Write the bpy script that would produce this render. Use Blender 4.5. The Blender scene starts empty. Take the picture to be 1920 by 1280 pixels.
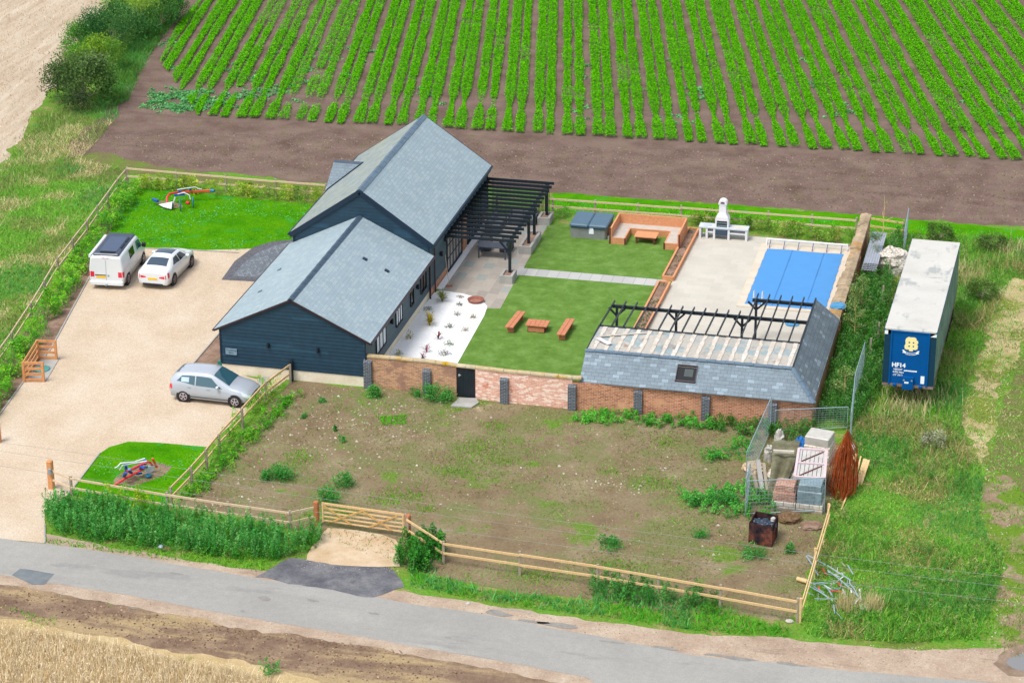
import bpy, math, random
import numpy as np
from mathutils import Vector, Matrix
random.seed(7); rng = np.random.default_rng(7)
R = math.radians
S = bpy.context.scene
COL = S.collection
# ---------------------------------------------------------------- camera
CX, CY, CZ = 33.557, -110.078, 51.3
RT = Vector((0.9731806821, 0.2300140655, -0.0035902169)); UP = Vector((-0.0868859974, 0.3819725631, 0.9200803142)); FW = Vector((-0.212992778, 0.8950924481, -0.3917136010))
FPX = 4800.0
cam = bpy.data.cameras.new('camera'); camo = bpy.data.objects.new('camera', cam); COL.objects.link(camo)
camo.matrix_world = Matrix(((RT.x, UP.x, -FW.x, CX), (RT.y, UP.y, -FW.y, CY), (RT.z, UP.z, -FW.z, CZ), (0, 0, 0, 1)))
cam.sensor_width = 36; cam.lens = 90.0; cam.clip_start = 1; cam.clip_end = 6000
S.camera = camo
# ---------------------------------------------------------------- light: bright overcast
w = bpy.data.worlds.new('World'); S.world = w; w.use_nodes = True
nt = w.node_tree; bg = nt.nodes['Background']
sky = nt.nodes.new('ShaderNodeTexSky'); sky.sky_type = 'NISHITA'; sky.sun_disc = False
SUN_EL, SUN_AZ = R(62), R(215)      # azimuth from north (+Y) towards east
sky.sun_elevation = SUN_EL; sky.sun_rotation = SUN_AZ; sky.air_density = 1.0; sky.dust_density = 2.5; sky.ozone_density = 1
hs = nt.nodes.new('ShaderNodeHueSaturation'); hs.inputs['Saturation'].default_value = 0.45
nt.links.new(sky.outputs[0], hs.inputs['Color']); nt.links.new(hs.outputs[0], bg.inputs['Color']); bg.inputs['Strength'].default_value = 0.15
sl = bpy.data.lights.new('sun', 'SUN'); sl.energy = 1.5; sl.angle = R(22); sl.color = (1, .96, .9)
so = bpy.data.objects.new('sun', sl); COL.objects.link(so)
sd = Vector((math.sin(SUN_AZ) * math.cos(SUN_EL), math.cos(SUN_AZ) * math.cos(SUN_EL), math.sin(SUN_EL)))
so.rotation_euler = sd.to_track_quat('Z', 'Y').to_euler(); so.location = (0, 40, 60)
vs = S.view_settings; vs.view_transform = 'Standard'; vs.look = 'None'; vs.gamma = 1; vs.use_curve_mapping = False
vs.exposure = 0.75
S.cycles.max_bounces = 5; S.cycles.diffuse_bounces = 2; S.cycles.glossy_bounces = 2; S.cycles.transparent_max_bounces = 6

# ---------------------------------------------------------------- helpers
def G(px, py, z=0.0):
    """point on the level plane z seen at a pixel of the 1920x1280 photograph"""
    d = RT * ((px - 960) / FPX) - UP * ((py - 640) / FPX) + FW
    t = (z - CZ) / d.z
    return Vector((CX + d.x * t, CY + d.y * t, z))
def GP(pts, z=0.0): return [G(x, y, z) for x, y in pts]
K = 1.55
def c(r, g, b, k=None):
    k = k or K
    f = lambda v: ((v / 255 + .055) / 1.055) ** 2.4 if v > 10 else v / 255 / 12.92
    return (min(.9, f(r) / k), min(.9, f(g) / k), min(.9, f(b) / k), 1)
def tag(o, label=None, cat=None, group=None, kind=None):
    if label: o['label'] = label
    if cat: o['category'] = cat
    if group: o['group'] = group
    if kind: o['kind'] = kind
    return o
def empty(name, loc=(0, 0, 0), rz=0.0, label=None, cat=None, group=None):
    o = bpy.data.objects.new(name, None); COL.objects.link(o); o.empty_display_size = .3
    o.matrix_world = Matrix.Translation(Vector(loc)) @ Matrix.Rotation(rz, 4, 'Z')
    return tag(o, label, cat, group)
def wm(o):
    M_ = o.matrix_basis.copy(); p = o.parent
    while p is not None: M_ = p.matrix_basis @ M_; p = p.parent
    return M_
def kids(o): return [x for x in bpy.data.objects if x.parent == o]
def copy_tree(o, parent=None):
    cc = o.copy(); COL.objects.link(cc)
    if parent is not None: cc.parent = parent
    for ch in kids(o): copy_tree(ch, cc)
    return cc

class MB:
    def __init__(s, M=None): s.v = []; s.f = []; s.m = []; s.sm = []; s.M = M or Matrix(); s.mi = 0
    def add(s, vs_, fs, smooth=False):
        n = len(s.v); s.v += [tuple(s.M @ Vector(p)) for p in vs_]
        for f in fs: s.f.append([i + n for i in f]); s.m.append(s.mi); s.sm.append(smooth)
        return s
    def box(s, x0, y0, z0, x1, y1, z1):
        return s.add([(x0, y0, z0), (x1, y0, z0), (x1, y1, z0), (x0, y1, z0), (x0, y0, z1), (x1, y0, z1), (x1, y1, z1), (x0, y1, z1)],
                     [(0, 3, 2, 1), (4, 5, 6, 7), (0, 1, 5, 4), (1, 2, 6, 5), (2, 3, 7, 6), (3, 0, 4, 7)])
    def bbox(s, x0, y0, z0, x1, y1, z1, b=.03):
        """box with chamfered vertical and top edges"""
        o = [(x0 + b, y0), (x1 - b, y0), (x1, y0 + b), (x1, y1 - b), (x1 - b, y1), (x0 + b, y1), (x0, y1 - b), (x0, y0 + b)]
        cx, cy = (x0 + x1) / 2, (y0 + y1) / 2
        kx = (x1 - x0 - 2 * b) / (x1 - x0); ky = (y1 - y0 - 2 * b) / (y1 - y0)
        V = [(x, y, z0) for x, y in o] + [(x, y, z1 - b) for x, y in o] + [(cx + (x - cx) * kx, cy + (y - cy) * ky, z1) for x, y in o]
        F = [tuple(range(7, -1, -1)), tuple(range(16, 24))]
        for k in (0, 8):
            F += [(k + i, k + (i + 1) % 8, k + 8 + (i + 1) % 8, k + 8 + i) for i in range(8)]
        return s.add(V, F)
    def bar(s, p, q, w_=.05, h=.05, roll=0.0, taper=1.0):
        p, q = Vector(p), Vector(q); d = (q - p)
        if d.length < 1e-6: return s
        d.normalize(); up = Vector((0, 0, 1)) if abs(d.z) < .97 else Vector((0, 1, 0))
        a = d.cross(up).normalized(); b = a.cross(d).normalized()
        if roll: a, b = a * math.cos(roll) + b * math.sin(roll), b * math.cos(roll) - a * math.sin(roll)
        V = []
        for e, t in ((p, 1), (q, taper)):
            for i, j in ((-1, -1), (1, -1), (1, 1), (-1, 1)): V.append(tuple(e + a * (i * w_ / 2 * t) + b * (j * h / 2 * t)))
        return s.add(V, [(0, 1, 2, 3), (7, 6, 5, 4), (0, 4, 5, 1), (1, 5, 6, 2), (2, 6, 7, 3), (3, 7, 4, 0)])
    def tube(s, pts, r=.03, n=8, r2=None, cap=True):
        pts = [Vector(p) for p in pts]; m = len(pts); V = []; F = []
        for i, p in enumerate(pts):
            d = (pts[min(i + 1, m - 1)] - pts[max(i - 1, 0)]).normalized()
            up = Vector((0, 0, 1)) if abs(d.z) < .95 else Vector((1, 0, 0))
            a = d.cross(up).normalized(); b = a.cross(d)
            rr = r if r2 is None else r + (r2 - r) * i / (m - 1)
            V += [tuple(p + (a * math.cos(2 * math.pi * k / n) + b * math.sin(2 * math.pi * k / n)) * rr) for k in range(n)]
        for i in range(m - 1):
            F += [(i * n + k, i * n + (k + 1) % n, (i + 1) * n + (k + 1) % n, (i + 1) * n + k) for k in range(n)]
        s.add(V, F, True)
        if cap:
            s.add(V[:n], [tuple(range(n))]); s.add(V[-n:], [tuple(range(n - 1, -1, -1))])
        return s
    def lathe(s, prof, n=20, c0=(0, 0, 0), axis='z', smooth=True):
        V = []; F = []; m = len(prof)
        for r_, z_ in prof:
            for k in range(n):
                a = 2 * math.pi * k / n; x, y = r_ * math.cos(a), r_ * math.sin(a)
                p = (x, y, z_) if axis == 'z' else ((x, z_, y) if axis == 'y' else (z_, x, y))
                V.append((p[0] + c0[0], p[1] + c0[1], p[2] + c0[2]))
        for i in range(m - 1):
            F += [(i * n + k, i * n + (k + 1) % n, (i + 1) * n + (k + 1) % n, (i + 1) * n + k) for k in range(n)]
        return s.add(V, F, smooth)
    def poly(s, pts): return s.add(pts, [tuple(range(len(pts)))])
    def prism(s, pts, d):
        """closed polygon extruded by vector d"""
        n = len(pts); P = [Vector(p) for p in pts]; d = Vector(d)
        V = [tuple(p) for p in P] + [tuple(p + d) for p in P]
        return s.add(V, [tuple(range(n)), tuple(range(2 * n - 1, n - 1, -1))] + [(i, i + n, (i + 1) % n + n, (i + 1) % n) for i in range(n)])
    def build(s, name, mats, parent=None, world=False, recalc=True):
        me = bpy.data.meshes.new(name)
        V = s.v
        if parent is not None and world:
            inv = wm(parent).inverted(); V = [tuple(inv @ Vector(p)) for p in V]
        me.from_pydata(V, [], s.f)
        mats = mats if isinstance(mats, (list, tuple)) else [mats]
        for m in mats: me.materials.append(m)
        if len(mats) > 1: me.polygons.foreach_set('material_index', s.m)
        me.polygons.foreach_set('use_smooth', s.sm)
        if recalc:
            import bmesh
            b = bmesh.new(); b.from_mesh(me); bmesh.ops.recalc_face_normals(b, faces=b.faces); b.to_mesh(me); b.free()
        planar_uv(me)
        o = bpy.data.objects.new(name, me); COL.objects.link(o)
        if parent is not None: o.parent = parent
        return o
def planar_uv(me):
    uvl = me.uv_layers.new(name='UVMap'); Z = Vector((0, 0, 1)); arr = np.zeros(len(me.loops) * 2)
    for p in me.polygons:
        n = p.normal
        if abs(n.z) < .985: u = Z.cross(n).normalized(); v = n.cross(u)
        else: u = Vector((1, 0, 0)); v = Vector((0, 1, 0))
        for li in p.loop_indices:
            q = me.vertices[me.loops[li].vertex_index].co
            arr[2 * li] = q.dot(u); arr[2 * li + 1] = q.dot(v)
    uvl.data.foreach_set('uv', arr)
def rigid(name, mb, mats, label, cat, group=None, loc=None):
    """a thing that is one mesh; origin moved to its base centre"""
    V = np.array(mb.v); b = Vector((float(V[:, 0].mean()), float(V[:, 1].mean()), float(V[:, 2].min()))) if loc is None else Vector(loc)
    mb.v = [tuple(Vector(p) - b) for p in mb.v]
    o = mb.build(name, mats); o.location = b
    return tag(o, label, cat, group)

# ---------------------------------------------------------------- materials
def newmat(name):
    m = bpy.data.materials.new(name); m.use_nodes = True; N = m.node_tree; N.nodes.clear()
    out = N.nodes.new('ShaderNodeOutputMaterial'); b = N.nodes.new('ShaderNodeBsdfPrincipled'); N.links.new(b.outputs[0], out.inputs[0])
    b.inputs['Roughness'].default_value = .8; b.inputs['Specular IOR Level'].default_value = .3
    return m, N, b
def coords(N, kind='Object', scale=(1, 1, 1), rot=0.0, dist=None):
    t = N.nodes.new('ShaderNodeTexCoord'); mp = N.nodes.new('ShaderNodeMapping'); mp.inputs['Scale'].default_value = scale; mp.inputs['Rotation'].default_value = (0, 0, rot)
    N.links.new(t.outputs[kind], mp.inputs[0]); return mp.outputs[0]
def noise(N, vec, scale, detail=4, rough=.6, dist=0.0):
    n = N.nodes.new('ShaderNodeTexNoise'); n.inputs['Scale'].default_value = scale; n.inputs['Detail'].default_value = detail
    n.inputs['Roughness'].default_value = rough; n.inputs['Distortion'].default_value = dist
    N.links.new(vec, n.inputs['Vector']); return n.outputs['Fac']
def ramp(N, fac, stops, interp='LINEAR'):
    r = N.nodes.new('ShaderNodeValToRGB'); e = r.color_ramp.elements; r.color_ramp.interpolation = interp
    while len(e) < len(stops): e.new(.5)
    for i, (p, col) in enumerate(stops): e[i].position = p; e[i].color = col
    N.links.new(fac, r.inputs[0]); return r.outputs[0]
def mix(N, fac, a, b, mode='MIX'):
    m = N.nodes.new('ShaderNodeMix'); m.data_type = 'RGBA'; m.blend_type = mode
    for s_, v in ((m.inputs['Factor'], fac), (m.inputs['A'], a), (m.inputs['B'], b)):
        if hasattr(v, 'is_linked') or hasattr(v, 'links'): N.links.new(v, s_)
        else: s_.default_value = v
    return m.outputs['Result']
def mrange(N, fac, a, b, lo=0.0, hi=1.0):
    r = N.nodes.new('ShaderNodeMapRange'); r.interpolation_type = 'SMOOTHSTEP'
    r.inputs[1].default_value = a; r.inputs[2].default_value = b; r.inputs[3].default_value = lo; r.inputs[4].default_value = hi
    N.links.new(fac, r.inputs[0]); return r.outputs[0]
def grey(v): return (v, v, v, 1)
def gmat(name, stops, scale, layers=(), grain=None, grains=(), bump=(25, .5, .03), rough=.95, spec=.03, sc=(1, 1, 1), rot=0.0, kind='Object', detail=6):
    """noise-ramped base; layers = (scale, lo, hi, colour[, stretch, rot]) laid on where a noise is high; grains = (scale, dark, light) multiply"""
    m, N, b = newmat(name); v = coords(N, kind, sc, rot)
    col = ramp(N, noise(N, v, scale, detail), stops)
    for L in layers:
        vv = coords(N, kind, L[4], L[5] if len(L) > 5 else 0) if len(L) > 4 else coords(N, kind)
        col = mix(N, mrange(N, noise(N, vv, L[0], 6, .65), L[1], L[2]), col, L[3])
    gs = list(grains) + ([grain] if grain else [])
    for g in gs:
        col = mix(N, 1.0, col, ramp(N, noise(N, coords(N, kind), g[0], 3, .7), [(.3, grey(g[1])), (.7, grey(g[2]))]), 'MULTIPLY')
    N.links.new(col, b.inputs['Base Color']); b.inputs['Roughness'].default_value = rough; b.inputs['Specular IOR Level'].default_value = spec
    if bump:
        bp = N.nodes.new('ShaderNodeBump'); bp.inputs['Strength'].default_value = bump[1]; bp.inputs['Distance'].default_value = bump[2] * .45
        N.links.new(noise(N, coords(N, kind), bump[0], 5, .7), bp.inputs['Height']); N.links.new(bp.outputs[0], b.inputs['Normal'])
    return m
def pmat(name, col, rough=.6, spec=.4, metal=0.0, var=.18, scale=3.0, bump=None, coat=0.0):
    """plain material with soft wear variation"""
    m, N, b = newmat(name); v = coords(N)
    cc = mix(N, 1.0, col, ramp(N, noise(N, v, scale, 5), [(.25, grey(1 - var)), (.75, grey(1 + var * .5))]), 'MULTIPLY')
    N.links.new(cc, b.inputs['Base Color']); b.inputs['Roughness'].default_value = rough; b.inputs['Specular IOR Level'].default_value = spec; b.inputs['Metallic'].default_value = metal
    b.inputs['Coat Weight'].default_value = coat
    if bump:
        bp = N.nodes.new('ShaderNodeBump'); bp.inputs['Strength'].default_value = bump[1]; bp.inputs['Distance'].default_value = .02
        N.links.new(noise(N, v, bump[0], 4), bp.inputs['Height']); N.links.new(bp.outputs[0], b.inputs['Normal'])
    return m
def brickmat(name, c1, c2, mortar, bw, bh, ms=.01, off=.5, rough=.85, spec=.2, tint=None, patch=None, bias=0.0, bumpd=.02, rot=0.0, freq=2, grain=(18, .85, 1.12), dirt=None):
    m, N, b = newmat(name); t = N.nodes.new('ShaderNodeTexCoord'); mp = N.nodes.new('ShaderNodeMapping'); N.links.new(t.outputs['UV'], mp.inputs[0]); mp.inputs['Rotation'].default_value = (0, 0, rot)
    br = N.nodes.new('ShaderNodeTexBrick'); N.links.new(mp.outputs[0], br.inputs['Vector'])
    br.offset = off; br.offset_frequency = freq; br.inputs['Color1'].default_value = c1; br.inputs['Color2'].default_value = c2; br.inputs['Mortar'].default_value = mortar
    br.inputs['Scale'].default_value = 1; br.inputs['Mortar Size'].default_value = ms; br.inputs['Mortar Smooth'].default_value = .3; br.inputs['Bias'].default_value = bias
    br.inputs['Brick Width'].default_value = bw; br.inputs['Row Height'].default_value = bh
    col = br.outputs['Color']
    if tint:   # second per-brick random tone
        b2 = N.nodes.new('ShaderNodeTexBrick'); N.links.new(mp.outputs[0], b2.inputs['Vector']); b2.offset = off; b2.offset_frequency = freq
        for k in ('Scale', 'Mortar Size', 'Brick Width', 'Row Height', 'Bias', 'Mortar Smooth'): b2.inputs[k].default_value = br.inputs[k].default_value
        b2.inputs['Color1'].default_value = (0, 0, 0, 1); b2.inputs['Color2'].default_value = (1, 1, 1, 1); b2.inputs['Mortar'].default_value = (0, 0, 0, 1)
        col = mix(N, mrange(N, b2.outputs['Color'], tint[1], tint[1] + .05), col, tint[0])
    if patch:
        for sc_, lo, hi, pc in patch: col = mix(N, mrange(N, noise(N, coords(N), sc_, 5), lo, hi), col, pc)
    if dirt: col = mix(N, 1.0, col, ramp(N, noise(N, coords(N), dirt[0], 6, .6), [(.3, grey(dirt[1])), (.7, grey(dirt[2]))]), 'MULTIPLY')
    col = mix(N, 1.0, col, ramp(N, noise(N, coords(N), grain[0], 3), [(.3, grey(grain[1])), (.7, grey(grain[2]))]), 'MULTIPLY')
    N.links.new(col, b.inputs['Base Color']); b.inputs['Roughness'].default_value = rough; b.inputs['Specular IOR Level'].default_value = spec
    bp = N.nodes.new('ShaderNodeBump'); bp.inputs['Strength'].default_value = .5; bp.inputs['Distance'].default_value = bumpd; bp.invert = True
    N.links.new(br.outputs['Fac'], bp.inputs['Height']); N.links.new(bp.outputs[0], b.inputs['Normal'])
    return m
def leafmat(name, trans=.3):
    m = bpy.data.materials.new(name); m.use_nodes = True; N = m.node_tree; N.nodes.clear()
    out = N.nodes.new('ShaderNodeOutputMaterial'); a = N.nodes.new('ShaderNodeAttribute'); a.attribute_name = 'Col'
    d = N.nodes.new('ShaderNodeBsdfDiffuse'); t = N.nodes.new('ShaderNodeBsdfTranslucent'); mx = N.nodes.new('ShaderNodeMixShader'); mx.inputs[0].default_value = trans
    N.links.new(a.outputs['Color'], d.inputs[0]); N.links.new(a.outputs['Color'], t.inputs[0])
    N.links.new(d.outputs[0], mx.inputs[1]); N.links.new(t.outputs[0], mx.inputs[2]); N.links.new(mx.outputs[0], out.inputs[0])
    return m
LEAF = leafmat('foliage')

# ---------------------------------------------------------------- foliage: many small faces in one mesh
def raw_mesh(name, V, nf, k, colors, mat, parent=None, origin=None):
    """V (nf*k,3) float verts, nf faces of k verts each; colors (nf,3)"""
    o3 = np.array(origin if origin is not None else (0, 0, 0), float)
    V = (V - o3).astype(np.float32)
    me = bpy.data.meshes.new(name); me.vertices.add(nf * k); me.vertices.foreach_set('co', V.ravel())
    me.loops.add(nf * k); me.loops.foreach_set('vertex_index', np.arange(nf * k, dtype=np.int32))
    me.polygons.add(nf); me.polygons.foreach_set('loop_start', np.arange(0, nf * k, k, dtype=np.int32))
    me.update(calc_edges=True)
    at = me.color_attributes.new('Col', 'FLOAT_COLOR', 'POINT')
    cc = np.ones((nf, k, 4), np.float32); cc[:, :, :3] = colors[:, None, :]; at.data.foreach_set('color', cc.ravel())
    me.materials.append(mat)
    o = bpy.data.objects.new(name, me); COL.objects.link(o)
    if parent is not None: o.parent = parent
    else: o.location = tuple(o3)
    return o
def pick(cols, n, jit=.12):
    C_ = np.array([x[:3] for x in cols]); i = rng.integers(0, len(C_), n); a = C_[i]
    return a * (1 + rng.normal(0, jit, (n, 1))).clip(.5, 1.6)
def leaf_quads(P, size, up=.6, asp=.6):
    """random oriented quads centred at P"""
    n = len(P); nrm = rng.normal(0, 1, (n, 3)); nrm[:, 2] = np.abs(nrm[:, 2]) + up * 2; nrm /= np.linalg.norm(nrm, axis=1)[:, None]
    a = rng.normal(0, 1, (n, 3)); a -= (a * nrm).sum(1)[:, None] * nrm; a /= np.linalg.norm(a, axis=1)[:, None]; b = np.cross(nrm, a)
    s_ = (np.ones(n) * size * rng.uniform(.6, 1.35, n))[:, None] * .5
    return np.stack([P - a * s_, P - b * s_ * asp, P + a * s_, P + b * s_ * asp], 1).reshape(-1, 3)
def blades(P, h, wd, lean=.35):
    """grass blades: one tapering triangle each"""
    n = len(P); a = rng.uniform(0, 2 * math.pi, n); l = rng.normal(0, lean, (n, 2)); hh = (np.ones(n) * h * rng.uniform(.55, 1.3, n))
    s_ = np.stack([np.cos(a), np.sin(a), np.zeros(n)], 1) * wd / 2
    tip = P + np.stack([l[:, 0] * hh, l[:, 1] * hh, hh], 1)
    return np.stack([P - s_, P + s_, tip], 1).reshape(-1, 3)
def in_poly(P, poly):
    poly = np.array([(p[0], p[1]) for p in poly]); x, y = P[:, 0], P[:, 1]; r_ = np.zeros(len(P), bool); j = len(poly) - 1
    for i in range(len(poly)):
        xi, yi = poly[i]; xj, yj = poly[j]
        cnd = ((yi > y) != (yj > y)) & (x < (xj - xi) * (y - yi) / (yj - yi + 1e-12) + xi)
        r_ ^= cnd; j = i
    return r_
def scatter(poly, dens):
    q = np.array([(p[0], p[1]) for p in poly]); lo, hi = q.min(0), q.max(0); n = int((hi - lo).prod() * dens)
    P = rng.uniform(lo, hi, (n, 2)); return P[in_poly(P, poly)]
_tab = rng.uniform(0, 1, (64, 64))
def vnoise(P, s_):
    """cheap value noise on xy"""
    x = P[:, 0] * s_ + 100; y = P[:, 1] * s_ + 100; i = np.floor(x).astype(int); j = np.floor(y).astype(int); fx = x - i; fy = y - j
    fx = fx * fx * (3 - 2 * fx); fy = fy * fy * (3 - 2 * fy); t = lambda a, b: _tab[a % 64, b % 64]
    return (t(i, j) * (1 - fx) + t(i + 1, j) * fx) * (1 - fy) + (t(i, j + 1) * (1 - fx) + t(i + 1, j + 1) * fx) * fy
def xyz(P, z=0.0): return np.column_stack([P, np.ones(len(P)) * z])
def rag(pts, amp=.12, step=.35, closed=True):
    """fractal edge for a ground outline"""
    out = []; n = len(pts)
    for i in range(n if closed else n - 1):
        a = Vector(pts[i][:2]); b = Vector(pts[(i + 1) % n][:2]); d = b - a; L = d.length; k = max(1, int(L / step)); nn = Vector((-d.y, d.x)).normalized()
        for j in range(k):
            q = a + d * (j / k)
            if j: o_ = (vnoise(np.array([[q.x, q.y]]), .7)[0] - .5) * 2.2 * amp + (vnoise(np.array([[q.x, q.y]]), 3.1)[0] - .5) * amp; q = q + nn * o_
            out.append((q.x, q.y))
    return out
def sheet(name, pts, z, mat, label=None, ragged=0, kind='structure', step=.35):
    P = [(p[0], p[1]) for p in pts]
    if ragged: P = rag(P, ragged, step)
    m = MB(); m.poly([(x, y, z) for x, y in P])
    o = m.build(name, mat)
    # make sure it faces up
    if o.data.polygons[0].normal.z < 0: o.data.flip_normals()
    return tag(o, label=label, kind=kind)
# ================================================================ ground
M = {}
M['soil'] = gmat('field soil', [(.3, c(112, 92, 82)), (.5, c(134, 113, 104)), (.7, c(148, 128, 114))], .5,
    layers=[(1.2, .5, .75, c(124, 116, 84)), (.25, .55, .7, c(122, 103, 94), (.4, 3.0, 1))], grains=[(9, .8, 1.2), (40, .78, 1.22)], bump=(14, .8, .06))
M['verge'] = gmat('rough grass ground', [(.25, c(156, 150, 96)), (.42, c(124, 158, 62)), (.6, c(108, 164, 56)), (.8, c(150, 168, 94))], .55,
    layers=[(.9, .52, .68, c(176, 160, 112)), (.2, .55, .65, c(120, 140, 66))], grains=[(7, .75, 1.25), (18, .7, 1.3)], bump=(12, .9, .06))
M['yard'] = gmat('trodden yard soil', [(.25, c(128, 110, 86)), (.45, c(148, 130, 102)), (.6, c(156, 142, 112)), (.8, c(182, 164, 134))], .45,
    layers=[(.32, .48, .6, c(134, 136, 90)), (.28, .57, .66, c(116, 148, 62)), (.9, .62, .7, c(126, 144, 76)), (.23, .66, .76, c(204, 186, 152))], grains=[(6, .84, 1.16), (14, .8, 1.2)], bump=(14, .8, .05))
M['gravel'] = gmat('pale gravel', [(.3, c(219, 196, 168)), (.5, c(230, 210, 184)), (.7, c(238, 221, 199))], .35, layers=[(.22, .52, .7, c(222, 200, 172), (1, .35, 1), R(-20)), (1.7, .68, .76, c(208, 184, 152))],
    grains=[(5, .95, 1.05), (13, .82, 1.16), (24, .8, 1.2)], bump=(24, .8, .03), rough=.85)
M['lawn'] = gmat('mown lawn', [(.3, c(62, 138, 6)), (.5, c(84, 160, 6)), (.7, c(104, 168, 14))], .6,
    layers=[(.8, .56, .66, c(72, 168, 60)), (.5, .7, .8, c(140, 150, 60))], grains=[(9, .85, 1.15), (32, .78, 1.22)], bump=(30, .6, .04))
M['turf'] = gmat('artificial grass', [(.3, c(98, 136, 56)), (.5, c(112, 150, 68)), (.7, c(130, 166, 86))], 1.1,
    grains=[(3.5, .88, 1.12), (26, .84, 1.16)], bump=(40, .5, .02))
M['asphalt'] = gmat('road asphalt', [(.3, c(172, 170, 164)), (.6, c(184, 182, 175)), (.8, c(196, 193, 185))], .22,
    layers=[(.5, .5, .62, c(176, 174, 168), (.08, 1.6, 1), R(5)), (.16, .58, .64, c(166, 165, 161), (.5, 2, 1)), (.9, .7, .74, c(140, 140, 140), (.35, 1.6, 1)), (.5, .62, .7, c(192, 186, 174), (.25, 2.4, 1))], grains=[(14, .92, 1.08), (26, .9, 1.1), (3, .95, 1.05)], bump=(60, .3, .01), rough=.8)
M['newtar'] = gmat('dark loose asphalt', [(.3, c(98, 98, 104)), (.45, c(118, 118, 124)), (.6, c(142, 142, 144)), (.75, c(176, 174, 168))], .7, grains=[(13, .82, 1.16), (4, .86, 1.12)], bump=(40, .5, .02))
M['patch'] = gmat('road repair', [(.3, c(118, 128, 134)), (.7, c(146, 152, 154))], 1.2, grains=[(30, .88, 1.12)], bump=(60, .3, .01))
M['shoulder'] = gmat('gritty road edge', [(.3, c(178, 156, 136)), (.5, c(200, 178, 156)), (.7, c(214, 196, 174))], .6,
    layers=[(.5, .56, .7, c(164, 142, 124), (.4, 2, 1)), (.3, .62, .7, c(176, 172, 164), (.4, 2, 1))], grains=[(6, .88, 1.12), (15, .82, 1.18)], bump=(20, .6, .03))
M['mud'] = gmat('churned dark mud', [(.3, c(128, 104, 88)), (.5, c(150, 126, 106)), (.75, c(186, 162, 132))], .8,
    layers=[(.4, .46, .6, c(192, 168, 128), (.4, 1.6, 1)), (.45, .62, .7, c(132, 150, 76))], grains=[(5, .84, 1.16), (16, .78, 1.2)], bump=(9, .9, .08))
M['trackstraw'] = gmat('straw strewn track', [(.3, c(196, 176, 128)), (.5, c(206, 190, 142)), (.7, c(220, 204, 160))], .9, layers=[(.35, .46, .56, c(136, 154, 66)), (1.1, .55, .66, c(170, 150, 112))], grains=[(8, .85, 1.15), (16, .78, 1.2)], bump=(18, .8, .05))
M['trackmud'] = gmat('worn earth track', [(.3, c(146, 124, 100)), (.5, c(168, 146, 120)), (.75, c(196, 174, 146))], .8, layers=[(.5, .44, .54, c(116, 150, 52)), (1.3, .58, .68, c(130, 150, 70))], grains=[(6, .84, 1.16), (16, .78, 1.2)], bump=(12, .9, .06))
M['straw'] = gmat('straw litter', [(.3, c(196, 168, 120)), (.5, c(214, 188, 140)), (.7, c(226, 204, 160))], .9, layers=[(.5, .62, .72, c(146, 146, 78))],
    grains=[(8, .85, 1.15), (32, .76, 1.24)], bump=(22, .8, .05))
M['stubble'] = gmat('cut stubble', [(.3, c(196, 176, 152)), (.5, c(214, 196, 172)), (.7, c(228, 212, 190))], .5,
    layers=[(1.0, .5, .7, c(198, 174, 146), (3, .35, 1), R(18))], grains=[(7, .9, 1.1), (15, .8, 1.18)], bump=(14, .7, .04), sc=(2.5, .3, 1), rot=R(18))
M['sand'] = gmat('packed sand and gravel', [(.3, c(208, 178, 140)), (.5, c(226, 200, 166)), (.7, c(240, 220, 192))], .8, grains=[(9, .93, 1.07), (34, .82, 1.18)], bump=(30, .5, .02))
M['bedsoil'] = gmat('bare bed soil', [(.3, c(140, 112, 96)), (.5, c(162, 134, 116)), (.7, c(186, 158, 138))], 1.4, grains=[(8, .82, 1.18), (30, .76, 1.24)], bump=(18, .9, .05))
M['whitestone'] = gmat('white decorative pebbles', [(.3, c(240, 242, 242, 1.25)), (.6, c(248, 249, 249, 1.25)), (.8, c(253, 253, 253, 1.2))], 1.2, layers=[(1.3, .66, .76, c(226, 220, 206, 1.25))], grains=[(14, .93, 1.05), (24, .9, 1.06)], bump=(30, .5, .02))
M['pavers'] = brickmat('block paving', c(118, 126, 134), c(142, 150, 158), c(106, 112, 120), .22, .11, .006, tint=(c(150, 158, 166), .72), rot=R(62))
M['paveredge'] = brickmat('dark block edging', c(108, 108, 116), c(126, 126, 132), c(80, 80, 86), .11, .22, .006)
M['slabs'] = brickmat('sandstone patio slabs', c(176, 168, 158), c(204, 194, 180), c(190, 184, 174), .88, .58, .012, off=.37, freq=2, tint=(c(170, 176, 170), .78), patch=[(1.1, .6, .8, c(206, 196, 176))], rot=R(90), bumpd=.006, grain=(7, .93, 1.06))
M['deck'] = brickmat('pale porcelain slabs', c(219, 213, 199), c(228, 222, 208), c(216, 210, 196), .9, .6, .008, off=.5, bumpd=.003, grain=(12, .96, 1.04), dirt=(.7, .93, 1.03), patch=[(1.6, .64, .74, c(208, 202, 188))])
M['coping'] = brickmat('pool coping', c(232, 218, 196), c(240, 228, 208), c(220, 208, 190), .6, .35, .008, bumpd=.004, grain=(12, .96, 1.04))
M['pathslab'] = brickmat('grey path slabs', c(196, 196, 194), c(214, 212, 208), c(166, 172, 160), .6, 6.0, .016, off=0, bumpd=.004, grain=(8, .95, 1.05))
M['concrete'] = gmat('weathered concrete', [(.3, c(176, 174, 168)), (.6, c(198, 196, 190)), (.8, c(212, 210, 204))], 1.1, grains=[(12, .93, 1.07)], bump=(20, .3, .01), rough=.8)
M['puddle'], _n, _b = newmat('muddy water'); _b.inputs['Base Color'].default_value = c(150, 150, 150); _b.inputs['Roughness'].default_value = .08

# base sheet to the horizon
g = MB(); g.poly([(-900, -500, 0), (900, -500, 0), (900, 2500, 0), (-900, 2500, 0)]); tag(g.build('ground', M['verge']), kind='structure')
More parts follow.
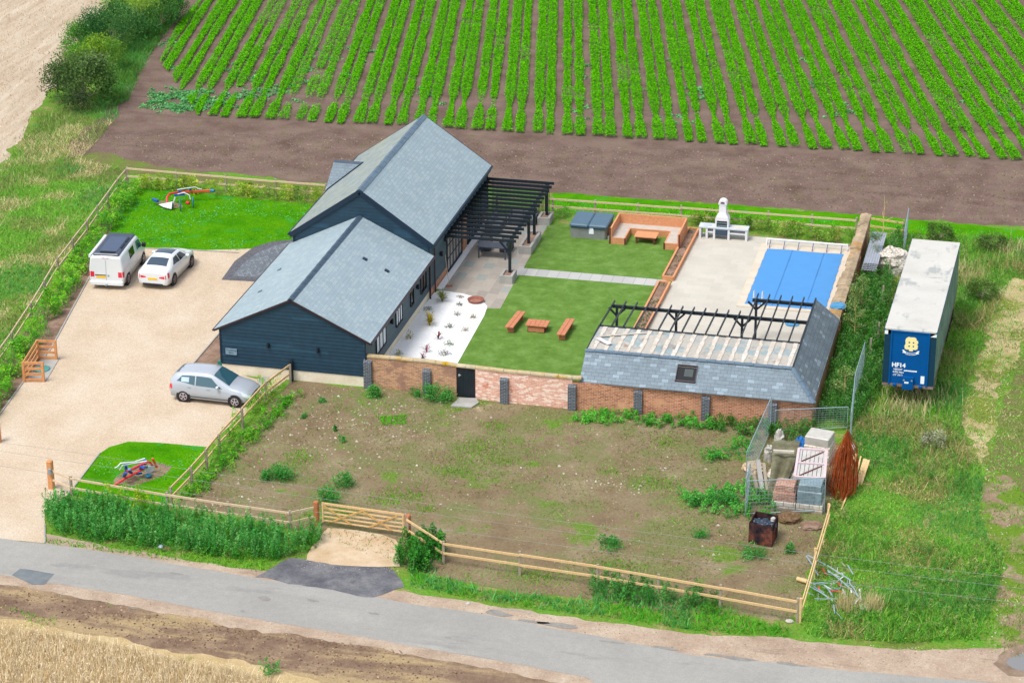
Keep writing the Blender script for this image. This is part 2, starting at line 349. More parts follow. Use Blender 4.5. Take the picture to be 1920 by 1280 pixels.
# crop field soil with headland (far side)
field = GP([(210, 195), (262, 120), (340, 0)]) + [Vector((-60, 140, 0)), Vector((140, 150, 0))] + GP([(1990, 440), (1920, 424), (1700, 412), (1620, 404), (1300, 380), (1035, 362), (930, 352), (620, 345), (470, 330), (250, 312), (150, 310), (118, 300), (150, 245)])
sheet('field', field, .004, M['soil'], ragged=.35)
M['headgrass'] = gmat('thin headland grass', [(.3, c(134, 118, 90)), (.5, c(124, 134, 74)), (.7, c(104, 152, 44))], .8, grains=[(9, .8, 1.2), (30, .76, 1.24)], bump=(20, .7, .04))
sheet('grass_margin', GP([(1035, 362), (1300, 380), (1620, 404), (1800, 420), (1990, 440), (1990, 470), (1800, 445), (1620, 430), (1300, 405), (1035, 385)]), .010, M['lawn'], ragged=.22)
sheet('headland_grass', GP([(118, 300), (190, 285), (240, 300), (350, 322), (620, 350), (620, 372), (430, 350), (240, 325), (110, 330)]), .009, M['headgrass'], ragged=.3)
# cut stubble field top left
stb = GP([(215, 0), (150, 60), (120, 110), (80, 190), (40, 260), (-10, 330)]) + [Vector((-55, 15, 0)), Vector((-140, 60, 0)), Vector((-140, 160, 0)), Vector((-40, 120, 0))]
sheet('stubble_field', stb, .006, M['stubble'], ragged=.4)
# gravel driveway
drive = GP([(-60, 1004), (0, 1010), (84, 1018), (84, 960), (130, 925), (187, 850), (240, 828), (300, 830), (388, 838), (440, 790), (545, 705), (540, 690), (487, 712), (420, 695), (356, 690), (414, 622), (500, 560), (600, 440), (490, 466), (365, 470), (270, 466), (200, 470), (168, 520), (130, 590), (95, 655), (45, 715), (5, 770), (-60, 860)])
sheet('driveway', drive, .012, M['gravel'])
sheet('border_soil', GP([(240, 350), (255, 352), (215, 405), (196, 470), (168, 522), (130, 590), (95, 655), (45, 715), (5, 770), (-60, 860), (-80, 830), (0, 690), (60, 600), (130, 500)]), .008, M['bedsoil'], ragged=.1)
# kerb edging along the gravel (raised concrete)
def kerb(pts, h=.06, wd=.07, name='kerb_edging'):
    m = MB()
    for a, b in zip(pts[:-1], pts[1:]): m.bar((a[0], a[1], h / 2), (b[0], b[1], h / 2), wd, h)
    return tag(m.build(name, M['concrete']), kind='structure')
kerb(GP([(200, 470), (168, 520), (130, 590), (95, 655), (45, 715), (5, 770), (-60, 860)]))
kerb(GP([(268, 466), (365, 470), (448, 475)]))
kerb(GP([(356, 690), (414, 622)]))
kerb(GP([(130, 925), (187, 850)]), name='kerb_edging')
kerb(GP([(84, 1018), (84, 985)]), name='kerb_edging')
# lawns
sheet('lawn', GP([(255, 352), (330, 358), (590, 384), (545, 452), (448, 475), (365, 470), (268, 466), (198, 468), (215, 405)]), .010, M['lawn'], ragged=.05)
low = GP([(130, 925), (187, 850), (205, 838), (240, 828), (300, 830), (388, 838), (395, 835), (322, 938), (310, 958), (135, 928)])
sheet('lawn', low, .015, M['lawn'], ragged=.03)
sheet('soil_patch', GP([(212, 902), (225, 888), (262, 868), (302, 868), (322, 874), (312, 888), (280, 902), (240, 912)]), .019, M['bedsoil'], ragged=.12)
sheet('soil_patch', GP([(292, 383), (300, 377), (330, 380), (345, 388), (320, 392)]), .015, M['bedsoil'], ragged=.08)
# block paving fan by the barn door
fan = GP([(415, 525), (440, 490), (475, 464), (510, 453), (545, 450), (600, 430), (600, 535)])
sheet('paved_path', fan, .017, M['paveredge'])
sheet('paved_path', GP([(436, 518), (458, 492), (487, 472), (516, 461), (600, 440), (600, 524)]), .021, M['pavers'])
# yard (front paddock)
yard = GP([(545, 715), (690, 726), (860, 742), (1090, 765), (1330, 785), (1530, 800), (1600, 860), (1560, 930), (1500, 1140), (1480, 1160), (1300, 1150), (1090, 1120), (960, 1110), (830, 1080), (745, 1060), (590, 1000), (520, 985), (330, 945), (380, 900), (440, 830), (520, 745)])
sheet('yard', yard, .008, M['yard'], ragged=.2)
sheet('border_soil', GP([(356, 692), (414, 620), (425, 640), (425, 700)]), .014, M['bedsoil'], ragged=.04)
# road, shoulders
rn = [(-120, 996), (0, 1009), (84, 1019), (250, 1043), (480, 1083), (640, 1107), (760, 1130), (900, 1150), (1010, 1172), (1140, 1196), (1300, 1228), (1500, 1248), (1700, 1266), (1960, 1290), (2100, 1305)]
rs = [(2100, 1450), (1600, 1370), (1160, 1282), (1000, 1250), (860, 1226), (700, 1198), (480, 1160), (250, 1117), (90, 1092), (0, 1077), (-120, 1058)]
sheet('gravel_shoulder', GP([(84, 1000), (250, 1032), (480, 1068), (620, 1090), (760, 1108), (900, 1130), (1010, 1150), (1150, 1168), (1300, 1188), (1480, 1196), (1560, 1206), (1700, 1216), (1860, 1216), (1960, 1220), (2100, 1230), (2100, 1340), (1500, 1270), (84, 1040)]), .009, M['shoulder'], ragged=.16)
sheet('dirt_verge', GP([(-120, 1050), (0, 1070), (480, 1152), (1000, 1242), (1300, 1290), (1600, 1360), (1600, 1500), (900, 1420), (-140, 1240)]), .007, M['mud'], ragged=.2)
sheet('gravel_shoulder', GP([(-120, 1050), (0, 1070), (480, 1152), (1000, 1242), (1300, 1290), (1600, 1360), (1600, 1395), (1300, 1322), (1000, 1272), (850, 1240), (480, 1180), (300, 1150), (90, 1108), (0, 1096), (-120, 1080)]), .011, M['shoulder'], ragged=.22)
sheet('road', rag(GP(rn), .06, .5, False) + rag(GP(rs), .06, .5, False), .016, M['asphalt'])
sheet('road_patch', GP([(22, 1078), (38, 1066), (102, 1076), (84, 1096), (60, 1096)]), .020, M['patch'], ragged=.05)
sheet('road_patch', GP([(1090, 1262), (1120, 1250), (1170, 1258), (1180, 1282), (1130, 1290)]), .020, M['asphalt'], ragged=.08)
sheet('tarmac_apron', GP([(478, 1082), (515, 1062), (545, 1046), (600, 1052), (680, 1056), (735, 1066), (758, 1100), (700, 1120), (640, 1110), (560, 1096)]), .021, M['newtar'], ragged=.14)
sheet('sand_entrance', GP([(615, 990), (700, 1000), (742, 1012), (750, 1062), (680, 1062), (640, 1060), (575, 1050), (582, 1030), (600, 1012)]), .025, M['sand'], ragged=.1)
# ripe corn strip ground, bottom left; straw track right
sheet('straw_strip', GP([(-140, 1150), (0, 1160), (250, 1205), (470, 1245), (640, 1290), (700, 1400), (-180, 1400)]), .010, M['straw'], ragged=.25)
sheet('farm_track', GP([(1905, 520), (1875, 560), (1850, 610), (1835, 660), (1815, 720), (1800, 790), (1815, 850), (1850, 870), (1870, 800), (1880, 720), (1930, 640), (1990, 560)]), .006, M['trackstraw'], ragged=.45, step=.3)
sheet('farm_track', GP([(1845, 880), (1835, 960), (1860, 1010), (1890, 1060), (1870, 1140), (1862, 1228), (1990, 1240), (1990, 1000), (1930, 900), (1880, 870)]), .0025, M['trackmud'], ragged=.45, step=.3)
sheet('grass_margin', GP([(1990, 560), (1930, 640), (1890, 720), (1870, 800), (1850, 880), (1900, 900), (1990, 980)]), .0128, M['headgrass'], ragged=.3)
sheet('mud_ring', GP([(1862, 1244), (1880, 1222), (1915, 1208), (1960, 1208), (1960, 1268), (1890, 1266)]), .0225, gmat('wet mud', [(.3, c(146, 124, 106)), (.7, c(180, 158, 136))], 1.5, grains=[(9, .85, 1.12)], rough=.6), ragged=.2)
sheet('puddle', GP([(1885, 1242), (1893, 1234), (1908, 1228), (1925, 1222), (1940, 1222), (1940, 1256), (1915, 1258), (1897, 1252)]), .0265, M['puddle'], ragged=.06)
# inner garden
sheet('patio', GP([(806, 572), (905, 410), (1040, 398), (1026, 424), (938, 580), (914, 579), (895, 590), (820, 590)]), .014, M['slabs'])
sheet('artificial_lawn', GP([(1030, 421), (1310, 436), (1244, 525), (982, 503)]), .022, M['turf'])
sheet('artificial_lawn', GP([(972, 516), (1234, 537), (1150, 720), (852, 690), (915, 578), (938, 579)]), .022, M['turf'])
sheet('garden_path', GP([(974, 500), (1250, 524), (1243, 539), (966, 516)]), .018, M['pathslab'])
sheet('pebble_bed', GP([(700, 690), (815, 548), (826, 545), (868, 551), (900, 560), (914, 575), (908, 592), (852, 692)]), .026, M['whitestone'])
sheet('pool_terrace', [Vector((12.27, 24.9, 0)), Vector((21.3, 24.9, 0)), Vector((21.3, .5, 0)), Vector((11.75, .5, 0)), Vector((12.22, 16.8, 0))], .010, M['deck'])

# tyre tread prints pressed into the soil
def treads(pts, z, wd=.5, step=.17, col=None):
    P = GP(pts); m = MB()
    # resample
    Q = []
    for a, b in zip(P[:-1], P[1:]):
        n = max(1, int((b - a).length / step)); Q += [(a + (b - a) * i / n, (b - a).normalized()) for i in range(n)]
    for i, (q, d) in enumerate(Q):
        n = Vector((-d.y, d.x, 0)); s_ = 1 if i % 2 else -1; a = q + n * s_ * wd * .5; b = q + d * .16; h = Vector((0, 0, z)); w_ = d * .05
        m.add([tuple(a + h), tuple(b + h), tuple(b + w_ + h + Vector((0, 0, .03))), tuple(a + w_ + h + Vector((0, 0, .03))), tuple(b + w_ * 2 + h), tuple(a + w_ * 2 + h)], [(0, 1, 2, 3), (3, 2, 4, 5)])
    return tag(m.build('tyre_tracks', col or M['soil']), kind='structure')
treads([(1700, 280), (1712, 312), (1732, 345), (1775, 368), (1840, 382), (1930, 390)], .006); treads([(1760, 290), (1784, 325), (1815, 352), (1870, 370), (1930, 376)], .006)
treads([(1440, 348), (1550, 355), (1660, 362), (1760, 372), (1860, 386)], .006)
treads([(150, 1146), (250, 1160), (330, 1170), (440, 1186), (560, 1200), (660, 1212), (760, 1226)], .012, .4, col=M['mud'])

# cracks, potholes and wheel wear on the lane
M['crack'] = gmat('broken asphalt', [(.3, c(152, 150, 145)), (.7, c(172, 168, 160))], 3, grains=[(14, .85, 1.12)], bump=None)
for (a, w_, h_) in (((496, 1122), 12, 5), ((586, 1126), 12, 3), ((1050, 1172), 40, 5), ((840, 1195), 8, 2), ((935, 1150), 26, 6), ((1000, 1165), 30, 3), ((455, 1146), 5, 3), ((1250, 1215), 30, 3), ((1370, 1232), 50, 4), ((1480, 1245), 30, 3), ((250, 1140), 6, 2), ((330, 1075), 14, 2), ((1150, 1204), 26, 2), ((700, 1150), 14, 2)):
    n = 9; random.seed(a[0]); sheet('road_crack', GP([(a[0] + w_ * math.cos(2 * math.pi * k / n) * random.uniform(.7, 1.2), a[1] + h_ * math.sin(2 * math.pi * k / n) * random.uniform(.6, 1.2) + (w_ * math.cos(2 * math.pi * k / n)) * .13) for k in range(n)]), .0205, M['crack'], ragged=.05)
# ================================================================ barns
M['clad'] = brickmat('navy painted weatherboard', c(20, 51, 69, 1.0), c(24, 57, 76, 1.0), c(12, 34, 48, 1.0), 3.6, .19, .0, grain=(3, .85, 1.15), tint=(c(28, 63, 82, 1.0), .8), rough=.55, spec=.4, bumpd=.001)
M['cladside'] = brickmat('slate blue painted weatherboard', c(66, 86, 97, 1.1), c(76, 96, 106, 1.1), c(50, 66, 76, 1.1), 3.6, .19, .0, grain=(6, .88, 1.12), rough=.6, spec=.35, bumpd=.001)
M['trim'] = pmat('near black blue trim', c(14, 34, 52, .8), .5, .4)
M['black'] = pmat('black painted timber', c(22, 32, 40, .9), .5, .4, var=.25)
M['ironox'] = pmat('maroon black gutter', c(50, 30, 40, 1.0), .4, .5)
M['plinth'] = gmat('cream rendered plinth', [(.3, c(214, 202, 178, 1.05)), (.6, c(228, 218, 196, 1.05)), (.8, c(236, 226, 206, 1.05))], 1.3, grains=[(8, .93, 1.05)], bump=(20, .3, .01))
def slatemat(name, a, b_, t, seed, bw=.3, bh=.24, patch=None, mort=None, dirt=(.8, .93, 1.05), grain=(12, .93, 1.07)):
    return brickmat(name, a, b_, mort or c(146, 168, 178), bw, bh, .007, tint=(t, .68), rough=.6, spec=.3, patch=patch, bumpd=.012, grain=grain, dirt=dirt)
M['slate'] = slatemat('new pale slates', c(171, 191, 200), c(177, 197, 205), c(184, 202, 207), 1, bw=.28, bh=.2)
M['slateold'] = slatemat('lichened slates', c(158, 170, 170), c(166, 178, 178), c(174, 184, 180), 2, patch=[(1.1, .5, .66, c(176, 182, 160)), (2.6, .58, .7, c(136, 146, 146))], mort=c(134, 142, 138), bh=.3)
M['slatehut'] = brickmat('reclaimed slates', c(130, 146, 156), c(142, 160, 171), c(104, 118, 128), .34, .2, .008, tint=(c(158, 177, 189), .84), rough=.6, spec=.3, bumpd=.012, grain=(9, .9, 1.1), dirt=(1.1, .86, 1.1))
M['slatehut2'] = brickmat('darker reclaimed slates', c(112, 126, 136), c(126, 141, 150), c(92, 104, 112), .34, .2, .008, tint=(c(150, 166, 176), .88), rough=.6, spec=.3, bumpd=.012, grain=(9, .9, 1.1), dirt=(1.1, .84, 1.12))  # darker copy of the hut slates for the right-hand slope
M['ridge'] = pmat('dark ridge tiles', c(78, 100, 120), .6, .3, var=.25, scale=2)
M['ridge2'] = pmat('grey ridge tiles', c(112, 136, 156), .6, .3, var=.25, scale=2)
M['brick'] = brickmat('old orange brick', c(172, 108, 78, .95), c(196, 134, 102, .95), c(192, 164, 138, .95), .23, .078, .012, tint=(c(150, 88, 64, .95), .72), patch=[(.9, .56, .68, c(198, 150, 116, .95))], grain=(10, .84, 1.14), dirt=(.7, .85, 1.1))
M['brickpink'] = brickmat('sandblasted pink brick', c(204, 142, 122, .95), c(222, 176, 156, .95), c(214, 190, 172, .95), .23, .078, .012, tint=(c(232, 206, 194, .95), .66), patch=[(1.5, .6, .7, c(196, 120, 98, .95))], grain=(9, .86, 1.14))
M['brickbuff'] = brickmat('buff and brown brick', c(172, 124, 94, .95), c(194, 148, 112, .95), c(188, 160, 132, .95), .23, .078, .012, tint=(c(148, 112, 90, .95), .66), patch=[(.8, .52, .6, c(150, 116, 98, .95))], grain=(9, .86, 1.14))
M['darkbrick'] = brickmat('blue engineering brick', c(56, 62, 72, .9), c(74, 82, 92, .9), c(128, 130, 132, .9), .23, .078, .012, grain=(10, .85, 1.15))
M['wallcop'] = gmat('mossy sandstone coping', [(.28, c(172, 152, 116, 1.3)), (.45, c(198, 178, 140, 1.3)), (.6, c(186, 176, 150, 1.3)), (.75, c(214, 198, 166, 1.3))], .9, layers=[(.8, .56, .64, c(196, 158, 50, 1.3)), (1.6, .62, .72, c(140, 138, 112, 1.3))], grains=[(7, .85, 1.12)], bump=(9, .6, .04))
M['glass'], _n, _b = newmat('dark window glass'); _b.inputs['Base Color'].default_value = c(14, 20, 26, 1.2); _b.inputs['Roughness'].default_value = .08; _b.inputs['Specular IOR Level'].default_value = .35
M['curtain'] = pmat('white curtain behind glass', c(214, 218, 228, .95), .5, .5, var=.15, scale=6)
M['reflectglass'] = pmat('glazing with painted reflection', c(150, 146, 142, .9), .25, .6, var=.3, scale=1.5)  # beige reflection put into the pane colour
M['sign'] = pmat('grey slate sign', c(116, 140, 154, .9), .5, .3)
M['signtext'] = pmat('dark sign lettering', c(60, 84, 100, .9), .6, .2)
M['greenplastic'] = pmat('green plastic', c(50, 150, 130), .5, .4)

def clad(m, lr, z0, z1, pos, bh=.19):
    z = z0
    while z < z1 - .01:
        zt = min(z + bh, z1); a, b = lr(z); a2, b2 = lr(zt)
        if b2 - a2 > .02 or b - a > .05:
            V = [pos(a, z, .03), pos(b, z, .03), pos(b2, zt, .006), pos(a2, zt, .006), pos(a, z, .0), pos(b, z, .0)]
            m.add(V, [(0, 1, 2, 3), (4, 5, 1, 0)])
        z = zt
def gable_lr(xl, xr, ze, xc, zr):
    def f(z):
        if z <= ze: return (xl, xr)
        t = min(1, (z - ze) / (zr - ze)); return (xl + (xc - xl) * t, xr + (xc - xr) * t)
    return f
XC = -3.72
def slab(m, a, b, c_, d, t=.05):
    m.prism([a, b, c_, d], (0, 0, -t))
def ridge_tiles(m, p, q, w_=.17, dz=.1, n=None, lift=.03):
    p, q = Vector(p), Vector(q); L = (q - p).length; n = n or int(L / .42); d = (q - p) / n; s_ = d.cross(Vector((0, 0, 1))).normalized()
    for i in range(n):
        a = p + d * i; b = a + d * .97; z = Vector((0, 0, lift + (.012 if i % 2 else 0)))
        m.add([tuple(a - s_ * w_ - Vector((0, 0, dz)) + z), tuple(a + z), tuple(a + s_ * w_ - Vector((0, 0, dz)) + z), tuple(b - s_ * w_ - Vector((0, 0, dz)) + z), tuple(b + z), tuple(b + s_ * w_ - Vector((0, 0, dz)) + z)],
              [(0, 1, 4, 3), (1, 2, 5, 4), (0, 2, 1), (3, 4, 5)])
# window helper on an east wall (x = X): frame proud of the wall, dark reveal, panes
def win_east(parent, X, y0, y1, z0, z1, n, panemat, name='window', bars=0):
    m = MB(); t = .06
    m.box(X - .02, y0, z0, X + .05, y0 + t, z1); m.box(X - .02, y1 - t, z0, X + .05, y1, z1); m.box(X - .02, y0 + t, z1 - t, X + .05, y1 - t, z1); m.box(X - .02, y0 + t, z0, X + .09, y1 - t, z0 + t)
    for i in range(1, n): y = y0 + (y1 - y0) * i / n; m.box(X - .015, y - .025, z0 + t, X + .045, y + .025, z1 - t)
    for i in range(bars): z = z0 + (z1 - z0) * (i + 1) / (bars + 1); m.box(X - .012, y0 + t, z - .018, X + .042, y1 - t, z + .018)
    f = m.build(name, M['black'], parent, world=True)
    g_ = MB(); g_.poly([(X + .012, y0 + t, z0 + t), (X + .012, y1 - t, z0 + t), (X + .012, y1 - t, z1 - t), (X + .012, y0 + t, z1 - t)])
    g_.build('pane', panemat, f, world=True)
    return f
# ---- lower barn
LB = empty('barn', (-3.7, 6, 0), label='lower black weatherboarded barn with pale slate roof and small sign on its gable', cat='barn')
ZE, ZR, SL = 2.42, 4.36, (4.36 - 2.42) / 4.02
m = MB(); m.box(-7.44, 0, -.1, 0, 11.9, .6); m.build('plinth', M['plinth'], LB, world=True)
m = MB()
m.mi = 0; m.add([(-7.46, 0, .6), (.0, 0, .6), (.0, 0, 2.5), (XC, 0, 4.28), (-7.46, 0, 2.5)], [(0, 1, 2, 3, 4)])
m.add([(0, 0, .42), (0, 11.9, .42), (0, 11.9, 2.45), (0, 0, 2.45)], [(0, 1, 2, 3)]); m.add([(-7.46, 0, .6), (-7.46, 11.9, .6), (-7.46, 11.9, 2.45), (-7.46, 0, 2.45)], [(0, 1, 2, 3)])
clad(m, gable_lr(-7.47, .01, 2.42, XC, 4.25), .6, 4.25, lambda u, z, o: (u, -o, z))
m.mi = 1; clad(m, lambda z: (0, 11.9), .42, 2.42, lambda u, z, o: (.0 + o, u, z))
m.mi = 2; m.box(-7.5, -.05, .6, -7.42, .02, 2.45); m.box(-.02, -.05, .44, .05, .03, 2.45); m.box(-7.46, -.035, .56, 0, -.003, .6)
m.build('wall', [M['clad'], M['cladside'], M['trim']], LB, world=True)
m = MB(); y0, y1 = -.10, 11.93
xl, xr = XC - 4.02, XC + 4.02
slab(m, (xl, y0, ZE), (XC, y0, ZR), (XC, y1, ZR), (xl, y1, ZE)); slab(m, (XC, y0, ZR), (xr, y0, ZE), (xr, y1, ZE), (XC, y1, ZR))
roof = m.build('roof', M['slate'], LB, world=True)
m = MB(); ridge_tiles(m, (XC, y0, ZR), (XC, y1, ZR)); m.build('ridge_tiles', M['ridge'], roof, world=True)
m = MB()
for sx in (xl, xr): m.bar((XC, y0 - .012, ZR - .07), (sx, y0 - .012, ZE - .07), .03, .10)
m.build('bargeboard', M['ironox'], roof, world=True)
for sx, x0_ in ((1, xr), (-1, xl)):
    m = MB(); m.tube([(x0_ + sx * .05, y0, ZE - .07), (x0_ + sx * .05, y1, ZE - .07)], .055, 8); m.build('gutter', M['ironox'], roof, world=True)
for px_, py_, pz_ in ((-2.22, 7.65, 3.64), (-1.07, 7.67, 3.08)):
    m = MB(Matrix.Translation((px_, py_, ZR - (px_ - XC) * SL)) @ Matrix.Rotation(math.atan(SL), 4, 'Y')); m.box(-.12, -.11, .0, .12, .11, .05); m.build('roof_vent', M['trim'], LB, world=True)
for px_, py_ in ((-6.6, 6.87), (-6.63, 3.81)):
    m = MB(Matrix.Translation((px_, py_, ZR + (px_ - XC) * SL)) @ Matrix.Rotation(-math.atan(SL), 4, 'Y')); m.box(-.1, -.1, .0, .1, .1, .04); m.build('roof_vent', M['ridge2'], LB, world=True)
def wall_lamp(p, parent, side='s'):
    m = MB(Matrix.Translation(p) @ Matrix.Rotation(0 if side == 's' else R(90), 4, 'Z'))
    m.box(-.05, -.05, -.1, .05, 0, .1); m.tube([(0, -.11, -.13), (0, -.11, .13)], .065, 10)
    m.build('wall_lamp', M['black'], parent, world=True)
wall_lamp((-4.96, -.03, 1.79), LB); wall_lamp((-2.4, -.03, 1.78), LB); wall_lamp((.03, 4.37, 1.72), LB, 'e'); wall_lamp((.03, 9.36, 1.65), LB, 'e')
m = MB(); m.box(-7.2, -.075, 1.1, -6.62, -.035, 1.42); sg = m.build('sign', M['sign'], LB, world=True)
def text(name, body, size, loc, rot, mat, parent, align='CENTER', ext=.002, bold=0.0, world=True):
    cu = bpy.data.curves.new(name, 'FONT'); cu.body = body; cu.size = size; cu.align_x = align; cu.align_y = 'CENTER'; cu.extrude = ext; cu.offset = bold
    tmp = bpy.data.objects.new('tmp', cu); COL.objects.link(tmp)
    dg = bpy.context.evaluated_depsgraph_get(); me = bpy.data.meshes.new_from_object(tmp.evaluated_get(dg))
    Mx = Matrix.Translation(loc) @ rot
    if parent is not None and world: Mx = wm(parent).inverted() @ Mx
    me.transform(Mx); me.materials.clear(); me.materials.append(mat); bpy.data.objects.remove(tmp); bpy.data.curves.remove(cu)
    o = bpy.data.objects.new(name, me); COL.objects.link(o); o.parent = parent; return o
RS = Matrix.Rotation(R(90), 4, 'X')
t_ = text('sign_text', 'Threshing\nBarn', .13, (-6.91, -.079, 1.275), RS, M['signtext'], LB)
win_east(LB, .03, 1.72, 3.5, .95, 2.1, 3, M['curtain']); win_east(LB, .03, 5.3, 6.52, .98, 2.1, 3, M['curtain']); win_east(LB, .03, 8.1, 8.75, 1.0, 2.1, 1, M['glass']); win_east(LB, .03, 10.1, 11.25, .92, 2.1, 2, M['glass'])
m = MB(); m.tube([(.33, 11.7, 2.36), (.12, 11.75, 2.2), (.12, 11.75, 0)], .045, 8); m.build('downpipe', M['ironox'], LB, world=True)
# ---- main barn
MBn = empty('barn', (-3.7, 18.5, 0), label='taller main barn with dark bargeboards, pale slates and lichened west roof slope', cat='barn')
HZE, HZR = 3.06, 5.82; HY0, HY1 = 11.93, 24.95; hs_ = (HZR - HZE) / 3.97
m = MB(); m.box(-7.43, 12, -.1, .02, 24.85, .42); m.build('plinth', M['brick'], MBn, world=True)
m = MB(); m.mi = 0
for yy in (12.0, 24.85): m.add([(-7.46, yy, .4), (.0, yy, .4), (.0, yy, 3.0), (XC, yy, 5.72), (-7.46, yy, 3.0)], [(0, 1, 2, 3, 4)])
clad(m, gable_lr(-7.47, .01, 3.1, XC, 5.72), .42, 5.72, lambda u, z, o: (u, 12.0 - o, z))
m.add([(-7.46, 12, .4), (-7.46, 24.85, .4), (-7.46, 24.85, 3.0), (-7.46, 12, 3.0)], [(0, 1, 2, 3)])
m.mi = 1; m.add([(0, 12, .4), (0, 24.85, .4), (0, 24.85, 3.05), (0, 12, 3.05)], [(0, 1, 2, 3)])
clad(m, lambda z: (12, 24.85), .42, 3.0, lambda u, z, o: (.0 + o, u, z))
m.mi = 2; m.box(-7.52, 11.93, .4, -7.42, 12.02, 3.1); m.box(-.03, 11.93, .4, .06, 12.03, 3.1); m.box(-.03, 24.8, .4, .06, 24.92, 3.1)
m.build('wall', [M['clad'], M['cladside'], M['trim']], MBn, world=True)
xl, xr = XC - 3.97, XC + 3.97
m = MB(); m.mi = 0; slab(m, (xl, HY0, HZE), (XC, HY0, HZR), (XC, HY1, HZR), (xl, HY1, HZE)); m.mi = 1; slab(m, (XC, HY0, HZR), (xr, HY0, HZE), (xr, HY1, HZE), (XC, HY1, HZR))
roof2 = m.build('roof', [M['slateold'], M['slate']], MBn, world=True)
m = MB(); ridge_tiles(m, (XC, HY0, HZR), (XC, HY1, HZR), .2, .12); m.build('ridge_tiles', M['ridge2'], roof2, world=True)
for yy in (HY0 - .014, HY1 + .014):
    m = MB()
    for sx in (xl, xr): m.bar((XC, yy, HZR - .14), (sx, yy, HZE - .14), .03, .26)
    m.build('bargeboard', M['trim'], roof2, world=True)
m = MB(); m.box(.03, HY0, HZE - .34, xr - .03, HY1, HZE - .06); m.build('fascia', M['clad'], roof2, world=True)
for sx, x0_ in ((1, xr), (-1, xl)):
    m = MB(); m.tube([(x0_ + sx * .05, HY0 - .05, HZE - .06), (x0_ + sx * .05, HY1, HZE - .06)], .055, 8); m.build('gutter', M['trim'], roof2, world=True)
# dormer on the west slope: ridge along X
m = MB(); RZ, RY = 4.13, 20.8; ex = -7.85; ez = 3.0
yA, yB = RY - 1.85, RY + 1.85
xr_ = XC - (HZR - RZ) / hs_; xe_ = XC - (HZR - ez) / hs_
L_ = .03
m.mi = 0
m.prism([(ex, RY, RZ + L_), (xr_, RY, RZ + L_), (xe_, yA, ez + L_), (ex, yA, ez + L_)], (0, 0, -.05)); m.prism([(ex, RY, RZ + L_), (xr_, RY, RZ + L_), (xe_, yB, ez + L_), (ex, yB, ez + L_)], (0, 0, -.05))
m.mi = 1; m.prism([(ex + .1, yA + .05, ez - .06), (ex + .1, yB - .05, ez - .06), (ex + .1, RY, RZ - .06)], (.05, 0, 0)); m.box(ex + .1, yA + .1, 0, -7.4, yB - .1, ez - .07)
dm = m.build('porch', [M['slatehut'], M['clad']], MBn, world=True)
m = MB(); ridge_tiles(m, (ex, RY, RZ + .02), (xr_, RY, RZ + .02), .15, .09, 4); m.build('ridge_tiles', M['ridge'], dm, world=True)
m = MB(); m.bar((xr_, RY, RZ + .05), (xe_, yA, ez + .05), .06, .04); m.build('valley', M['trim'], dm, world=True)
win_east(MBn, .03, 15.55, 18.75, .06, 2.3, 5, M['reflectglass'], 'glazed_door', 2)
win_east(MBn, .03, 19.9, 23.3, .06, 2.3, 5, M['glass'], 'glazed_door', 2)
m = MB(); m.box(.03, 19.0, 0, .1, 19.7, 2.0); m.build('brick_pier', M['brick'], MBn, world=True)
wall_lamp((.03, 14.14, 1.7), MBn, 'e')
m = MB(); m.tube([(.3, 12.6, 3.0), (.12, 12.7, 2.8), (.12, 12.75, 0)], .045, 8); m.build('downpipe', M['ironox'], MBn, world=True)
# threshold strip of white stone
tag(MB().box(.06, 13.2, 0, .42, 24.6, .05).build('kerb_edging', M['whitestone']), kind='structure')

# ================================================================ garden walls
WL = [(.06, .02), (3, .02), (4.62, -.16)], [(5.58, -.2), (7, -.3), (10.4, -.33), (12, -.16), (13.5, -.05), (17, .0), (21.9, .03)]
BW = empty('garden_wall', (11, 0, 0), label='long old brick garden wall along the front with dark pillars and a black door', cat='wall')
def seg_wall(m, a, b, z0, z1, t=.24, mi=0):
    m.mi = mi; a = Vector((*a, 0)); b = Vector((*b, 0)); d = (b - a).normalized(); n = Vector((-d.y, d.x, 0)) * t
    m.add([tuple(a + Vector((0, 0, z0))), tuple(b + Vector((0, 0, z0))), tuple(b + n + Vector((0, 0, z0))), tuple(a + n + Vector((0, 0, z0))),
           tuple(a + Vector((0, 0, z1))), tuple(b + Vector((0, 0, z1))), tuple(b + n + Vector((0, 0, z1))), tuple(a + n + Vector((0, 0, z1)))], [(0, 1, 5, 4), (1, 2, 6, 5), (2, 3, 7, 6), (3, 0, 4, 7), (4, 5, 6, 7)])
m = MB(); HT = 1.6
seg_wall(m, WL[0][0], WL[0][1], -.1, HT, mi=0); seg_wall(m, WL[0][1], WL[0][2], -.1, HT, mi=0)
for i, (a, b) in enumerate(zip(WL[1][:-1], WL[1][1:])): seg_wall(m, a, b, -.1, HT if b[0] < 10.5 else 1.40, mi=1 if b[0] < 10.5 else 2)
seg_wall(m, (4.62, -.16), (5.58, -.2), 1.58, HT + .002, mi=0)
m.build('wall', [M['brickbuff'], M['brickpink'], M['brick']], BW, world=True)
m = MB(); pts = WL[0] + WL[1][:3] + [(10.85, -.28)]
random.seed(3)
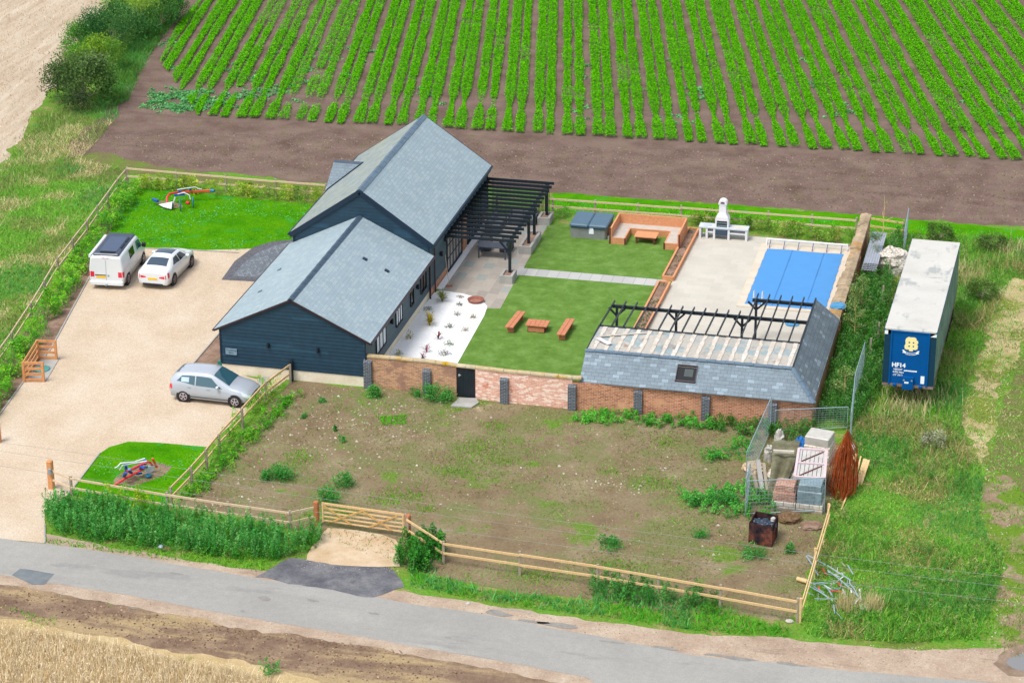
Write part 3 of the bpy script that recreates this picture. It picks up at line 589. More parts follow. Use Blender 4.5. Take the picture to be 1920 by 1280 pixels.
for a, b in zip(pts[:-1], pts[1:]):
    a, b = Vector((*a, 0)), Vector((*b, 0)); n = max(1, round((b - a).length / .62)); d = (b - a) / n
    for i in range(n):
        p = a + d * i; q = p + d * .98; nn = Vector((-d.y, d.x, 0)).normalized(); z = HT + .002 + random.uniform(0, .015); o = random.uniform(-.01, .015)
        m.add([tuple(p - nn * (.04 + o) + Vector((0, 0, z))), tuple(q - nn * (.04 + o) + Vector((0, 0, z))), tuple(q + nn * .28 + Vector((0, 0, z))), tuple(p + nn * .28 + Vector((0, 0, z))),
               tuple(p - nn * (.03 + o) + Vector((0, 0, z + .07))), tuple(q - nn * (.03 + o) + Vector((0, 0, z + .07))), tuple(q + nn * .12 + Vector((0, 0, z + .13))), tuple(p + nn * .12 + Vector((0, 0, z + .13))), tuple(q + nn * .27 + Vector((0, 0, z + .07))), tuple(p + nn * .27 + Vector((0, 0, z + .07)))],
              [(0, 1, 5, 4), (4, 5, 6, 7), (7, 6, 8, 9), (9, 8, 2, 3), (0, 4, 7, 9, 3), (1, 2, 8, 6, 5)])
m.build('coping', M['wallcop'], BW, world=True)
for i, (px_, py_) in enumerate(((692, 725), (801.5, 737), (945.5, 757), (1073, 768), (1196, 776), (1324, 784), (1450, 794))):
    p = G(px_, py_); yy = -.02 if i < 2 else (-.34 if i in (2, 3) else -.06); h_ = (1.5, 1.3, 1.35, 1.33, 1.25, 1.25, 1.25)[i]
    m = MB(); m.box(p.x - .21, yy - .14, -.05, p.x + .19, yy + .02, h_ - .12); m.add([(p.x - .21, yy - .14, h_ - .12), (p.x + .19, yy - .14, h_ - .12), (p.x + .19, yy + .02, h_), (p.x - .21, yy + .02, h_)], [(0, 1, 2, 3)])
    m.build('pillar', M['darkbrick'], BW, world=True)
m = MB(); m.box(4.62, -.17, 0, 4.68, -.02, 1.58); m.box(5.52, -.2, 0, 5.58, -.05, 1.58); m.box(4.68, -.18, 1.52, 5.52, -.03, 1.58); fr = m.build('door_frame', M['ironox'], BW, world=True)
m = MB()
for i in range(6): m.box(4.69 + i * .138, -.15 - .004 * (i % 2), .03, 4.69 + (i + 1) * .138 - .006, -.08, 1.51)
dr = m.build('door', M['black'], BW, world=True)
m = MB(); m.box(4.73, -.2, 1.12, 4.80, -.155, 1.24); m.tube([(4.75, -.2, 1.2), (4.86, -.2, 1.19)], .014, 6); m.build('handle', pmat('bright steel', c(190, 195, 200, .9), .3, .6, metal=.8), dr, world=True)
st = GP([(845, 763), (861, 748), (893, 749), (898, 757), (884, 766)]); tag(rigid('door_step', MB().prism([(p.x, p.y, .02) for p in st], (0, 0, .07)), M['concrete'], 'pale concrete step in front of the black garden door', 'step'), None)
# right-hand wall
RWm = empty('garden_wall', (21.7, 18, 0), label='crumbling brick wall beside the pool with broad weathered coping', cat='wall')
m = MB(); m.box(21.45, .3, -.1, 21.9, 26.1, 1.25); m.box(21.9, 10.6, -.1, 22.0, 10.95, 1.15); m.box(21.9, 15, -.1, 22.0, 15.35, 1.1); m.box(21.9, 20, -.1, 22.0, 20.35, 1.1); m.build('wall', M['brick'], RWm, world=True)
m = MB(); y = 10.2; random.seed(5)
while y < 26.1:
    L = random.uniform(.5, 1.1); wx = random.uniform(-.05, .05) + (.10 if y < 17 else 0); z = 1.25 + random.uniform(0, .05) + (.12 if y > 20 else 0); y2 = min(y + L, 26.12)
    m.add([(21.38 - wx, y, z - .06), (21.97, y, z - .06), (21.97, y2, z - .06), (21.38 - wx, y2, z - .06), (21.40 - wx, y, z + .05), (21.68, y, z + .12), (21.95, y, z + .04), (21.40 - wx, y2, z + .05), (21.68, y2, z + .12), (21.95, y2, z + .04)],
          [(0, 1, 6, 5, 4), (3, 7, 8, 9, 2), (4, 5, 8, 7), (5, 6, 9, 8), (0, 4, 7, 3), (1, 2, 9, 6), (0, 3, 2, 1)]); y = y2 + .004
m.build('coping', gmat('weathered tan coping', [(.3, c(150, 132, 108, 1.35)), (.5, c(184, 164, 136, 1.35)), (.7, c(214, 188, 158, 1.35))], .8, layers=[(1.2, .58, .68, c(128, 116, 92, 1.35)), (.5, .6, .66, c(190, 150, 100, 1.35))], grains=[(6, .8, 1.15)], bump=(8, .8, .05)), RWm, world=True)

# ================================================================ hut with hipped slate front, stripped rear roof and open rafters
HUT = empty('outbuilding', (16, 3, 0), label='half built brick outbuilding with slate hip roof and open black rafters by the pool', cat='outbuilding')
ez, rz = 1.44, 2.5; y0, yr = .12 - .3, 1.32; x0_, x1_ = 10.72, 21.98; xh = 20.72; ye = 10.3
M['hutroofback'] = brickmat('stripped roof felt and mortar lines', c(196, 192, 182), c(212, 206, 194), c(206, 200, 188), .9, 30, .001, patch=[(1.1, .48, .6, c(168, 186, 190)), (1.3, .6, .7, c(176, 152, 136)), (.6, .55, .65, c(160, 154, 142))], grain=(7, .85, 1.12), bumpd=.001)
M['hutbatten'] = gmat('whitened mortar ribs', [(.3, c(214, 198, 178)), (.5, c(236, 226, 212)), (.7, c(244, 240, 230))], 1.5, grains=[(6, .85, 1.08)])
m = MB(); m.mi = 0
# front slope with skylight hole (split into strips)
sx0, sx1, sy0, sy1 = 15.28, 16.27, .2, .96
def fz(y): return ez + (y - y0) * (rz - ez) / (yr - y0)
def fq(xa, xb, ya, yb): m.prism([(xa, ya, fz(ya)), (xb, ya, fz(ya)), (xb, yb, fz(yb)), (xa, yb, fz(yb))], (0, 0, -.05))
fq(x0_, sx0, y0, yr); fq(sx1, 20.3, y0, yr); fq(sx0, sx1, y0, sy0); fq(sx0, sx1, sy1, yr)
m.prism([(20.3, y0, ez), (x1_, y0, ez), (xh, yr, rz), (20.3, yr, rz)], (0, 0, -.05))
m.mi = 1
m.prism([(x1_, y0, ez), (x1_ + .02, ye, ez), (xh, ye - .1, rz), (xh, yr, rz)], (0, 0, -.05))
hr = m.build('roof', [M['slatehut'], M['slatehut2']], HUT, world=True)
m = MB(); m.prism([(x0_ + .05, yr, rz - .03), (xh, yr, rz - .03), (xh, 4.6, 2.38), (x0_ + .02, 4.6, 2.38)], (0, 0, -.06)); m.mi = 1
random.seed(9)
for i in range(18):
    x = x0_ + .35 + i * .555; ja, jb = random.uniform(.05, .12), random.uniform(.08, .16)
    k = 7
    for j in range(k):
        ya, yb = yr + .05 + (4.45 - yr) * j / k, yr + .05 + (4.45 - yr) * (j + 1) / k
        wa = .07 + .05 * random.random(); z = lambda y: rz - .028 + (2.38 - rz + .03) * (y - yr) / (4.6 - yr)
        o = random.uniform(-.02, .02); m.prism([(x - wa + o, ya, z(ya) + .004), (x + wa + o, ya, z(ya) + .004), (x + wa + o, yb, z(yb) + .004), (x - wa + o, yb, z(yb) + .004)], (0, 0, .02))
m.build('stripped_roof', [M['hutroofback'], M['hutbatten']], HUT, world=True)
m = MB(); ridge_tiles(m, (x0_ - .02, yr, rz), (xh, yr, rz), .16, .06, 22); ridge_tiles(m, (x1_ + .02, y0 - .02, ez), (xh, yr, rz), .12, .03, 5); m.build('ridge_tiles', M['ridge2'], HUT, world=True)
sk = MB(); t = .035
for a in ((sx0, sy0, sx0 + t, sy1), (sx1 - t, sy0, sx1, sy1), (sx0, sy0, sx1, sy0 + t), (sx0, sy1 - t, sx1, sy1)):
    sk.prism([(a[0], a[1], fz(a[1]) + .02), (a[2], a[1], fz(a[1]) + .02), (a[2], a[3], fz(a[3]) + .02), (a[0], a[3], fz(a[3]) + .02)], (0, 0, .05))
so_ = sk.build('skylight', M['ironox'], HUT, world=True); gl = MB(); gl.prism([(sx0 + .02, sy0 + .02, fz(sy0 + .02) - .04), (sx1 - .02, sy0 + .02, fz(sy0 + .02) - .04), (sx1 - .02, sy1 - .02, fz(sy1 - .02) - .04), (sx0 + .02, sy1 - .02, fz(sy1 - .02) - .04)], (0, 0, -.02)); gl.build('pane', M['glass'], so_, world=True)
gl = MB(); gl.prism([(15.66, .5, fz(.5) - .03), (16.08, .5, fz(.5) - .03), (16.08, .84, fz(.84) - .03), (15.66, .84, fz(.84) - .03)], (0, 0, .008)); gl.build('painted_reflection', pmat('grey reflection tone', c(70, 82, 84), .5, .3), so_, world=True)  # grey patch painting a reflection into the skylight pane
m = MB(); m.prism([(x0_ + .02, .1, 0), (x0_ + .02, 4.5, 0), (x0_ + .02, 4.5, 2.27), (x0_ + .02, 1.4, 2.36), (x0_ + .02, .1, 1.5)], (.22, 0, 0)); m.build('side_wall', M['brick'], HUT, world=True)
m = MB()
m.box(x0_, 4.52, 2.28, 20.7, 4.66, 2.42); m.box(x0_ - .03, yr, 2.3, x0_ + .04, 4.6, 2.44)
m.build('wall_plate', M['black'], HUT, world=True)
m = MB(); m.box(x0_, 7.88, 2.02, xh - .1, 8.02, 2.17); m.build('beam', M['black'], HUT, world=True)
m = MB(); m.box(17.55, 10.0, 2.12, xh, 10.14, 2.28); m.build('beam', M['black'], HUT, world=True)
def hpost(x, y, z1, both=1):
    m = MB(); m.box(x - .06, y - .06, 0, x + .06, y + .06, z1)
    if both >= 0: m.bar((x + .02, y, z1 - .42), (x + .42, y, z1 - .02), .08, .09)
    if both <= 0 or both == 1: m.bar((x - .02, y, z1 - .42), (x - .42, y, z1 - .02), .08, .09)
    m.build('post', M['black'], HUT, world=True)
for x, y, z1 in ((10.95, 7.95, 2.02), (14.0, 7.95, 2.02), (17.35, 7.95, 2.02), (17.75, 10.07, 2.12)): hpost(x, y, z1, 1)
for i in range(18):
    x = x0_ + .04 + i * (xh - .06 - x0_) / 17; lng = x > 17.3; ytip = 10.55 if lng else 8.35; zt = 2.36 if lng else 2.22
    m = MB(); m.bar((x, 4.62, 2.44), (x, ytip, zt), .055, .11); m.build('rafter', M['black'], HUT, world=True)
m = MB(); m.bar((xh + .02, yr, rz - .04), (xh + .02, ye, rz - .04), .06, .1); m.build('ridge_board', M['black'], HUT, world=True)
# loose things lying on the stripped roof
rigid('plank', MB().bar((11.0, 3.0, 2.5), (13.2, 4.1, 2.44), .12, .03), M['hutbatten'], 'pale plank lying across the left end of the stripped hut roof', 'plank')
rigid('board', MB().bar((11.0, 2.75, 2.53), (11.75, 2.1, 2.53), .26, .03), pmat('white board', c(240, 236, 236), .6), 'white board lying flat on the left end of the stripped hut roof', 'board')

# ================================================================ pergola by the main barn
PG = empty('pergola', (2, 20, 0), label='black timber pergola along the barn with sixteen rafters on block planters', cat='pergola')
pb = MB(); z = 2.32
for i in range(16):
    y = 15.25 + i * (24.75 - 15.25) / 15
    MB().bar((.02, y, z), (3.98, y, z), .06, .16).build('rafter', M['black'], PG, world=True)
MB().box(3.5, 15.0, z - .24, 3.62, 25.0, z - .08).build('beam', M['black'], PG, world=True)
MB().box(.06, 15.0, z - .24, .14, 25.0, z - .08).build('beam', M['black'], PG, world=True)
for y, br in ((15.55, 1), (20.1, 0), (21.5, 0), (24.75, 0)):
    m = MB(); m.box(3.49, y - .075, .3, 3.63, y + .075, z - .24)
    if br: m.bar((3.5, y, 1.55), (2.95, y, z - .12), .09, .09); m.bar((3.56, y + .05, 1.6), (3.56, y + .5, z - .25), .07, .08)
    else: m.bar((3.56, y + .05, 1.6), (3.56, y + .5, z - .25), .07, .08); m.bar((3.56, y - .05, 1.6), (3.56, y - .5, z - .25), .07, .08)
    m.build('post', M['black'], PG, world=True)
for i in range(44):
    x = .25 + i * .078; MB().box(x, 25.05, .05, x + .03, 25.08, 2.2).build('screen_slat', M['black'], PG, world=True)
m = MB(); m.box(.1, 25.02, 2.16, 3.75, 25.1, 2.26); m.box(.1, 25.02, .02, 3.75, 25.1, .08); m.build('screen_rail', M['black'], PG, world=True)
# planters: hollow block boxes
def planter(x0, y0, x1, y1, h, lab):
    t_ = .14; m = MB(); m.box(x0, y0, 0, x1, y0 + t_, h); m.box(x0, y1 - t_, 0, x1, y1, h); m.box(x0, y0 + t_, 0, x0 + t_, y1 - t_, h); m.box(x1 - t_, y0 + t_, 0, x1, y1 - t_, h)
    e = empty('planter', ((x0 + x1) / 2, (y0 + y1) / 2, 0), label=lab, cat='planter', group='grey block planters under the pergola posts')
    m.build('blocks', M['concrete'], e, world=True)
    MB().box(x0 + t_, y0 + t_, 0, x1 - t_, y1 - t_, h - .08).build('soil', M['bedsoil'], e, world=True)
planter(3.16, 14.75, 3.88, 15.85, .46, 'square grey block planter at the near pergola post'); planter(3.16, 19.3, 3.88, 21.9, .46, 'long grey block planter holding the two middle pergola posts'); planter(3.16, 24.0, 3.88, 25.1, .46, 'square grey block planter at the far end post of the pergola')
# ================================================================ timber & garden things
def woodmat(name, a, b_, k=None, rough=.75):
    m, N, b = newmat(name); v = coords(N, 'Object', (1, 1, 1))
    col = ramp(N, noise(N, coords(N, 'Object', (6, 6, 6)), 1.2, 5, .7, 1.5), [(.3, a), (.7, b_)])
    N.links.new(col, b.inputs['Base Color']); b.inputs['Roughness'].default_value = rough
    return m
M['orangewood'] = woodmat('orange stained timber', c(196, 128, 88, 1.15), c(226, 164, 118, 1.15))
M['benchwood'] = woodmat('reddish decking timber', c(176, 104, 74, 1.2), c(214, 146, 108, 1.2))
M['darkwood'] = woodmat('dark stained end grain', c(84, 44, 36, 1.0), c(110, 62, 50, 1.0))
M['newwood'] = woodmat('fresh sawn pine', c(214, 172, 116, 1.25), c(240, 208, 158, 1.25))
M['palewood'] = woodmat('bleached rail timber', c(214, 184, 148, 1.3), c(238, 214, 182, 1.3))
M['oldwood'] = woodmat('grey weathered timber', c(140, 128, 112, 1.1), c(172, 160, 142, 1.1))
M['postwood'] = woodmat('brown gate post timber', c(156, 94, 60, 1.1), c(190, 124, 84, 1.1))
M['tankwood'] = woodmat('honey treated timber', c(190, 124, 74, 1.1), c(224, 164, 112, 1.1))
M['steel'] = pmat('galvanised steel', c(150, 170, 178, 1.0), .45, .5, metal=.3)
M['offwhite'] = pmat('cream cushion board', c(222, 212, 200), .7)
M['white'] = pmat('white cast stone', c(236, 236, 238, 1.25), .7, .3, var=.08)
# hot tub
HTx0, HTy0, HTx1, HTy1 = 5.42, 22.45, 7.5, 24.55
HTb = empty('hot_tub', (6.46, 23.5, 0), label='grey hot tub with folding blue grey cover next to the timber seating', cat='hot tub')
m = MB(); m.bbox(HTx0, HTy0, .02, HTx1, HTy1, .72, .1)
for i in range(1, 8): x = HTx0 + .1 + i * .235; m.box(x - .01, HTy0 - .006, .05, x + .01, HTy0 + .01, .68)
m.build('cabinet', pmat('grey cabinet panels', c(128, 132, 130, 1.0), .6, .3), HTb, world=True)
m = MB(); xm = (HTx0 + HTx1) / 2
m.bbox(HTx0 - .05, HTy0 - .05, .70, xm - .006, HTy1 + .05, .86, .06); m.bbox(xm + .006, HTy0 - .05, .70, HTx1 + .05, HTy1 + .05, .86, .06)
m.build('cover', pmat('blue grey vinyl cover', c(84, 114, 134, 1.35), .5, .4, var=.1), HTb, world=True)
MB().box(6.5, HTy0 - .02, .32, 6.78, HTy0 - .008, .68).build('label_plate', pmat('white notice', c(228, 232, 244, 1.0), .5), HTb, world=True)
m = MB(); m.bar((HTx0 + .1, HTy0 - .06, .7), (6.55, HTy0 - .06, .66), .02, .05); m.bar((6.75, HTy0 - .06, .66), (HTx1 - .1, HTy0 - .06, .7), .02, .05); m.build('cover_strap', pmat('navy strap', c(20, 50, 74, 1), .6), HTb, world=True)
MB().box(HTx1 + .06, HTy0 + .1, .02, HTx1 + .18, HTy0 + .3, .22).build('plug_box', M['steel'], HTb, world=True)
# U-shaped sofa of timber
SFA = empty('corner_sofa', (9.8, 23.2, 0), label='large U shaped timber garden sofa with cream seats and high plank back', cat='sofa')
sx0, sx1, sy0, sy1 = 7.82, 11.78, 21.7, 24.45
m = MB()
m.box(sx0, sy1 - .1, 0, sx1, sy1, .98); m.box(sx0, sy0 + .25, 0, sx0 + .09, sy1 - .1, .97); m.box(sx1 - .09, sy0 + .0, 0, sx1, sy1 - .1, .97); m.build('backrest', M['orangewood'], SFA, world=True)
m = MB()
m.box(sx0 + .09, sy0 + .25, 0, sx0 + .85, sy0 + .32, .4); m.box(sx0 + .78, sy0 + .32, 0, sx0 + .85, sy1 - .75, .4); m.box(sx0 + .85, sy1 - .82, 0, sx1 - .85, sy1 - .75, .4); m.box(sx1 - .85, sy0 + .05, 0, sx1 - .78, sy1 - .75, .4); m.box(sx1 - .78, sy0 + .05, 0, sx1 - .09, sy0 + .12, .4)
m.build('base', M['orangewood'], SFA, world=True)
for a in ((sx0 + .09, sy0 + .32, sx0 + .78, sy1 - .1), (sx0 + .78, sy1 - .75, sx1 - .78, sy1 - .1), (sx1 - .78, sy0 + .12, sx1 - .09, sy1 - .1)):
    MB().box(a[0] + .003, a[1], .33, a[2] - .003, a[3], .40).build('seat', M['offwhite'], SFA, world=True)
for x, y in ((sx0 - .012, sy0 + .24), (sx1 + .012, sy0 - .01), (sx0 + .85, sy0 + .24), (sx1 - .85, sy0 + .04)):
    m = MB(); m.box(x - .04, y - .03, 0, x + .04, y + .02, .97 if x < sx0 + .1 or x > sx1 - .1 else .41); m.build('corner_post', M['darkwood'], SFA, world=True)
def table(name, cx, cy, lx, ly, h, n, along, lab, cat, topmat, rz=0, inset=.12, group=None, legmat=None):
    e = empty(name, (cx, cy, 0), rz, lab, cat, group)
    if along == 'x':
        d = ly / n
        for i in range(n): MB().box(-lx / 2, -ly / 2 + i * d + .006, h - .05, lx / 2, -ly / 2 + (i + 1) * d - .006, h).build('plank', topmat, e)
    else:
        d = lx / n
        for i in range(n): MB().box(-lx / 2 + i * d + .006, -ly / 2, h - .05, -lx / 2 + (i + 1) * d - .006, ly / 2, h).build('plank', topmat, e)
    return e
e = table('coffee_table', 9.75, 22.75, 1.25, .95, .45, 5, 'x', 'square slatted timber coffee table in front of the U shaped sofa', 'table', M['orangewood'])
for x in (-.5, .5):
    for y in (-.38, .38): MB().box(x - .05, y - .05, 0, x + .05, y + .05, .395).build('leg', M['darkwood'], e)
MB().box(-.55, -.42, .3, .55, .42, .394).build('apron', M['darkwood'], e)
# benches and table on the near lawn
def bench_at(pa, pb, lab):
    a = G(*pa, .42); b = G(*pb, .42); c0_ = (a + b) / 2; L = (b - a).length; rz = math.atan2((b - a).y, (b - a).x)
    e = empty('bench', (c0_.x, c0_.y, 0), rz, lab, 'bench', 'low timber benches on the artificial lawn')
    for j in (-1, 1): MB().box(-L / 2, j * .115 - .105, .37, L / 2, j * .115 + .105, .42).build('plank', M['benchwood'], e)
    for s_ in (-1, 1): MB().box(s_ * (L / 2 - .3) - .05, -.17, 0, s_ * (L / 2 - .3) + .05, .17, .368).build('leg', M['benchwood'], e)
    MB().box(-L / 2 + .35, -.03, .1, L / 2 - .35, .03, .2).build('stretcher', M['darkwood'], e)
bench_at((954, 613), (978, 583), 'timber bench to the left of the small slatted table, nearer the barn')
bench_at((1051, 627), (1070, 597), 'timber bench to the right of the small slatted table, nearer the hut')
p = G(1008, 605, .42); e = table('low_table', p.x, p.y, 1.15, .85, .42, 5, 'y', 'low slatted timber table between the two benches on the lawn', 'table', M['benchwood'])
for x in (-.4, .4): MB().box(x - .05, -.36, 0, x + .05, .36, .368).build('leg', M['darkwood'], e)
MB().box(-.42, -.37, .06, .42, -.31, .3).build('apron', M['benchwood'], e)
# raised sleeper beds
for (pts, lab) in (([(11.67, 17.25), (12.25, 17.17), (12.36, 24.85), (11.78, 24.9)], 'raised sleeper bed between the upper lawn and the pool terrace'), ([(11.5, 8.3), (12.1, 8.3), (12.2, 16.42), (11.6, 16.45)], 'raised sleeper bed beside the lower lawn, running towards the hut')):
    e = empty('raised_bed', (pts[0][0], pts[0][1], 0), label=lab, cat='raised bed', group='sleeper beds along the terrace')
    P4 = [Vector((*q, .13)) for q in pts]
    for i in range(4): MB().bar(P4[i], P4[(i + 1) % 4], .1, .26 + .004 * (i % 2)).build('sleeper', M['orangewood'], e, world=True)
    MB().prism([(q.x, q.y, .0) for q in P4], (0, 0, .16)).build('soil', M['bedsoil'], e, world=True)
    A = scatter([(q.x, q.y) for q in P4], 70); A = A[vnoise(A, 1.6) > .45]; A = xyz(A, .2) + rng.normal(0, .04, (len(A), 3)) * [1, 1, .4]
    raw_mesh('seedlings', leaf_quads(A, .1), len(A), 4, pick([c(92, 150, 80), c(120, 120, 90), c(70, 130, 70)], len(A)), LEAF, e, (pts[0][0], pts[0][1], 0))
# outdoor kitchen with white chimney barbecue
BQ = empty('outdoor_kitchen', (13.9, 24.25, 0), label='white masonry barbecue with bottle shaped chimney and side worktops', cat='barbecue')
bx0, bx1, by0, by1, hh = 12.5, 15.3, 24.0, 24.62, .72
MB().bbox(bx0, by0 - .03, hh - .09, bx1, by1, hh, .012).build('worktop', pmat('pale grey worktop', c(214, 222, 230, 1.35), .5, .3, var=.08), BQ, world=True)
for x in (12.58, 12.96, 13.38, 14.2, 15.2): MB().box(x - .06, by0, 0, x + .06, by1 - .02, hh - .092).build('pillar', M['white'], BQ, world=True)
for a, b_, z in ((13.02, 13.32, .36), (14.26, 15.14, .36)): MB().box(a, by0 + .02, z, b_, by1 - .03, z + .07).build('shelf', M['white'], BQ, world=True)
MB().bbox(13.45, by0 - .05, .28, 14.13, by1 - .1, hh - .095, .03).build('drawer', pmat('slate blue drawer', c(52, 72, 88, 1.0), .5), BQ, world=True)
MB().box(12.75, by0 + .1, hh + .001, 13.2, by0 + .4, hh + .006).build('sink', pmat('grey sink', c(190, 198, 206, 1.2), .4), BQ, world=True)
MB().box(14.4, by0 + .08, hh + .001, 15.1, by0 + .38, hh + .008).build('chopping_board', pmat('cream board', c(240, 224, 196, 1.4), .6), BQ, world=True)
# chimney: outline in x-z with a rounded top, extruded
cxx = 13.8
def chim(zs):  # half-width
    z = zs
    if z < 1.22: return .38
    if z < 1.55: return .38 - (z - 1.22) / .33 * .18
    if z < 2.02: return .2 - (z - 1.55) * .02
    return .19
m = MB(); yf, yb = by0 + .02, by1 - .04
def ring(z, yF=None):
    w_ = chim(z); d = .28 if z < 1.3 else (.28 - (z - 1.3) * .25 if z < 1.6 else .2); yc = 24.32
    return [(cxx - w_, yc - d, z), (cxx + w_, yc - d, z), (cxx + w_, yc + d, z), (cxx - w_, yc + d, z)]
zsl = [1.1, 1.22, 1.3, 1.4, 1.5, 1.58, 1.8, 2.0, 2.04, 2.12]
V = []; F = []
for z in zsl: V += ring(z)
for i in range(len(zsl) - 1): F += [(i * 4 + k, i * 4 + (k + 1) % 4, (i + 1) * 4 + (k + 1) % 4, (i + 1) * 4 + k) for k in range(4)]
m.add(V, F + [(0, 1, 2, 3)])
dome = [(cxx - .24, 2.04)] + [(cxx + .24 * -math.cos(math.pi * k / 10), 2.12 + .2 * math.sin(math.pi * k / 10)) for k in range(11)] + [(cxx + .24, 2.04)]
m.prism([(x, 24.10, z) for x, z in dome], (0, .44, 0))
m.box(cxx - .38, by0 + .04, hh, cxx - .3, 24.6, 1.1); m.box(cxx + .3, by0 + .04, hh, cxx + .38, 24.6, 1.1); m.box(cxx - .3, 24.5, hh, cxx + .3, 24.6, 1.1)
arch = [(cxx - .3, 1.1)] + [(cxx + -math.cos(math.pi * k / 8) * .3, 1.0 + .1 * math.sin(math.pi * k / 8)) for k in range(9)] + [(cxx + .3, 1.1)]
m.build('chimney', M['white'], BQ, world=True)
MB().prism([(cxx - .12, 24.095, 2.1), (cxx + .12, 24.095, 2.1), (cxx + .1, 24.095, 2.19), (cxx, 24.095, 2.22), (cxx - .1, 24.095, 2.19)], (0, -.004, 0)).build('smoke_opening', pmat('dark opening', c(90, 70, 80, 1), .8), BQ, world=True)  # dark plate on the dome front in place of a hole
MB().box(cxx - .3, 24.46, hh + .005, cxx + .3, 24.49, 1.09).build('firebox', pmat('maroon firebrick', c(112, 74, 78, 1.0), .8), BQ, world=True)
for z in (.80, .95): MB().box(cxx - .295, by0 + .06, z, cxx + .295, 24.44, z + .02).build('grill', M['steel'], BQ, world=True)
# pool
POOL = empty('swimming_pool', (18.6, 19, 0), label='rectangular pool under a bright blue cover with pale coping', cat='pool')
px0, px1, py0, py1 = 16.54, 20.78, 14.72, 23.08
m = MB(); m.box(px0 - .42, py0 - .38, .011, px1 + .6, py0, .05); m.box(px0 - .42, py1, .011, px1 + .6, py1 + .75, .05); m.box(px0 - .42, py0, .011, px0, py1, .05); m.box(px1, py0, .011, px1 + .6, py1, .05); m.build('coping', M['coping'], POOL, world=True)
nx, ny = 24, 48; V = []; F = []
for j in range(ny + 1):
    for i in range(nx + 1):
        x = px0 + (px1 - px0) * i / nx; y = py0 + (py1 - py0) * j / ny; z = .055 + (math.sin(x * 3.1 + y * .7) * math.sin(y * 2.3) * .006 + (vnoise(np.array([[x, y]]), 2.2)[0] - .5) * .03) * (1 if 0 < i < nx and 0 < j < ny else 0)
        V.append((x + (.03 * math.sin(y * 5) if i in (0, nx) else 0), y + (.05 * math.sin(x * 2.2) if j == ny else 0), z))
for j in range(ny):
    for i in range(nx): F.append((j * (nx + 1) + i, j * (nx + 1) + i + 1, (j + 1) * (nx + 1) + i + 1, (j + 1) * (nx + 1) + i))
mb = MB(); mb.add(V, F, True); cv = mb.build('cover', pmat('blue bubble cover', c(92, 168, 238, 1.6), .55, .2, var=.05, scale=1.2), POOL, world=True)
for x in (px0 + (px1 - px0) / 3, px0 + (px1 - px0) * 2 / 3 + .35):
    m = MB()
    for j in range(ny): m.bar((x, py0 + (py1 - py0) * j / ny, .082), (x, py0 + (py1 - py0) * (j + 1) / ny, .082), .018, .006)
    m.build('seam', pmat('cover seam', c(64, 140, 214, 1.6), .5), cv, world=True)
m = MB(); m.tube([(px0 - .1, 23.75, .36), (px1 + .12, 23.75, .36)], .055, 10); rl = m.build('reel', M['white'], POOL, world=True)
for x in (px0 - .12, px1 + .14):
    m = MB(); m.bar((x, 23.6, .05), (x, 23.75, .42), .05, .05); m.bar((x, 23.9, .05), (x, 23.75, .42), .05, .05); m.build('stand', M['white'], rl, world=True)
for i in range(6): x = px0 + .1 + i * (px1 - px0 - .25) / 5; MB().bar((x, 23.7, .33), (x, 23.1, .085), .04, .012).build('strap', pmat('navy strap', c(60, 70, 120, 1.1), .6), rl, world=True)
# pool ladder rails seen through the rafters
m = MB()
for x in (17.0, 17.45): m.tube([(x, 14.45, .03), (x, 14.47, .7), (x, 14.6, .82), (x, 14.85, .8), (x, 14.95, .6), (x, 14.95, .07)], .022, 8)
rigid('pool_ladder', m, M['white'], 'white handrails of the pool ladder at its near end', 'pool ladder')
def lumps(name, px, n, r, h, mat, label, cat, seed=1, flat=.5, base_z=0.0, squash=(1, 1)):
    """irregular crumpled heap: one displaced lumpy mesh"""
    rs_ = random.Random(seed); p = G(*px) if not isinstance(px, Vector) else px; nu, nv = 22, 9; V = []; F = []
    for j in range(nv + 1):
        t = j / nv
        for i in range(nu):
            a = 2 * math.pi * i / nu; rr = r * math.cos(t * math.pi / 2) ** .6; q = np.array([[math.cos(a) * rr * n + seed * 7, math.sin(a) * rr * n + t * 5]])
            k = .72 + .56 * vnoise(q, 1.7 / max(r, .2))[0]; V.append((math.cos(a) * rr * k * squash[0], math.sin(a) * rr * k * squash[1], h * math.sin(t * math.pi / 2) ** flat * (.8 + .4 * vnoise(q + 9, 2.2 / max(r, .2))[0])))
    for j in range(nv): F += [(j * nu + i, j * nu + (i + 1) % nu, (j + 1) * nu + (i + 1) % nu, (j + 1) * nu + i) for i in range(nu)]
    F.append(tuple(range(nv * nu, nv * nu + nu)))
    m = MB(Matrix.Translation((p.x, p.y, base_z))); m.add(V, F)
    return rigid(name, m, mat, label, cat)
M['bluesheet'] = pmat('blue plastic sheet', c(80, 160, 210, 1.4), .35, .5, var=.2, scale=8)
lumps('plastic_bag', Vector((19.3, 12.6, 0)), 1, .35, .08, M['bluesheet'], 'crumpled pale blue plastic bag on the terrace behind the rafters', 'bag', 3)
lumps('plastic_sheet', Vector((21.7, 12.2, 1.3)), 1, .38, .12, M['bluesheet'], 'blue plastic sheet lying on top of the pool side wall', 'sheet', 4, base_z=1.38)
# fire bowl in the pebbles
FB = empty('fire_pit', tuple(G(892, 566)), label='round rusty steel fire bowl sunk in white pebbles', cat='fire pit')
m = MB(); m.lathe([(.30, .04), (.40, .16), (.43, .18), (.45, .17), (.42, .10), (.34, .0)], 32); m.build('bowl', pmat('rusted steel', c(150, 96, 82, 1.1), .8, .2, var=.3, scale=6), FB)
m = MB(); m.lathe([(.001, .06), (.2, .055), (.31, .05)], 24); m.build('ash', pmat('burnt ash', c(172, 124, 108, 1.2), .9, .1, var=.4, scale=9), FB)
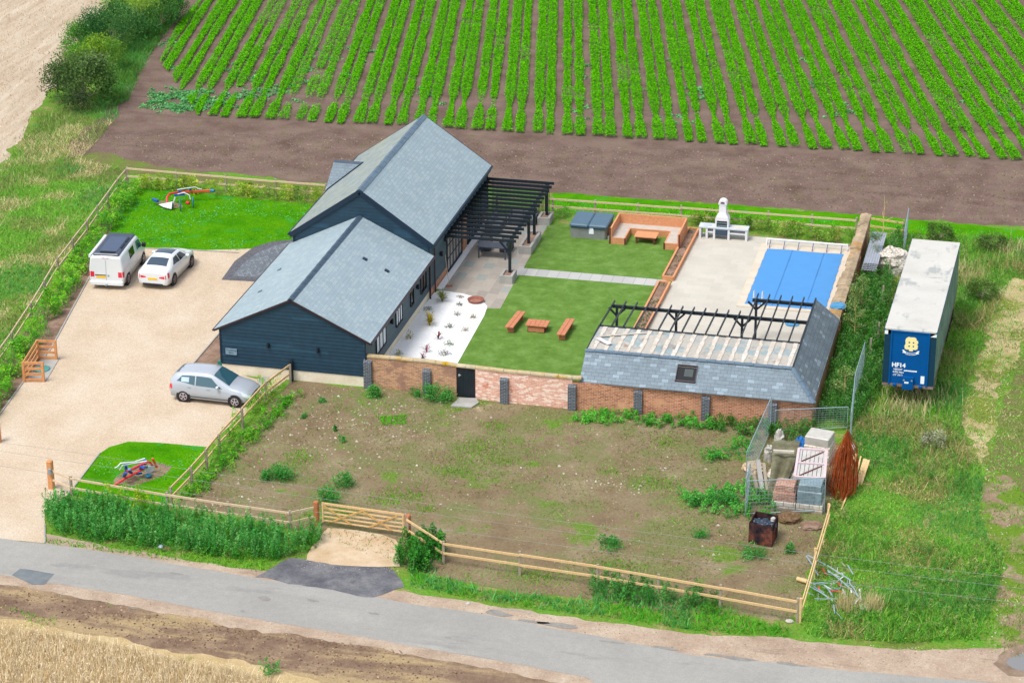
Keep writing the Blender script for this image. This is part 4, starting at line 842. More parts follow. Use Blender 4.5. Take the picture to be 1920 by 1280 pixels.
# broom leaning on the barn wall
BR = empty('broom', (.9, 13.4, 0), label='wooden broom leaning against the dark barn wall by the glazed doors', cat='broom')
b1 = G(842, 536, .05); m = MB(); m.tube([(b1.x, b1.y, .08), (.12, 14.9, 1.35)], .016, 6); m.build('handle', M['palewood'], BR, world=True)
m = MB(Matrix.Translation((b1.x, b1.y, 0)) @ Matrix.Rotation(R(20), 4, 'Z')); m.box(-.18, -.04, .05, .18, .04, .1); m.box(-.17, -.03, 0, .17, .03, .05); m.build('head', M['postwood'], BR, world=True)
# furniture in the shade of the pergola
M['rattan'] = pmat('dark grey rattan', c(74, 80, 90, .9), .8, .2, var=.3, scale=20)
M['cushion'] = pmat('grey cushions', c(126, 128, 134, 1.1), .9, .1)
def sofa_out(cx, cy, L, rz, lab, cat='sofa'):
    e = empty('garden_sofa' if cat == 'sofa' else 'garden_chair', (cx, cy, 0), rz, lab, cat)
    m = MB(); m.box(-L / 2, -.38, .06, L / 2, .38, .32); m.box(-L / 2, .28, .32, L / 2, .4, .72); m.box(-L / 2, -.38, .32, -L / 2 + .1, .28, .55); m.box(L / 2 - .1, -.38, .32, L / 2, .28, .55); m.build('frame', M['rattan'], e)
    n = max(1, round(L / .7)); d = (L - .22) / n
    for i in range(n):
        MB().bbox(-L / 2 + .11 + i * d, -.36, .322, -L / 2 + .11 + (i + 1) * d - .015, .26, .44, .03).build('seat_cushion', M['cushion'], e)
        MB().bbox(-L / 2 + .12 + i * d, .12, .442, -L / 2 + .10 + (i + 1) * d - .015, .275, .76, .03).build('back_cushion', M['cushion'], e)
sofa_out(1.0, 22.9, 2.2, R(90), 'long grey rattan sofa against the barn under the pergola'); sofa_out(2.3, 24.2, 1.6, 0, 'short grey rattan sofa in front of the black slatted screen')
e = table('patio_table', 1.9, 18.6, 1.7, .9, .72, 6, 'x', 'dark dining table in the shade of the pergola', 'table', M['rattan'])
for x in (-.75, .75):
    for y in (-.38, .38): MB().box(x - .035, y - .035, 0, x + .035, y + .035, .668).build('leg', M['rattan'], e)
sofa_out(1.2, 19.6, .66, 0, 'rattan chair on the far side of the dark dining table, nearest the barn', 'chair'); sofa_out(2.4, 19.65, .66, 0, 'rattan chair on the far side of the dark dining table, away from the barn', 'chair')

# ================================================================ plants in the pebble bed
def spiky(px, h, r, n, cols, lab, stemcol=None, wd=.035):
    p = G(*px, .03); e = empty('plant', tuple(p), label=lab, cat='plant', group='plants set out in the white pebble bed')
    a = rng.uniform(0, 2 * math.pi, n); t = rng.uniform(.15, 1, n); V = []
    z0_ = rng.uniform(0, .35, n) * h; L = r * (.7 + .5 * rng.random(n))
    base = np.column_stack([np.zeros(n), np.zeros(n), z0_]); mid = base + np.column_stack([np.cos(a) * L * .55, np.sin(a) * L * .55, h * .55 * t]); tip = base + np.column_stack([np.cos(a) * L, np.sin(a) * L, h * .6 * t - .1 * h * (1 - t)])
    s_ = np.column_stack([-np.sin(a), np.cos(a), 0 * a]) * wd / 2
    V = np.stack([base - s_, base + s_, mid + s_, mid - s_], 1).reshape(-1, 3); V2 = np.stack([mid - s_, mid + s_, tip, tip], 1).reshape(-1, 3)
    raw_mesh('leaves', np.vstack([V, V2]), 2 * n, 4, np.vstack([pick(cols, n)] * 2), LEAF, e)
    if stemcol: MB().tube([(0, 0, 0), (0, .01, h * .75)], .035, 6, .02).build('stem', pmat('coloured stem', stemcol, .7), e)
def tuft(px, r, h, n, cols, lab, ls=.07):
    p = G(*px, .03); P = rng.normal(0, 1, (n, 3)); P /= np.linalg.norm(P, axis=1)[:, None]; P *= rng.uniform(.3, 1, (n, 1)); P[:, 2] = np.abs(P[:, 2]); P *= [r, r, h]
    o = raw_mesh('plant', leaf_quads(P, ls), n, 4, pick(cols, n), LEAF); o.location = tuple(p); tag(o, lab, 'plant', 'plants set out in the white pebble bed')
gl_ = [c(110, 130, 60, 1.0), c(140, 140, 70, 1.0)]; yg = [c(190, 170, 60, 1.1), c(150, 140, 50, 1.0)]; rd = [c(140, 50, 66, 1.3), c(90, 50, 60, 1.3)]
spiky((829, 565), .75, .45, 60, gl_, 'tall olive spiky plant nearest the patio and downpipes', c(140, 130, 70, 1))
spiky((806, 610), .9, .4, 60, yg, 'tall yellow green plant with bare stem beside the barn plinth', c(150, 130, 60, 1))
spiky((822, 635), .55, .38, 26, rd, 'red leaved cordyline in the middle of the pebble bed', c(150, 56, 66, 1.2), .02)
spiky((800, 660), .55, .38, 26, [c(170, 70, 96, 1.3), c(110, 56, 70, 1.3)], 'bright pink red cordyline just behind the garden wall', c(190, 60, 90, 1.2), .02)
spiky((793, 675), .45, .28, 22, rd, 'small dark red cordyline half hidden by the wall coping', c(130, 40, 60, 1), .03)
tuft((767, 634), .24, .55, 130, yg, 'bushy golden conifer near the barn windows'); tuft((748, 664), .24, .3, 80, [c(200, 196, 110), c(180, 180, 90)], 'low yellow shrub in the near left corner of the pebbles')
tuft((802, 580), .3, .2, 90, [c(120, 150, 120), c(90, 120, 80)], 'low grey green tuft beneath the brown downpipe'); tuft((863, 557), .25, .12, 60, [c(170, 140, 90), c(150, 120, 80)], 'flat brown tuft at the patio edge of the pebbles')
tuft((862, 571), .25, .16, 70, [c(120, 130, 90), c(90, 100, 70)], 'dull green tuft to the left of the fire bowl'); tuft((857, 590), .24, .25, 70, [c(130, 140, 70), c(100, 120, 60)], 'olive tuft one row nearer than the fire bowl')
tuft((887, 595), .25, .2, 80, [c(190, 160, 90), c(140, 130, 70)], 'tan tuft between the fire bowl and the lawn edge'); tuft((843, 613), .3, .2, 90, [c(120, 130, 100), c(90, 100, 70)], 'grey green rosette in the centre of the pebble bed')
tuft((872, 619), .26, .2, 80, [c(190, 160, 110), c(150, 130, 90)], 'sandy tuft close to the lawn halfway along'); tuft((842, 646), .28, .3, 100, [c(90, 130, 50), c(110, 140, 60)], 'bright green mound near the wall end of the bed')
tuft((832, 663), .42, .28, 150, [c(170, 170, 160, 1.2), c(130, 140, 110), c(140, 120, 120)], 'silver variegated shrub close to the front wall')
# ================================================================ post and rail fences
def fence(label, pts, h=1.05, rails=2, post_mat='oldwood', rail_mat='palewood', spacing=2.7, side=-1, endposts=True, pz=0.0, dbl=None, group=None):
    P = [Vector((p[0], p[1], 0)) for p in pts]; e = empty('fence', tuple(P[0]), label=label, cat='fence', group=group)
    seen = []
    for a, b in zip(P[:-1], P[1:]):
        d = b - a; L = d.length; n = max(1, round(L / spacing)); nn = Vector((-d.y, d.x, 0)).normalized() * .06 * side
        for i in range(n + 1):
            q = a + d * i / n
            if all((q - s_).length > .3 for s_ in seen):
                seen.append(q); MB().box(q.x - .05, q.y - .05, -.1, q.x + .05, q.y + .05, h + .05 + random.uniform(-.03, .05)).build('post', M[post_mat], e, world=True)
        for r_ in range(rails):
            z = h - .06 - r_ * .46
            for i in range(n):
                q0, q1 = a + d * i / n + nn, a + d * (i + 1) / n + nn; j0, j1 = random.uniform(-.02, .02), random.uniform(-.02, .02)
                MB().bar((q0.x, q0.y, z + j0), (q1.x, q1.y, z + j1), .045, .10).build('rail', M[rail_mat], e, world=True)
    return e
random.seed(21)
fence('timber rail fence behind the play lawn, along the ploughed headland', GP([(240, 345), (612, 377)]), spacing=3.3)
fence('long timber fence behind the sofa and pool, along the field edge', [(.3, 26.0), (3.6, 26.1), (16.1, 26.4), (21.1, 26.45)], spacing=2.6, h=.95)
fence('short fence panel between the pool wall and the trailer', [(21.55, 27.0), (23.75, 26.6)], spacing=2.2, h=.95, rail_mat='newwood', post_mat='oldwood')
fence('timber fence down the left side beside the long green hedge', GP([(238, 345), (222, 364), (165, 443), (110, 515), (60, 600), (24, 655), (-40, 745), (-110, 850)]), spacing=2.6, h=.9)
fence('diagonal timber fence dividing the car park from the yard', GP([(545, 718), (500, 752), (455, 802), (412, 850), (388, 880), (360, 912), (322, 952)]), spacing=2.3, h=.98, rail_mat='newwood')
# dark end post at the barn
p = G(545, 718); rigid('fence_post', MB().box(p.x - .07, p.y + .15, 0, p.x + .07, p.y + .29, 1.15), M['black'], 'tall black post where the diagonal fence meets the barn', 'post')
fence('timber fence above the nettles from the entrance post to the gate', GP([(100, 915), (135, 930), (315, 962), (545, 996), (594, 984)]), spacing=3.4, h=.98)
fence('newer timber fence across the front from the field gate to the corner', GP([(765, 1012), (832, 1056), (1120, 1100), (1350, 1140), (1494, 1166)]), spacing=3.2, h=1.05, rail_mat='newwood')
# leaning loose right side fence
cr = G(1494, 1166); far = G(1552, 985)
e = fence('leaning timber fence running back from the front corner to the rubble pens', [(cr.x + .12, cr.y + .02), (far.x, far.y)], spacing=5.5, h=1.05, rail_mat='newwood', post_mat='newwood')
# gate posts, entry post
def bigpost(px, h, lab, w_=.11, mat='postwood'):
    p = G(*px); m = MB(); m.bbox(p.x - w_, p.y - w_, 0, p.x + w_, p.y + w_, h, .04); return rigid('gate_post', m, M[mat], lab, 'post')
g1, g2 = (594, 985), (766, 1010)
bigpost(g1, 1.2, 'stout brown post on the left of the five bar gate'); bigpost(g2, 1.2, 'stout brown post on the right of the five bar gate')
ep = bigpost((97, 915), 1.4, 'tall brown entrance post carrying a grey keypad', .13, 'tankwood')
p = G(97, 915); kp = MB(); kp.bbox(-.02, -.24, .8, .13, -.14, 1.08, .02); kp.build('keypad', pmat('grey keypad box', c(150, 160, 168, 1.2), .5), ep)
bigpost((-3, 829), 1.0, 'brown entrance post cut by the left edge of the view', .13, 'tankwood')
M['postpine'] = woodmat('amber pine', c(200, 150, 80, 1.2), c(222, 178, 108, 1.2))
# five bar gate
A, B = G(605, 986), G(758, 1008); d = (B - A); L = d.length; rz = math.atan2(d.y, d.x)
GT = empty('field_gate', (A.x, A.y, 0), rz, 'five bar timber field gate with crossed braces over the sandy entrance', 'gate')
for i, z in enumerate((1.12, .9, .7, .5, .3)): MB().box(0, -.02, z - (.05 if i == 0 else .028), L, .025, z + (.05 if i == 0 else .028)).build('rail', M['newwood'], GT)
for x in (0, L - .07): MB().box(x, -.035, .22, x + .07, -.021, 1.2 if x == 0 else 1.1).build('stile', M['newwood'], GT)
for a, b_ in (((.1, 1.05), (L * .36, .32)), ((L * .12, .32), (L * .5, 1.06)), ((L * .5, 1.06), (L * .86, .32)), ((L * .58, .32), (L * .92, 1.05))): MB().bar((a[0], -.05, a[1]), (b_[0], -.05, b_[1]), .025, .055).build('brace', M['postpine'], GT)
# tank enclosure by the drive
TF = empty('slatted_enclosure', tuple(G(60, 700)), label='three sided orange timber rail screen round the green tank lid', cat='screen')
a0, a1, b1, b0 = G(46, 716), G(82, 716), G(106, 675), G(72, 674)
for p in (a0, a1, b1, b0): MB().box(p.x - .06, p.y - .05, 0, p.x + .06, p.y + .05, 1.08).build('post', M['tankwood'], TF, world=True)
for p, q in ((a0, a1), (a0, b0), (b0, b1)):
    for z in (.12, .42, .72, 1.02): MB().bar((p.x, p.y, z), (q.x, q.y, z), .05, .13).build('rail', M['tankwood'], TF, world=True)
tag(MB().prism([tuple(q + Vector((0, 0, .01))) for q in (G(44, 712), G(86, 716), G(112, 672), G(82, 668))], (0, 0, .04)).build('slab', M['concrete']), kind='structure')
p = G(78, 692, .05); m = MB(); m.lathe([(.001, .07), (.36, .07), (.42, .05), (.43, .0)], 28); o = m.build('manhole_cover', pmat('teal tank lid', c(84, 158, 150, 1.3), .5)); o.location = p; tag(o, 'round teal lid of the buried tank inside the timber screen', 'tank lid')
# green box by the plinth, and slab
p = G(414, 688); rigid('drain_box', MB().box(p.x - .12, p.y - .1, 0, p.x + .12, p.y + .15, .35), M['greenplastic'], 'small green plastic box at the corner of the lower barn', 'box')
rigid('paving_slab', MB().prism([tuple(q) for q in GP([(482, 712), (503, 706), (508, 714), (488, 728)], .02)], (0, 0, .05)), M['concrete'], 'loose grey slab between the silver car and the barn', 'slab')
# mesh site-fence panels
def wirepanel(label, p, q, h=1.9, nx=26, nz=9):
    p, q = Vector(p), Vector(q); d = q - p; L = Vector((d.x, d.y, 0)).length; e = empty('mesh_panel', (p.x, p.y, 0), math.atan2(d.y, d.x), label, 'fence panel', 'galvanised mesh fence panels round the rubble')
    m = MB(); dz0, dz1 = p.z, q.z
    m.tube([(0, 0, dz0), (0, 0, h + dz0)], .022, 6); m.tube([(L, 0, dz1), (L, 0, h + dz1)], .022, 6); m.tube([(0, 0, h + dz0), (L, 0, h + dz1)], .022, 6); m.tube([(0, 0, .15 + dz0), (L, 0, .15 + dz1)], .022, 6); m.build('frame', M['steel'], e)
    m = MB()
    for i in range(1, nx): x = L * i / nx; m.bar((x, 0, .15 + dz0), (x, 0, h + dz0), .008, .008)
    for k in range(1, nz): z = .15 + (h - .15) * k / nz; m.bar((0, 0, z + dz0), (L, 0, z + dz1), .008, .008)
    m.build('mesh', M['steel'], e)
wirepanel('leaning mesh panel on the left of the rubble pen', G(1398, 918), G(1444, 812)); wirepanel('mesh panel nearest the yard burner, edge on at the left', G(1397, 968), G(1404, 940), 1.9, 6)
wirepanel('front mesh panel across the pallets of brick', G(1400, 968), G(1545, 962), 1.75); wirepanel('back mesh panel between the hut corner and the rubble', G(1452, 812), G(1588, 806), 1.2, 20)
wirepanel('long mesh panel right of the hut, nearer the rubble', G(1592, 850), G(1600, 775), 2.1, 20); wirepanel('long mesh panel right of the hut, farther up the slope', G(1600, 775), G(1618, 715), 2.1, 20)
wirepanel('mesh panel standing beside the far left corner of the trailer', G(1693, 485), G(1701, 440), 1.6, 14)
# ================================================================ vehicles
def carpaint(name, col, met=0.0):
    m, N, b = newmat(name); b.inputs['Base Color'].default_value = col; b.inputs['Roughness'].default_value = .28; b.inputs['Metallic'].default_value = met; b.inputs['Specular IOR Level'].default_value = .5; b.inputs['Coat Weight'].default_value = .6; b.inputs['Coat Roughness'].default_value = .06
    return m
M['silver'] = carpaint('silver paint', c(200, 208, 218, 1.5), .15); M['whitep'] = carpaint('white paint', c(236, 240, 242, 1.3))
M['tyre'] = pmat('tyre rubber', c(44, 40, 42, 1.0), .8, .2); M['rim'] = pmat('alloy rim', c(190, 180, 186, 1.1), .4, .5, metal=.3); M['rimdark'] = pmat('dark alloy rim', c(120, 112, 118, 1.1), .4, .5)
M['carglass'], _n, _b = newmat('tinted car glass'); _b.inputs['Base Color'].default_value = c(44, 84, 96, 1.1); _b.inputs['Roughness'].default_value = .05; _b.inputs['Specular IOR Level'].default_value = .9
M['carglassdark'], _n, _b = newmat('dark tinted glass'); _b.inputs['Base Color'].default_value = c(60, 78, 96, 1.3); _b.inputs['Roughness'].default_value = .08; _b.inputs['Specular IOR Level'].default_value = .8
M['red'] = pmat('red lamp lens', c(214, 36, 60, 1.0), .3, .6); M['lamp'] = pmat('headlamp lens', c(220, 230, 236, 1.2), .15, .8); M['plate'] = pmat('yellow plate', c(240, 196, 50, 1.1), .5); M['blackplastic'] = pmat('black plastic', c(30, 32, 38, .9), .5)
M['platetext'] = pmat('plate lettering', c(70, 60, 40, 1.1), .5)
class Loft:
    """body shell: stations along x (front = +x) each (x, zbottom, w_sill, w_mid, z_mid, w_sh, z_sh, w_top, z_top, w_roof, z_roof)"""
    def __init__(s, st, sub=6): s.st = st; s.sub = sub
    def par(s, x):
        st = s.st
        for i in range(len(st) - 1):
            if x <= st[i + 1][0] or i == len(st) - 2: break
        a, b = st[i], st[i + 1]; p0 = st[max(i - 1, 0)]; p3 = st[min(i + 2, len(st) - 1)]; t = min(1, max(0, (x - a[0]) / (b[0] - a[0])))
        out = []
        for k in range(1, len(a)):
            ma = (b[k] - p0[k]) / max(b[0] - p0[0], 1e-6) * (b[0] - a[0]); mb = (p3[k] - a[k]) / max(p3[0] - a[0], 1e-6) * (b[0] - a[0])
            if (b[k] - a[k]) * ma < 0: ma = 0
            if (b[k] - a[k]) * mb < 0: mb = 0
            d = b[k] - a[k]; lim = 3 * abs(d); ma = max(-lim, min(lim, ma)); mb = max(-lim, min(lim, mb))
            h = t * t * t; q = t * t; out.append((2 * h - 3 * q + 1) * a[k] + (h - 2 * q + t) * ma + (-2 * h + 3 * q) * b[k] + (h - q) * mb)
        return out
    def ring(s, x):
        zb, ws, wmd, zm, wsh, zsh, wt, zt, wr, zr = s.par(x)
        return [(0, zb), (ws * .9, zb), (ws, zb + .05), (wmd, zm), (wsh, zsh), (wt, zt), (wr, zr - .012), (wr * .55, zr + .012), (0, zr + .02)]
    def pt(s, x, v, side=1, off=0.0):
        r_ = s.ring(x); i = min(int(v), len(r_) - 2); t = v - i; y = r_[i][0] * (1 - t) + r_[i + 1][0] * t; z = r_[i][1] * (1 - t) + r_[i + 1][1] * t
        a = r_[i]; b = r_[i + 1]; n = Vector((0, b[1] - a[1], -(b[0] - a[0])));
        e = .02; r1, r2_ = s.ring(x - e), s.ring(x + e); zf = lambda r: r[i][1] * (1 - t) + r[i + 1][1] * t; yf = lambda r: r[i][0] * (1 - t) + r[i + 1][0] * t
        dx = Vector((2 * e, yf(r2_) - yf(r1), zf(r2_) - zf(r1))); dv = Vector((0, b[0] - a[0], b[1] - a[1])); n = dx.cross(dv)
        if n.length > 1e-9: n.normalize()
        if n.y < -.001 or (abs(n.y) <= .001 and n.z < 0): n = -n
        if v > 6 and n.z < 0: n = -n
        p = Vector((x, y, z)) + n * off; p.y *= side; return p
    def body(s):
        m = MB(); xs = []
        for i in range(len(s.st) - 1): xs += [s.st[i][0] + (s.st[i + 1][0] - s.st[i][0]) * k / s.sub for k in range(s.sub)]
        xs.append(s.st[-1][0]); V = []; n = 9; W = 2 * n - 2
        for x in xs:
            r_ = s.ring(x); full = [(y, z) for y, z in r_] + [(-y, z) for y, z in r_[-2:0:-1]]; V += [(x, y, z) for y, z in full]
        F = []
        for i in range(len(xs) - 1): F += [(i * W + k, i * W + (k + 1) % W, (i + 1) * W + (k + 1) % W, (i + 1) * W + k) for k in range(W)]
        F += [tuple(range(W)), tuple(range((len(xs) - 1) * W, len(xs) * W))]
        m.add(V, F[:-2], True); m.add([V[i] for i in F[-2]], [tuple(range(W))]); m.add([V[i] for i in F[-1]], [tuple(range(W))])
        return m
    def patch(s, m, pl, side=1, off=.006, sub=6):
        """panel over the shell: pl = four (x, v) corners; bilinear grid"""
        V = []
        for j in range(sub + 1):
            for i in range(sub + 1):
                u, w_ = i / sub, j / sub; x = (pl[0][0] * (1 - u) + pl[1][0] * u) * (1 - w_) + (pl[3][0] * (1 - u) + pl[2][0] * u) * w_; v = (pl[0][1] * (1 - u) + pl[1][1] * u) * (1 - w_) + (pl[3][1] * (1 - u) + pl[2][1] * u) * w_
                V.append(tuple(s.pt(x, v, side, off)))
        return m.add(V, [(j * (sub + 1) + i, j * (sub + 1) + i + 1, (j + 1) * (sub + 1) + i + 1, (j + 1) * (sub + 1) + i) for j in range(sub) for i in range(sub)], True)
    def across(s, m, x0, x1, v, off=.006, n=10):
        """panel spanning the full width between both sides at ring parameter v (windscreens, roofs)"""
        V = []
        for j in range(n + 1):
            x = x0 + (x1 - x0) * j / n; vs_ = [v + (8 - v) * k / 5 for k in range(6)]
            row = [tuple(s.pt(x, q, 1, off)) for q in vs_] + [tuple(s.pt(x, q, -1, off)) for q in vs_[-2::-1]]; V += row
        w_ = 11; return m.add(V, [(j * w_ + i, j * w_ + i + 1, (j + 1) * w_ + i + 1, (j + 1) * w_ + i) for j in range(n) for i in range(w_ - 1)], True)
def wheel(par, x, y, r, wd, rimmat, spokes=5):
    s_ = 1 if y > 0 else -1
    arch = MB(); arch.lathe([(.001, y + s_ * .004), (r + .055, y + s_ * .004)], 28, (x, 0, r), 'y'); arch.build('wheel_arch', M['blackplastic'], par)
    e = MB(); yo = y + s_ * .012; yi = y - s_ * wd
    e.lathe([(r * .62, yo), (r * .9, yo + s_ * .012), (r, yo - s_ * .03), (r, yi), (r * .6, yi)], 28, (x, 0, r), 'y'); w_ = e.build('wheel', M['tyre'], par)
    m = MB(); m.lathe([(r * .55, yo + s_ * .004), (r * .64, yo + s_ * .01), (r * .64, yo)], 28, (x, 0, r), 'y')
    for k in range(spokes):
        a = 2 * math.pi * k / spokes + .3; m.bar((x, yo + s_ * .004, r), (x + math.cos(a) * r * .6, yo + s_ * .006, r + math.sin(a) * r * .6), .07, .012, R(90)) if False else m.add([(x + math.cos(a - .55) * r * .12, yo + s_ * .012, r + math.sin(a - .55) * r * .12), (x + math.cos(a - .2) * r * .6, yo + s_ * .008, r + math.sin(a - .2) * r * .6), (x + math.cos(a + .2) * r * .6, yo + s_ * .008, r + math.sin(a + .2) * r * .6), (x + math.cos(a + .55) * r * .12, yo + s_ * .012, r + math.sin(a + .55) * r * .12)], [(0, 1, 2, 3)])
    m.lathe([(.001, yo + s_ * .016), (r * .16, yo + s_ * .014)], 14, (x, 0, r), 'y'); m.build('rim', rimmat, w_)
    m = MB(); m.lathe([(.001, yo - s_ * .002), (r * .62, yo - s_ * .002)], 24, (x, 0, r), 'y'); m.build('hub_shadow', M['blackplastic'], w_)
def side_glass(L, par, polys, mat, name='side_window'):
    for sd_ in (1, -1):
        for pl in polys: m = MB(); L.patch(m, pl, sd_, .006, 5); m.build(name, mat, par)
def car_at(e, rear_px, front_px, xr, xf, ywheel, side):
    """stand a car so that its near-side wheels meet the two photographed tyre contacts"""
    a, b = G(*rear_px), G(*front_px); d = b - a; rz = math.atan2(d.y, d.x); mid = (a + b) / 2; cx = (xr + xf) / 2
    off = Vector((math.cos(rz) * cx - math.sin(rz) * (side * ywheel), math.sin(rz) * cx + math.cos(rz) * (side * ywheel), 0))
    e.location = mid - off; e.rotation_euler = (0, 0, rz)
# ---- silver hatchback
e = empty('parked_car', label='silver five door hatchback parked nose in beside the diagonal fence', cat='car')
st = [(-2.06, .36, .68, .74, .56, .70, .78, .60, .96, .50, 1.0), (-2.0, .26, .80, .85, .58, .81, .88, .66, 1.08, .56, 1.14), (-1.78, .22, .85, .89, .58, .85, .92, .66, 1.28, .53, 1.38), (-1.5, .21, .87, .90, .58, .87, .93, .66, 1.36, .55, 1.46), (-.9, .2, .87, .90, .58, .87, .90, .67, 1.42, .57, 1.52), (-.25, .2, .87, .90, .58, .87, .88, .68, 1.43, .59, 1.53),
      (.15, .2, .87, .90, .58, .87, .87, .68, 1.38, .60, 1.48), (.7, .2, .87, .90, .58, .86, .87, .73, 1.12, .65, 1.20), (1.12, .2, .87, .89, .58, .84, .84, .76, .93, .68, .98), (1.5, .22, .85, .87, .56, .81, .79, .73, .86, .62, .90), (1.86, .26, .78, .82, .52, .76, .68, .67, .76, .54, .79), (2.08, .34, .66, .70, .46, .66, .58, .56, .63, .46, .65)]
L1 = Loft(st); L1.body().build('body', M['silver'], e)
m = MB(); L1.across(m, .2, 1.0, 6.05); m.build('windscreen', M['carglass'], e)
m = MB(); L1.across(m, -2.0, -1.62, 6.1); m.build('rear_window', M['carglassdark'], e)
side_glass(L1, e, [[(-1.66, 4.35), (-.72, 4.08), (-.72, 4.9), (-1.4, 4.9)], [(-.66, 4.08), (.72, 4.1), (.12, 4.9), (-.66, 4.9)]], M['carglass'])
for s_ in (1, -1):
    m = MB(); m.bbox(.42, s_ * .95 - .09, .93, .56, s_ * .95 + .09, 1.06, .03); m.build('mirror', M['silver'], e)
    m = MB(); L1.patch(m, [(-2.09, 3.2), (-1.88, 3.3), (-1.9, 4.0), (-2.06, 4.1)], s_, .008, 3); m.build('tail_light', M['red'], e)
    m = MB(); L1.patch(m, [(1.72, 3.4), (2.08, 3.2), (2.06, 4.3), (1.62, 4.4)], s_, .008, 4); m.build('headlight', M['lamp'], e)
    for x in (-1.0, -.02): m = MB(); q = L1.pt(x, 3.75, s_, .012); m.box(x - .09, q.y - .012, q.z - .012, x + .09, q.y + .012, q.z + .012); m.build('door_handle', M['steel'], e)
    m = MB(); L1.patch(m, [(-.67, 2.2), (-.66, 2.2), (-.66, 4.0), (-.67, 4.0)], s_, .003, 3); m.build('door_seam', M['steel'], e); m = MB(); L1.patch(m, [(.62, 2.2), (.63, 2.2), (.6, 4.0), (.59, 4.0)], s_, .003, 3); m.build('door_seam', M['steel'], e)
    for x in (-1.32, 1.33): wheel(e, x, s_ * .885, .31, .2, M['rim'])
    m = MB(); q = [L1.pt(x, 2.3, s_, .008) for x in (-.95, .95)]; m.bar(q[0], q[1], .02, .03); m.build('sill', M['blackplastic'], e)
MB().box(2.09, -.3, .44, 2.16, .3, .56).build('grille', M['blackplastic'], e)
MB().tube([(-1.55, 0, 1.44), (-1.62, 0, 1.56)], .012, 6).build('aerial', M['blackplastic'], e)
m = MB(); L1.patch(m, [(-1.42, 4.3), (-1.02, 4.3), (-1.02, 4.75), (-1.42, 4.75)], -1, .009, 4); m.build('window_sticker', pmat('pale window sticker', c(190, 214, 226, 1.2), .5), e)
car_at(e, (343.3, 753.7), (441.5, 764.6), -1.32, 1.33, .89, -1)
# ---- white sedan (seen from behind)
e = empty('parked_car', label='white saloon car with black glass roof panel, parked right of the van', cat='car')
st = [(-2.28, .34, .66, .72, .6, .70, .84, .62, .9, .5, .93), (-2.2, .26, .80, .86, .62, .82, .94, .7, 1.0, .58, 1.03), (-1.75, .22, .87, .90, .62, .86, .98, .72, 1.06, .6, 1.09), (-1.3, .2, .88, .90, .62, .87, .98, .68, 1.22, .56, 1.28), (-.75, .2, .88, .9, .62, .87, .97, .62, 1.34, .5, 1.41), (-.1, .2, .88, .9, .62, .87, .96, .62, 1.36, .52, 1.44),
      (.45, .2, .88, .9, .62, .87, .95, .63, 1.28, .55, 1.36), (.95, .2, .88, .9, .6, .86, .92, .7, 1.03, .62, 1.08), (1.25, .2, .88, .89, .6, .84, .88, .74, .94, .64, .97), (1.8, .24, .84, .86, .56, .78, .76, .66, .82, .5, .85), (2.15, .3, .7, .74, .5, .66, .62, .56, .68, .42, .7), (2.27, .36, .56, .6, .46, .54, .54, .46, .58, .36, .6)]
L2 = Loft(st); L2.body().build('body', M['whitep'], e)
m = MB(); L2.across(m, -1.62, -1.0, 6.05); m.build('rear_window', M['carglassdark'], e)
m = MB(); L2.across(m, -.5, .22, 6.1); m.build('sunroof', M['carglassdark'], e)
m = MB(); L2.across(m, .4, 1.05, 6.1); m.build('windscreen', M['carglass'], e)
side_glass(L2, e, [[(-1.2, 4.3), (-.3, 4.1), (-.3, 4.92), (-.8, 4.92)], [(-.24, 4.1), (.75, 4.12), (.3, 4.92), (-.24, 4.92)]], M['glass'])
for s_ in (1, -1):
    m = MB(); L2.patch(m, [(-2.275, 3.1), (-2.02, 3.2), (-2.02, 3.95), (-2.27, 4.1)], s_, .008, 3); m.build('tail_light', M['red'], e)
    MB().add([(-2.288, s_ * .68, .64), (-2.288, s_ * .38, .68), (-2.288, s_ * .38, .74), (-2.288, s_ * .68, .80)], [(0, 1, 2, 3)]).build('tail_light', M['red'], e)
    m = MB(); m.bbox(.5, s_ * .97 - .1, .95, .64, s_ * .97 + .1, 1.07, .03); m.build('mirror', M['whitep'], e)
    m = MB(); L2.patch(m, [(1.85, 3.5), (2.22, 3.3), (2.2, 4.3), (1.8, 4.5)], s_, .008, 4); m.build('headlight', M['lamp'], e)
    for x in (-1.38, 1.35): wheel(e, x, s_ * .9, .33, .2, M['rimdark'])
    m = MB(); L2.patch(m, [(-.27, 2.2), (-.26, 2.2), (-.26, 4.0), (-.27, 4.0)], s_, .003, 3); m.build('door_seam', M['steel'], e)
MB().box(-2.31, -.56, .26, -2.24, .56, .36).build('diffuser', M['blackplastic'], e)
pl = MB(); pl.box(-2.298, -.26, .56, -2.286, .26, .68); pl_ = pl.build('number_plate', M['plate'], e)
car_at(e, (328.1, 533.8), (360, 500.6), -1.38, 1.35, .9, -1)
# ---- white camper van
e = empty('camper_van', label='white camper van with black elevating roof and side awning', cat='van')
st = [(-2.42, .4, .84, .9, .7, .88, 1.1, .80, 1.72, .72, 1.80), (-2.36, .3, .9, .95, .7, .94, 1.12, .84, 1.76, .76, 1.86), (-2.0, .26, .93, .96, .7, .95, 1.15, .84, 1.78, .77, 1.90), (0, .26, .93, .96, .7, .95, 1.15, .84, 1.78, .77, 1.91), (.9, .26, .93, .96, .7, .95, 1.12, .83, 1.74, .76, 1.88), (1.25, .26, .93, .96, .7, .94, 1.08, .82, 1.58, .74, 1.70), (1.75, .26, .92, .95, .68, .9, 1.02, .82, 1.14, .7, 1.2), (2.1, .3, .86, .9, .6, .84, .88, .74, .96, .6, 1.0), (2.4, .36, .7, .74, .5, .7, .66, .6, .74, .48, .78)]
L3 = Loft(st); L3.body().build('body', M['whitep'], e)
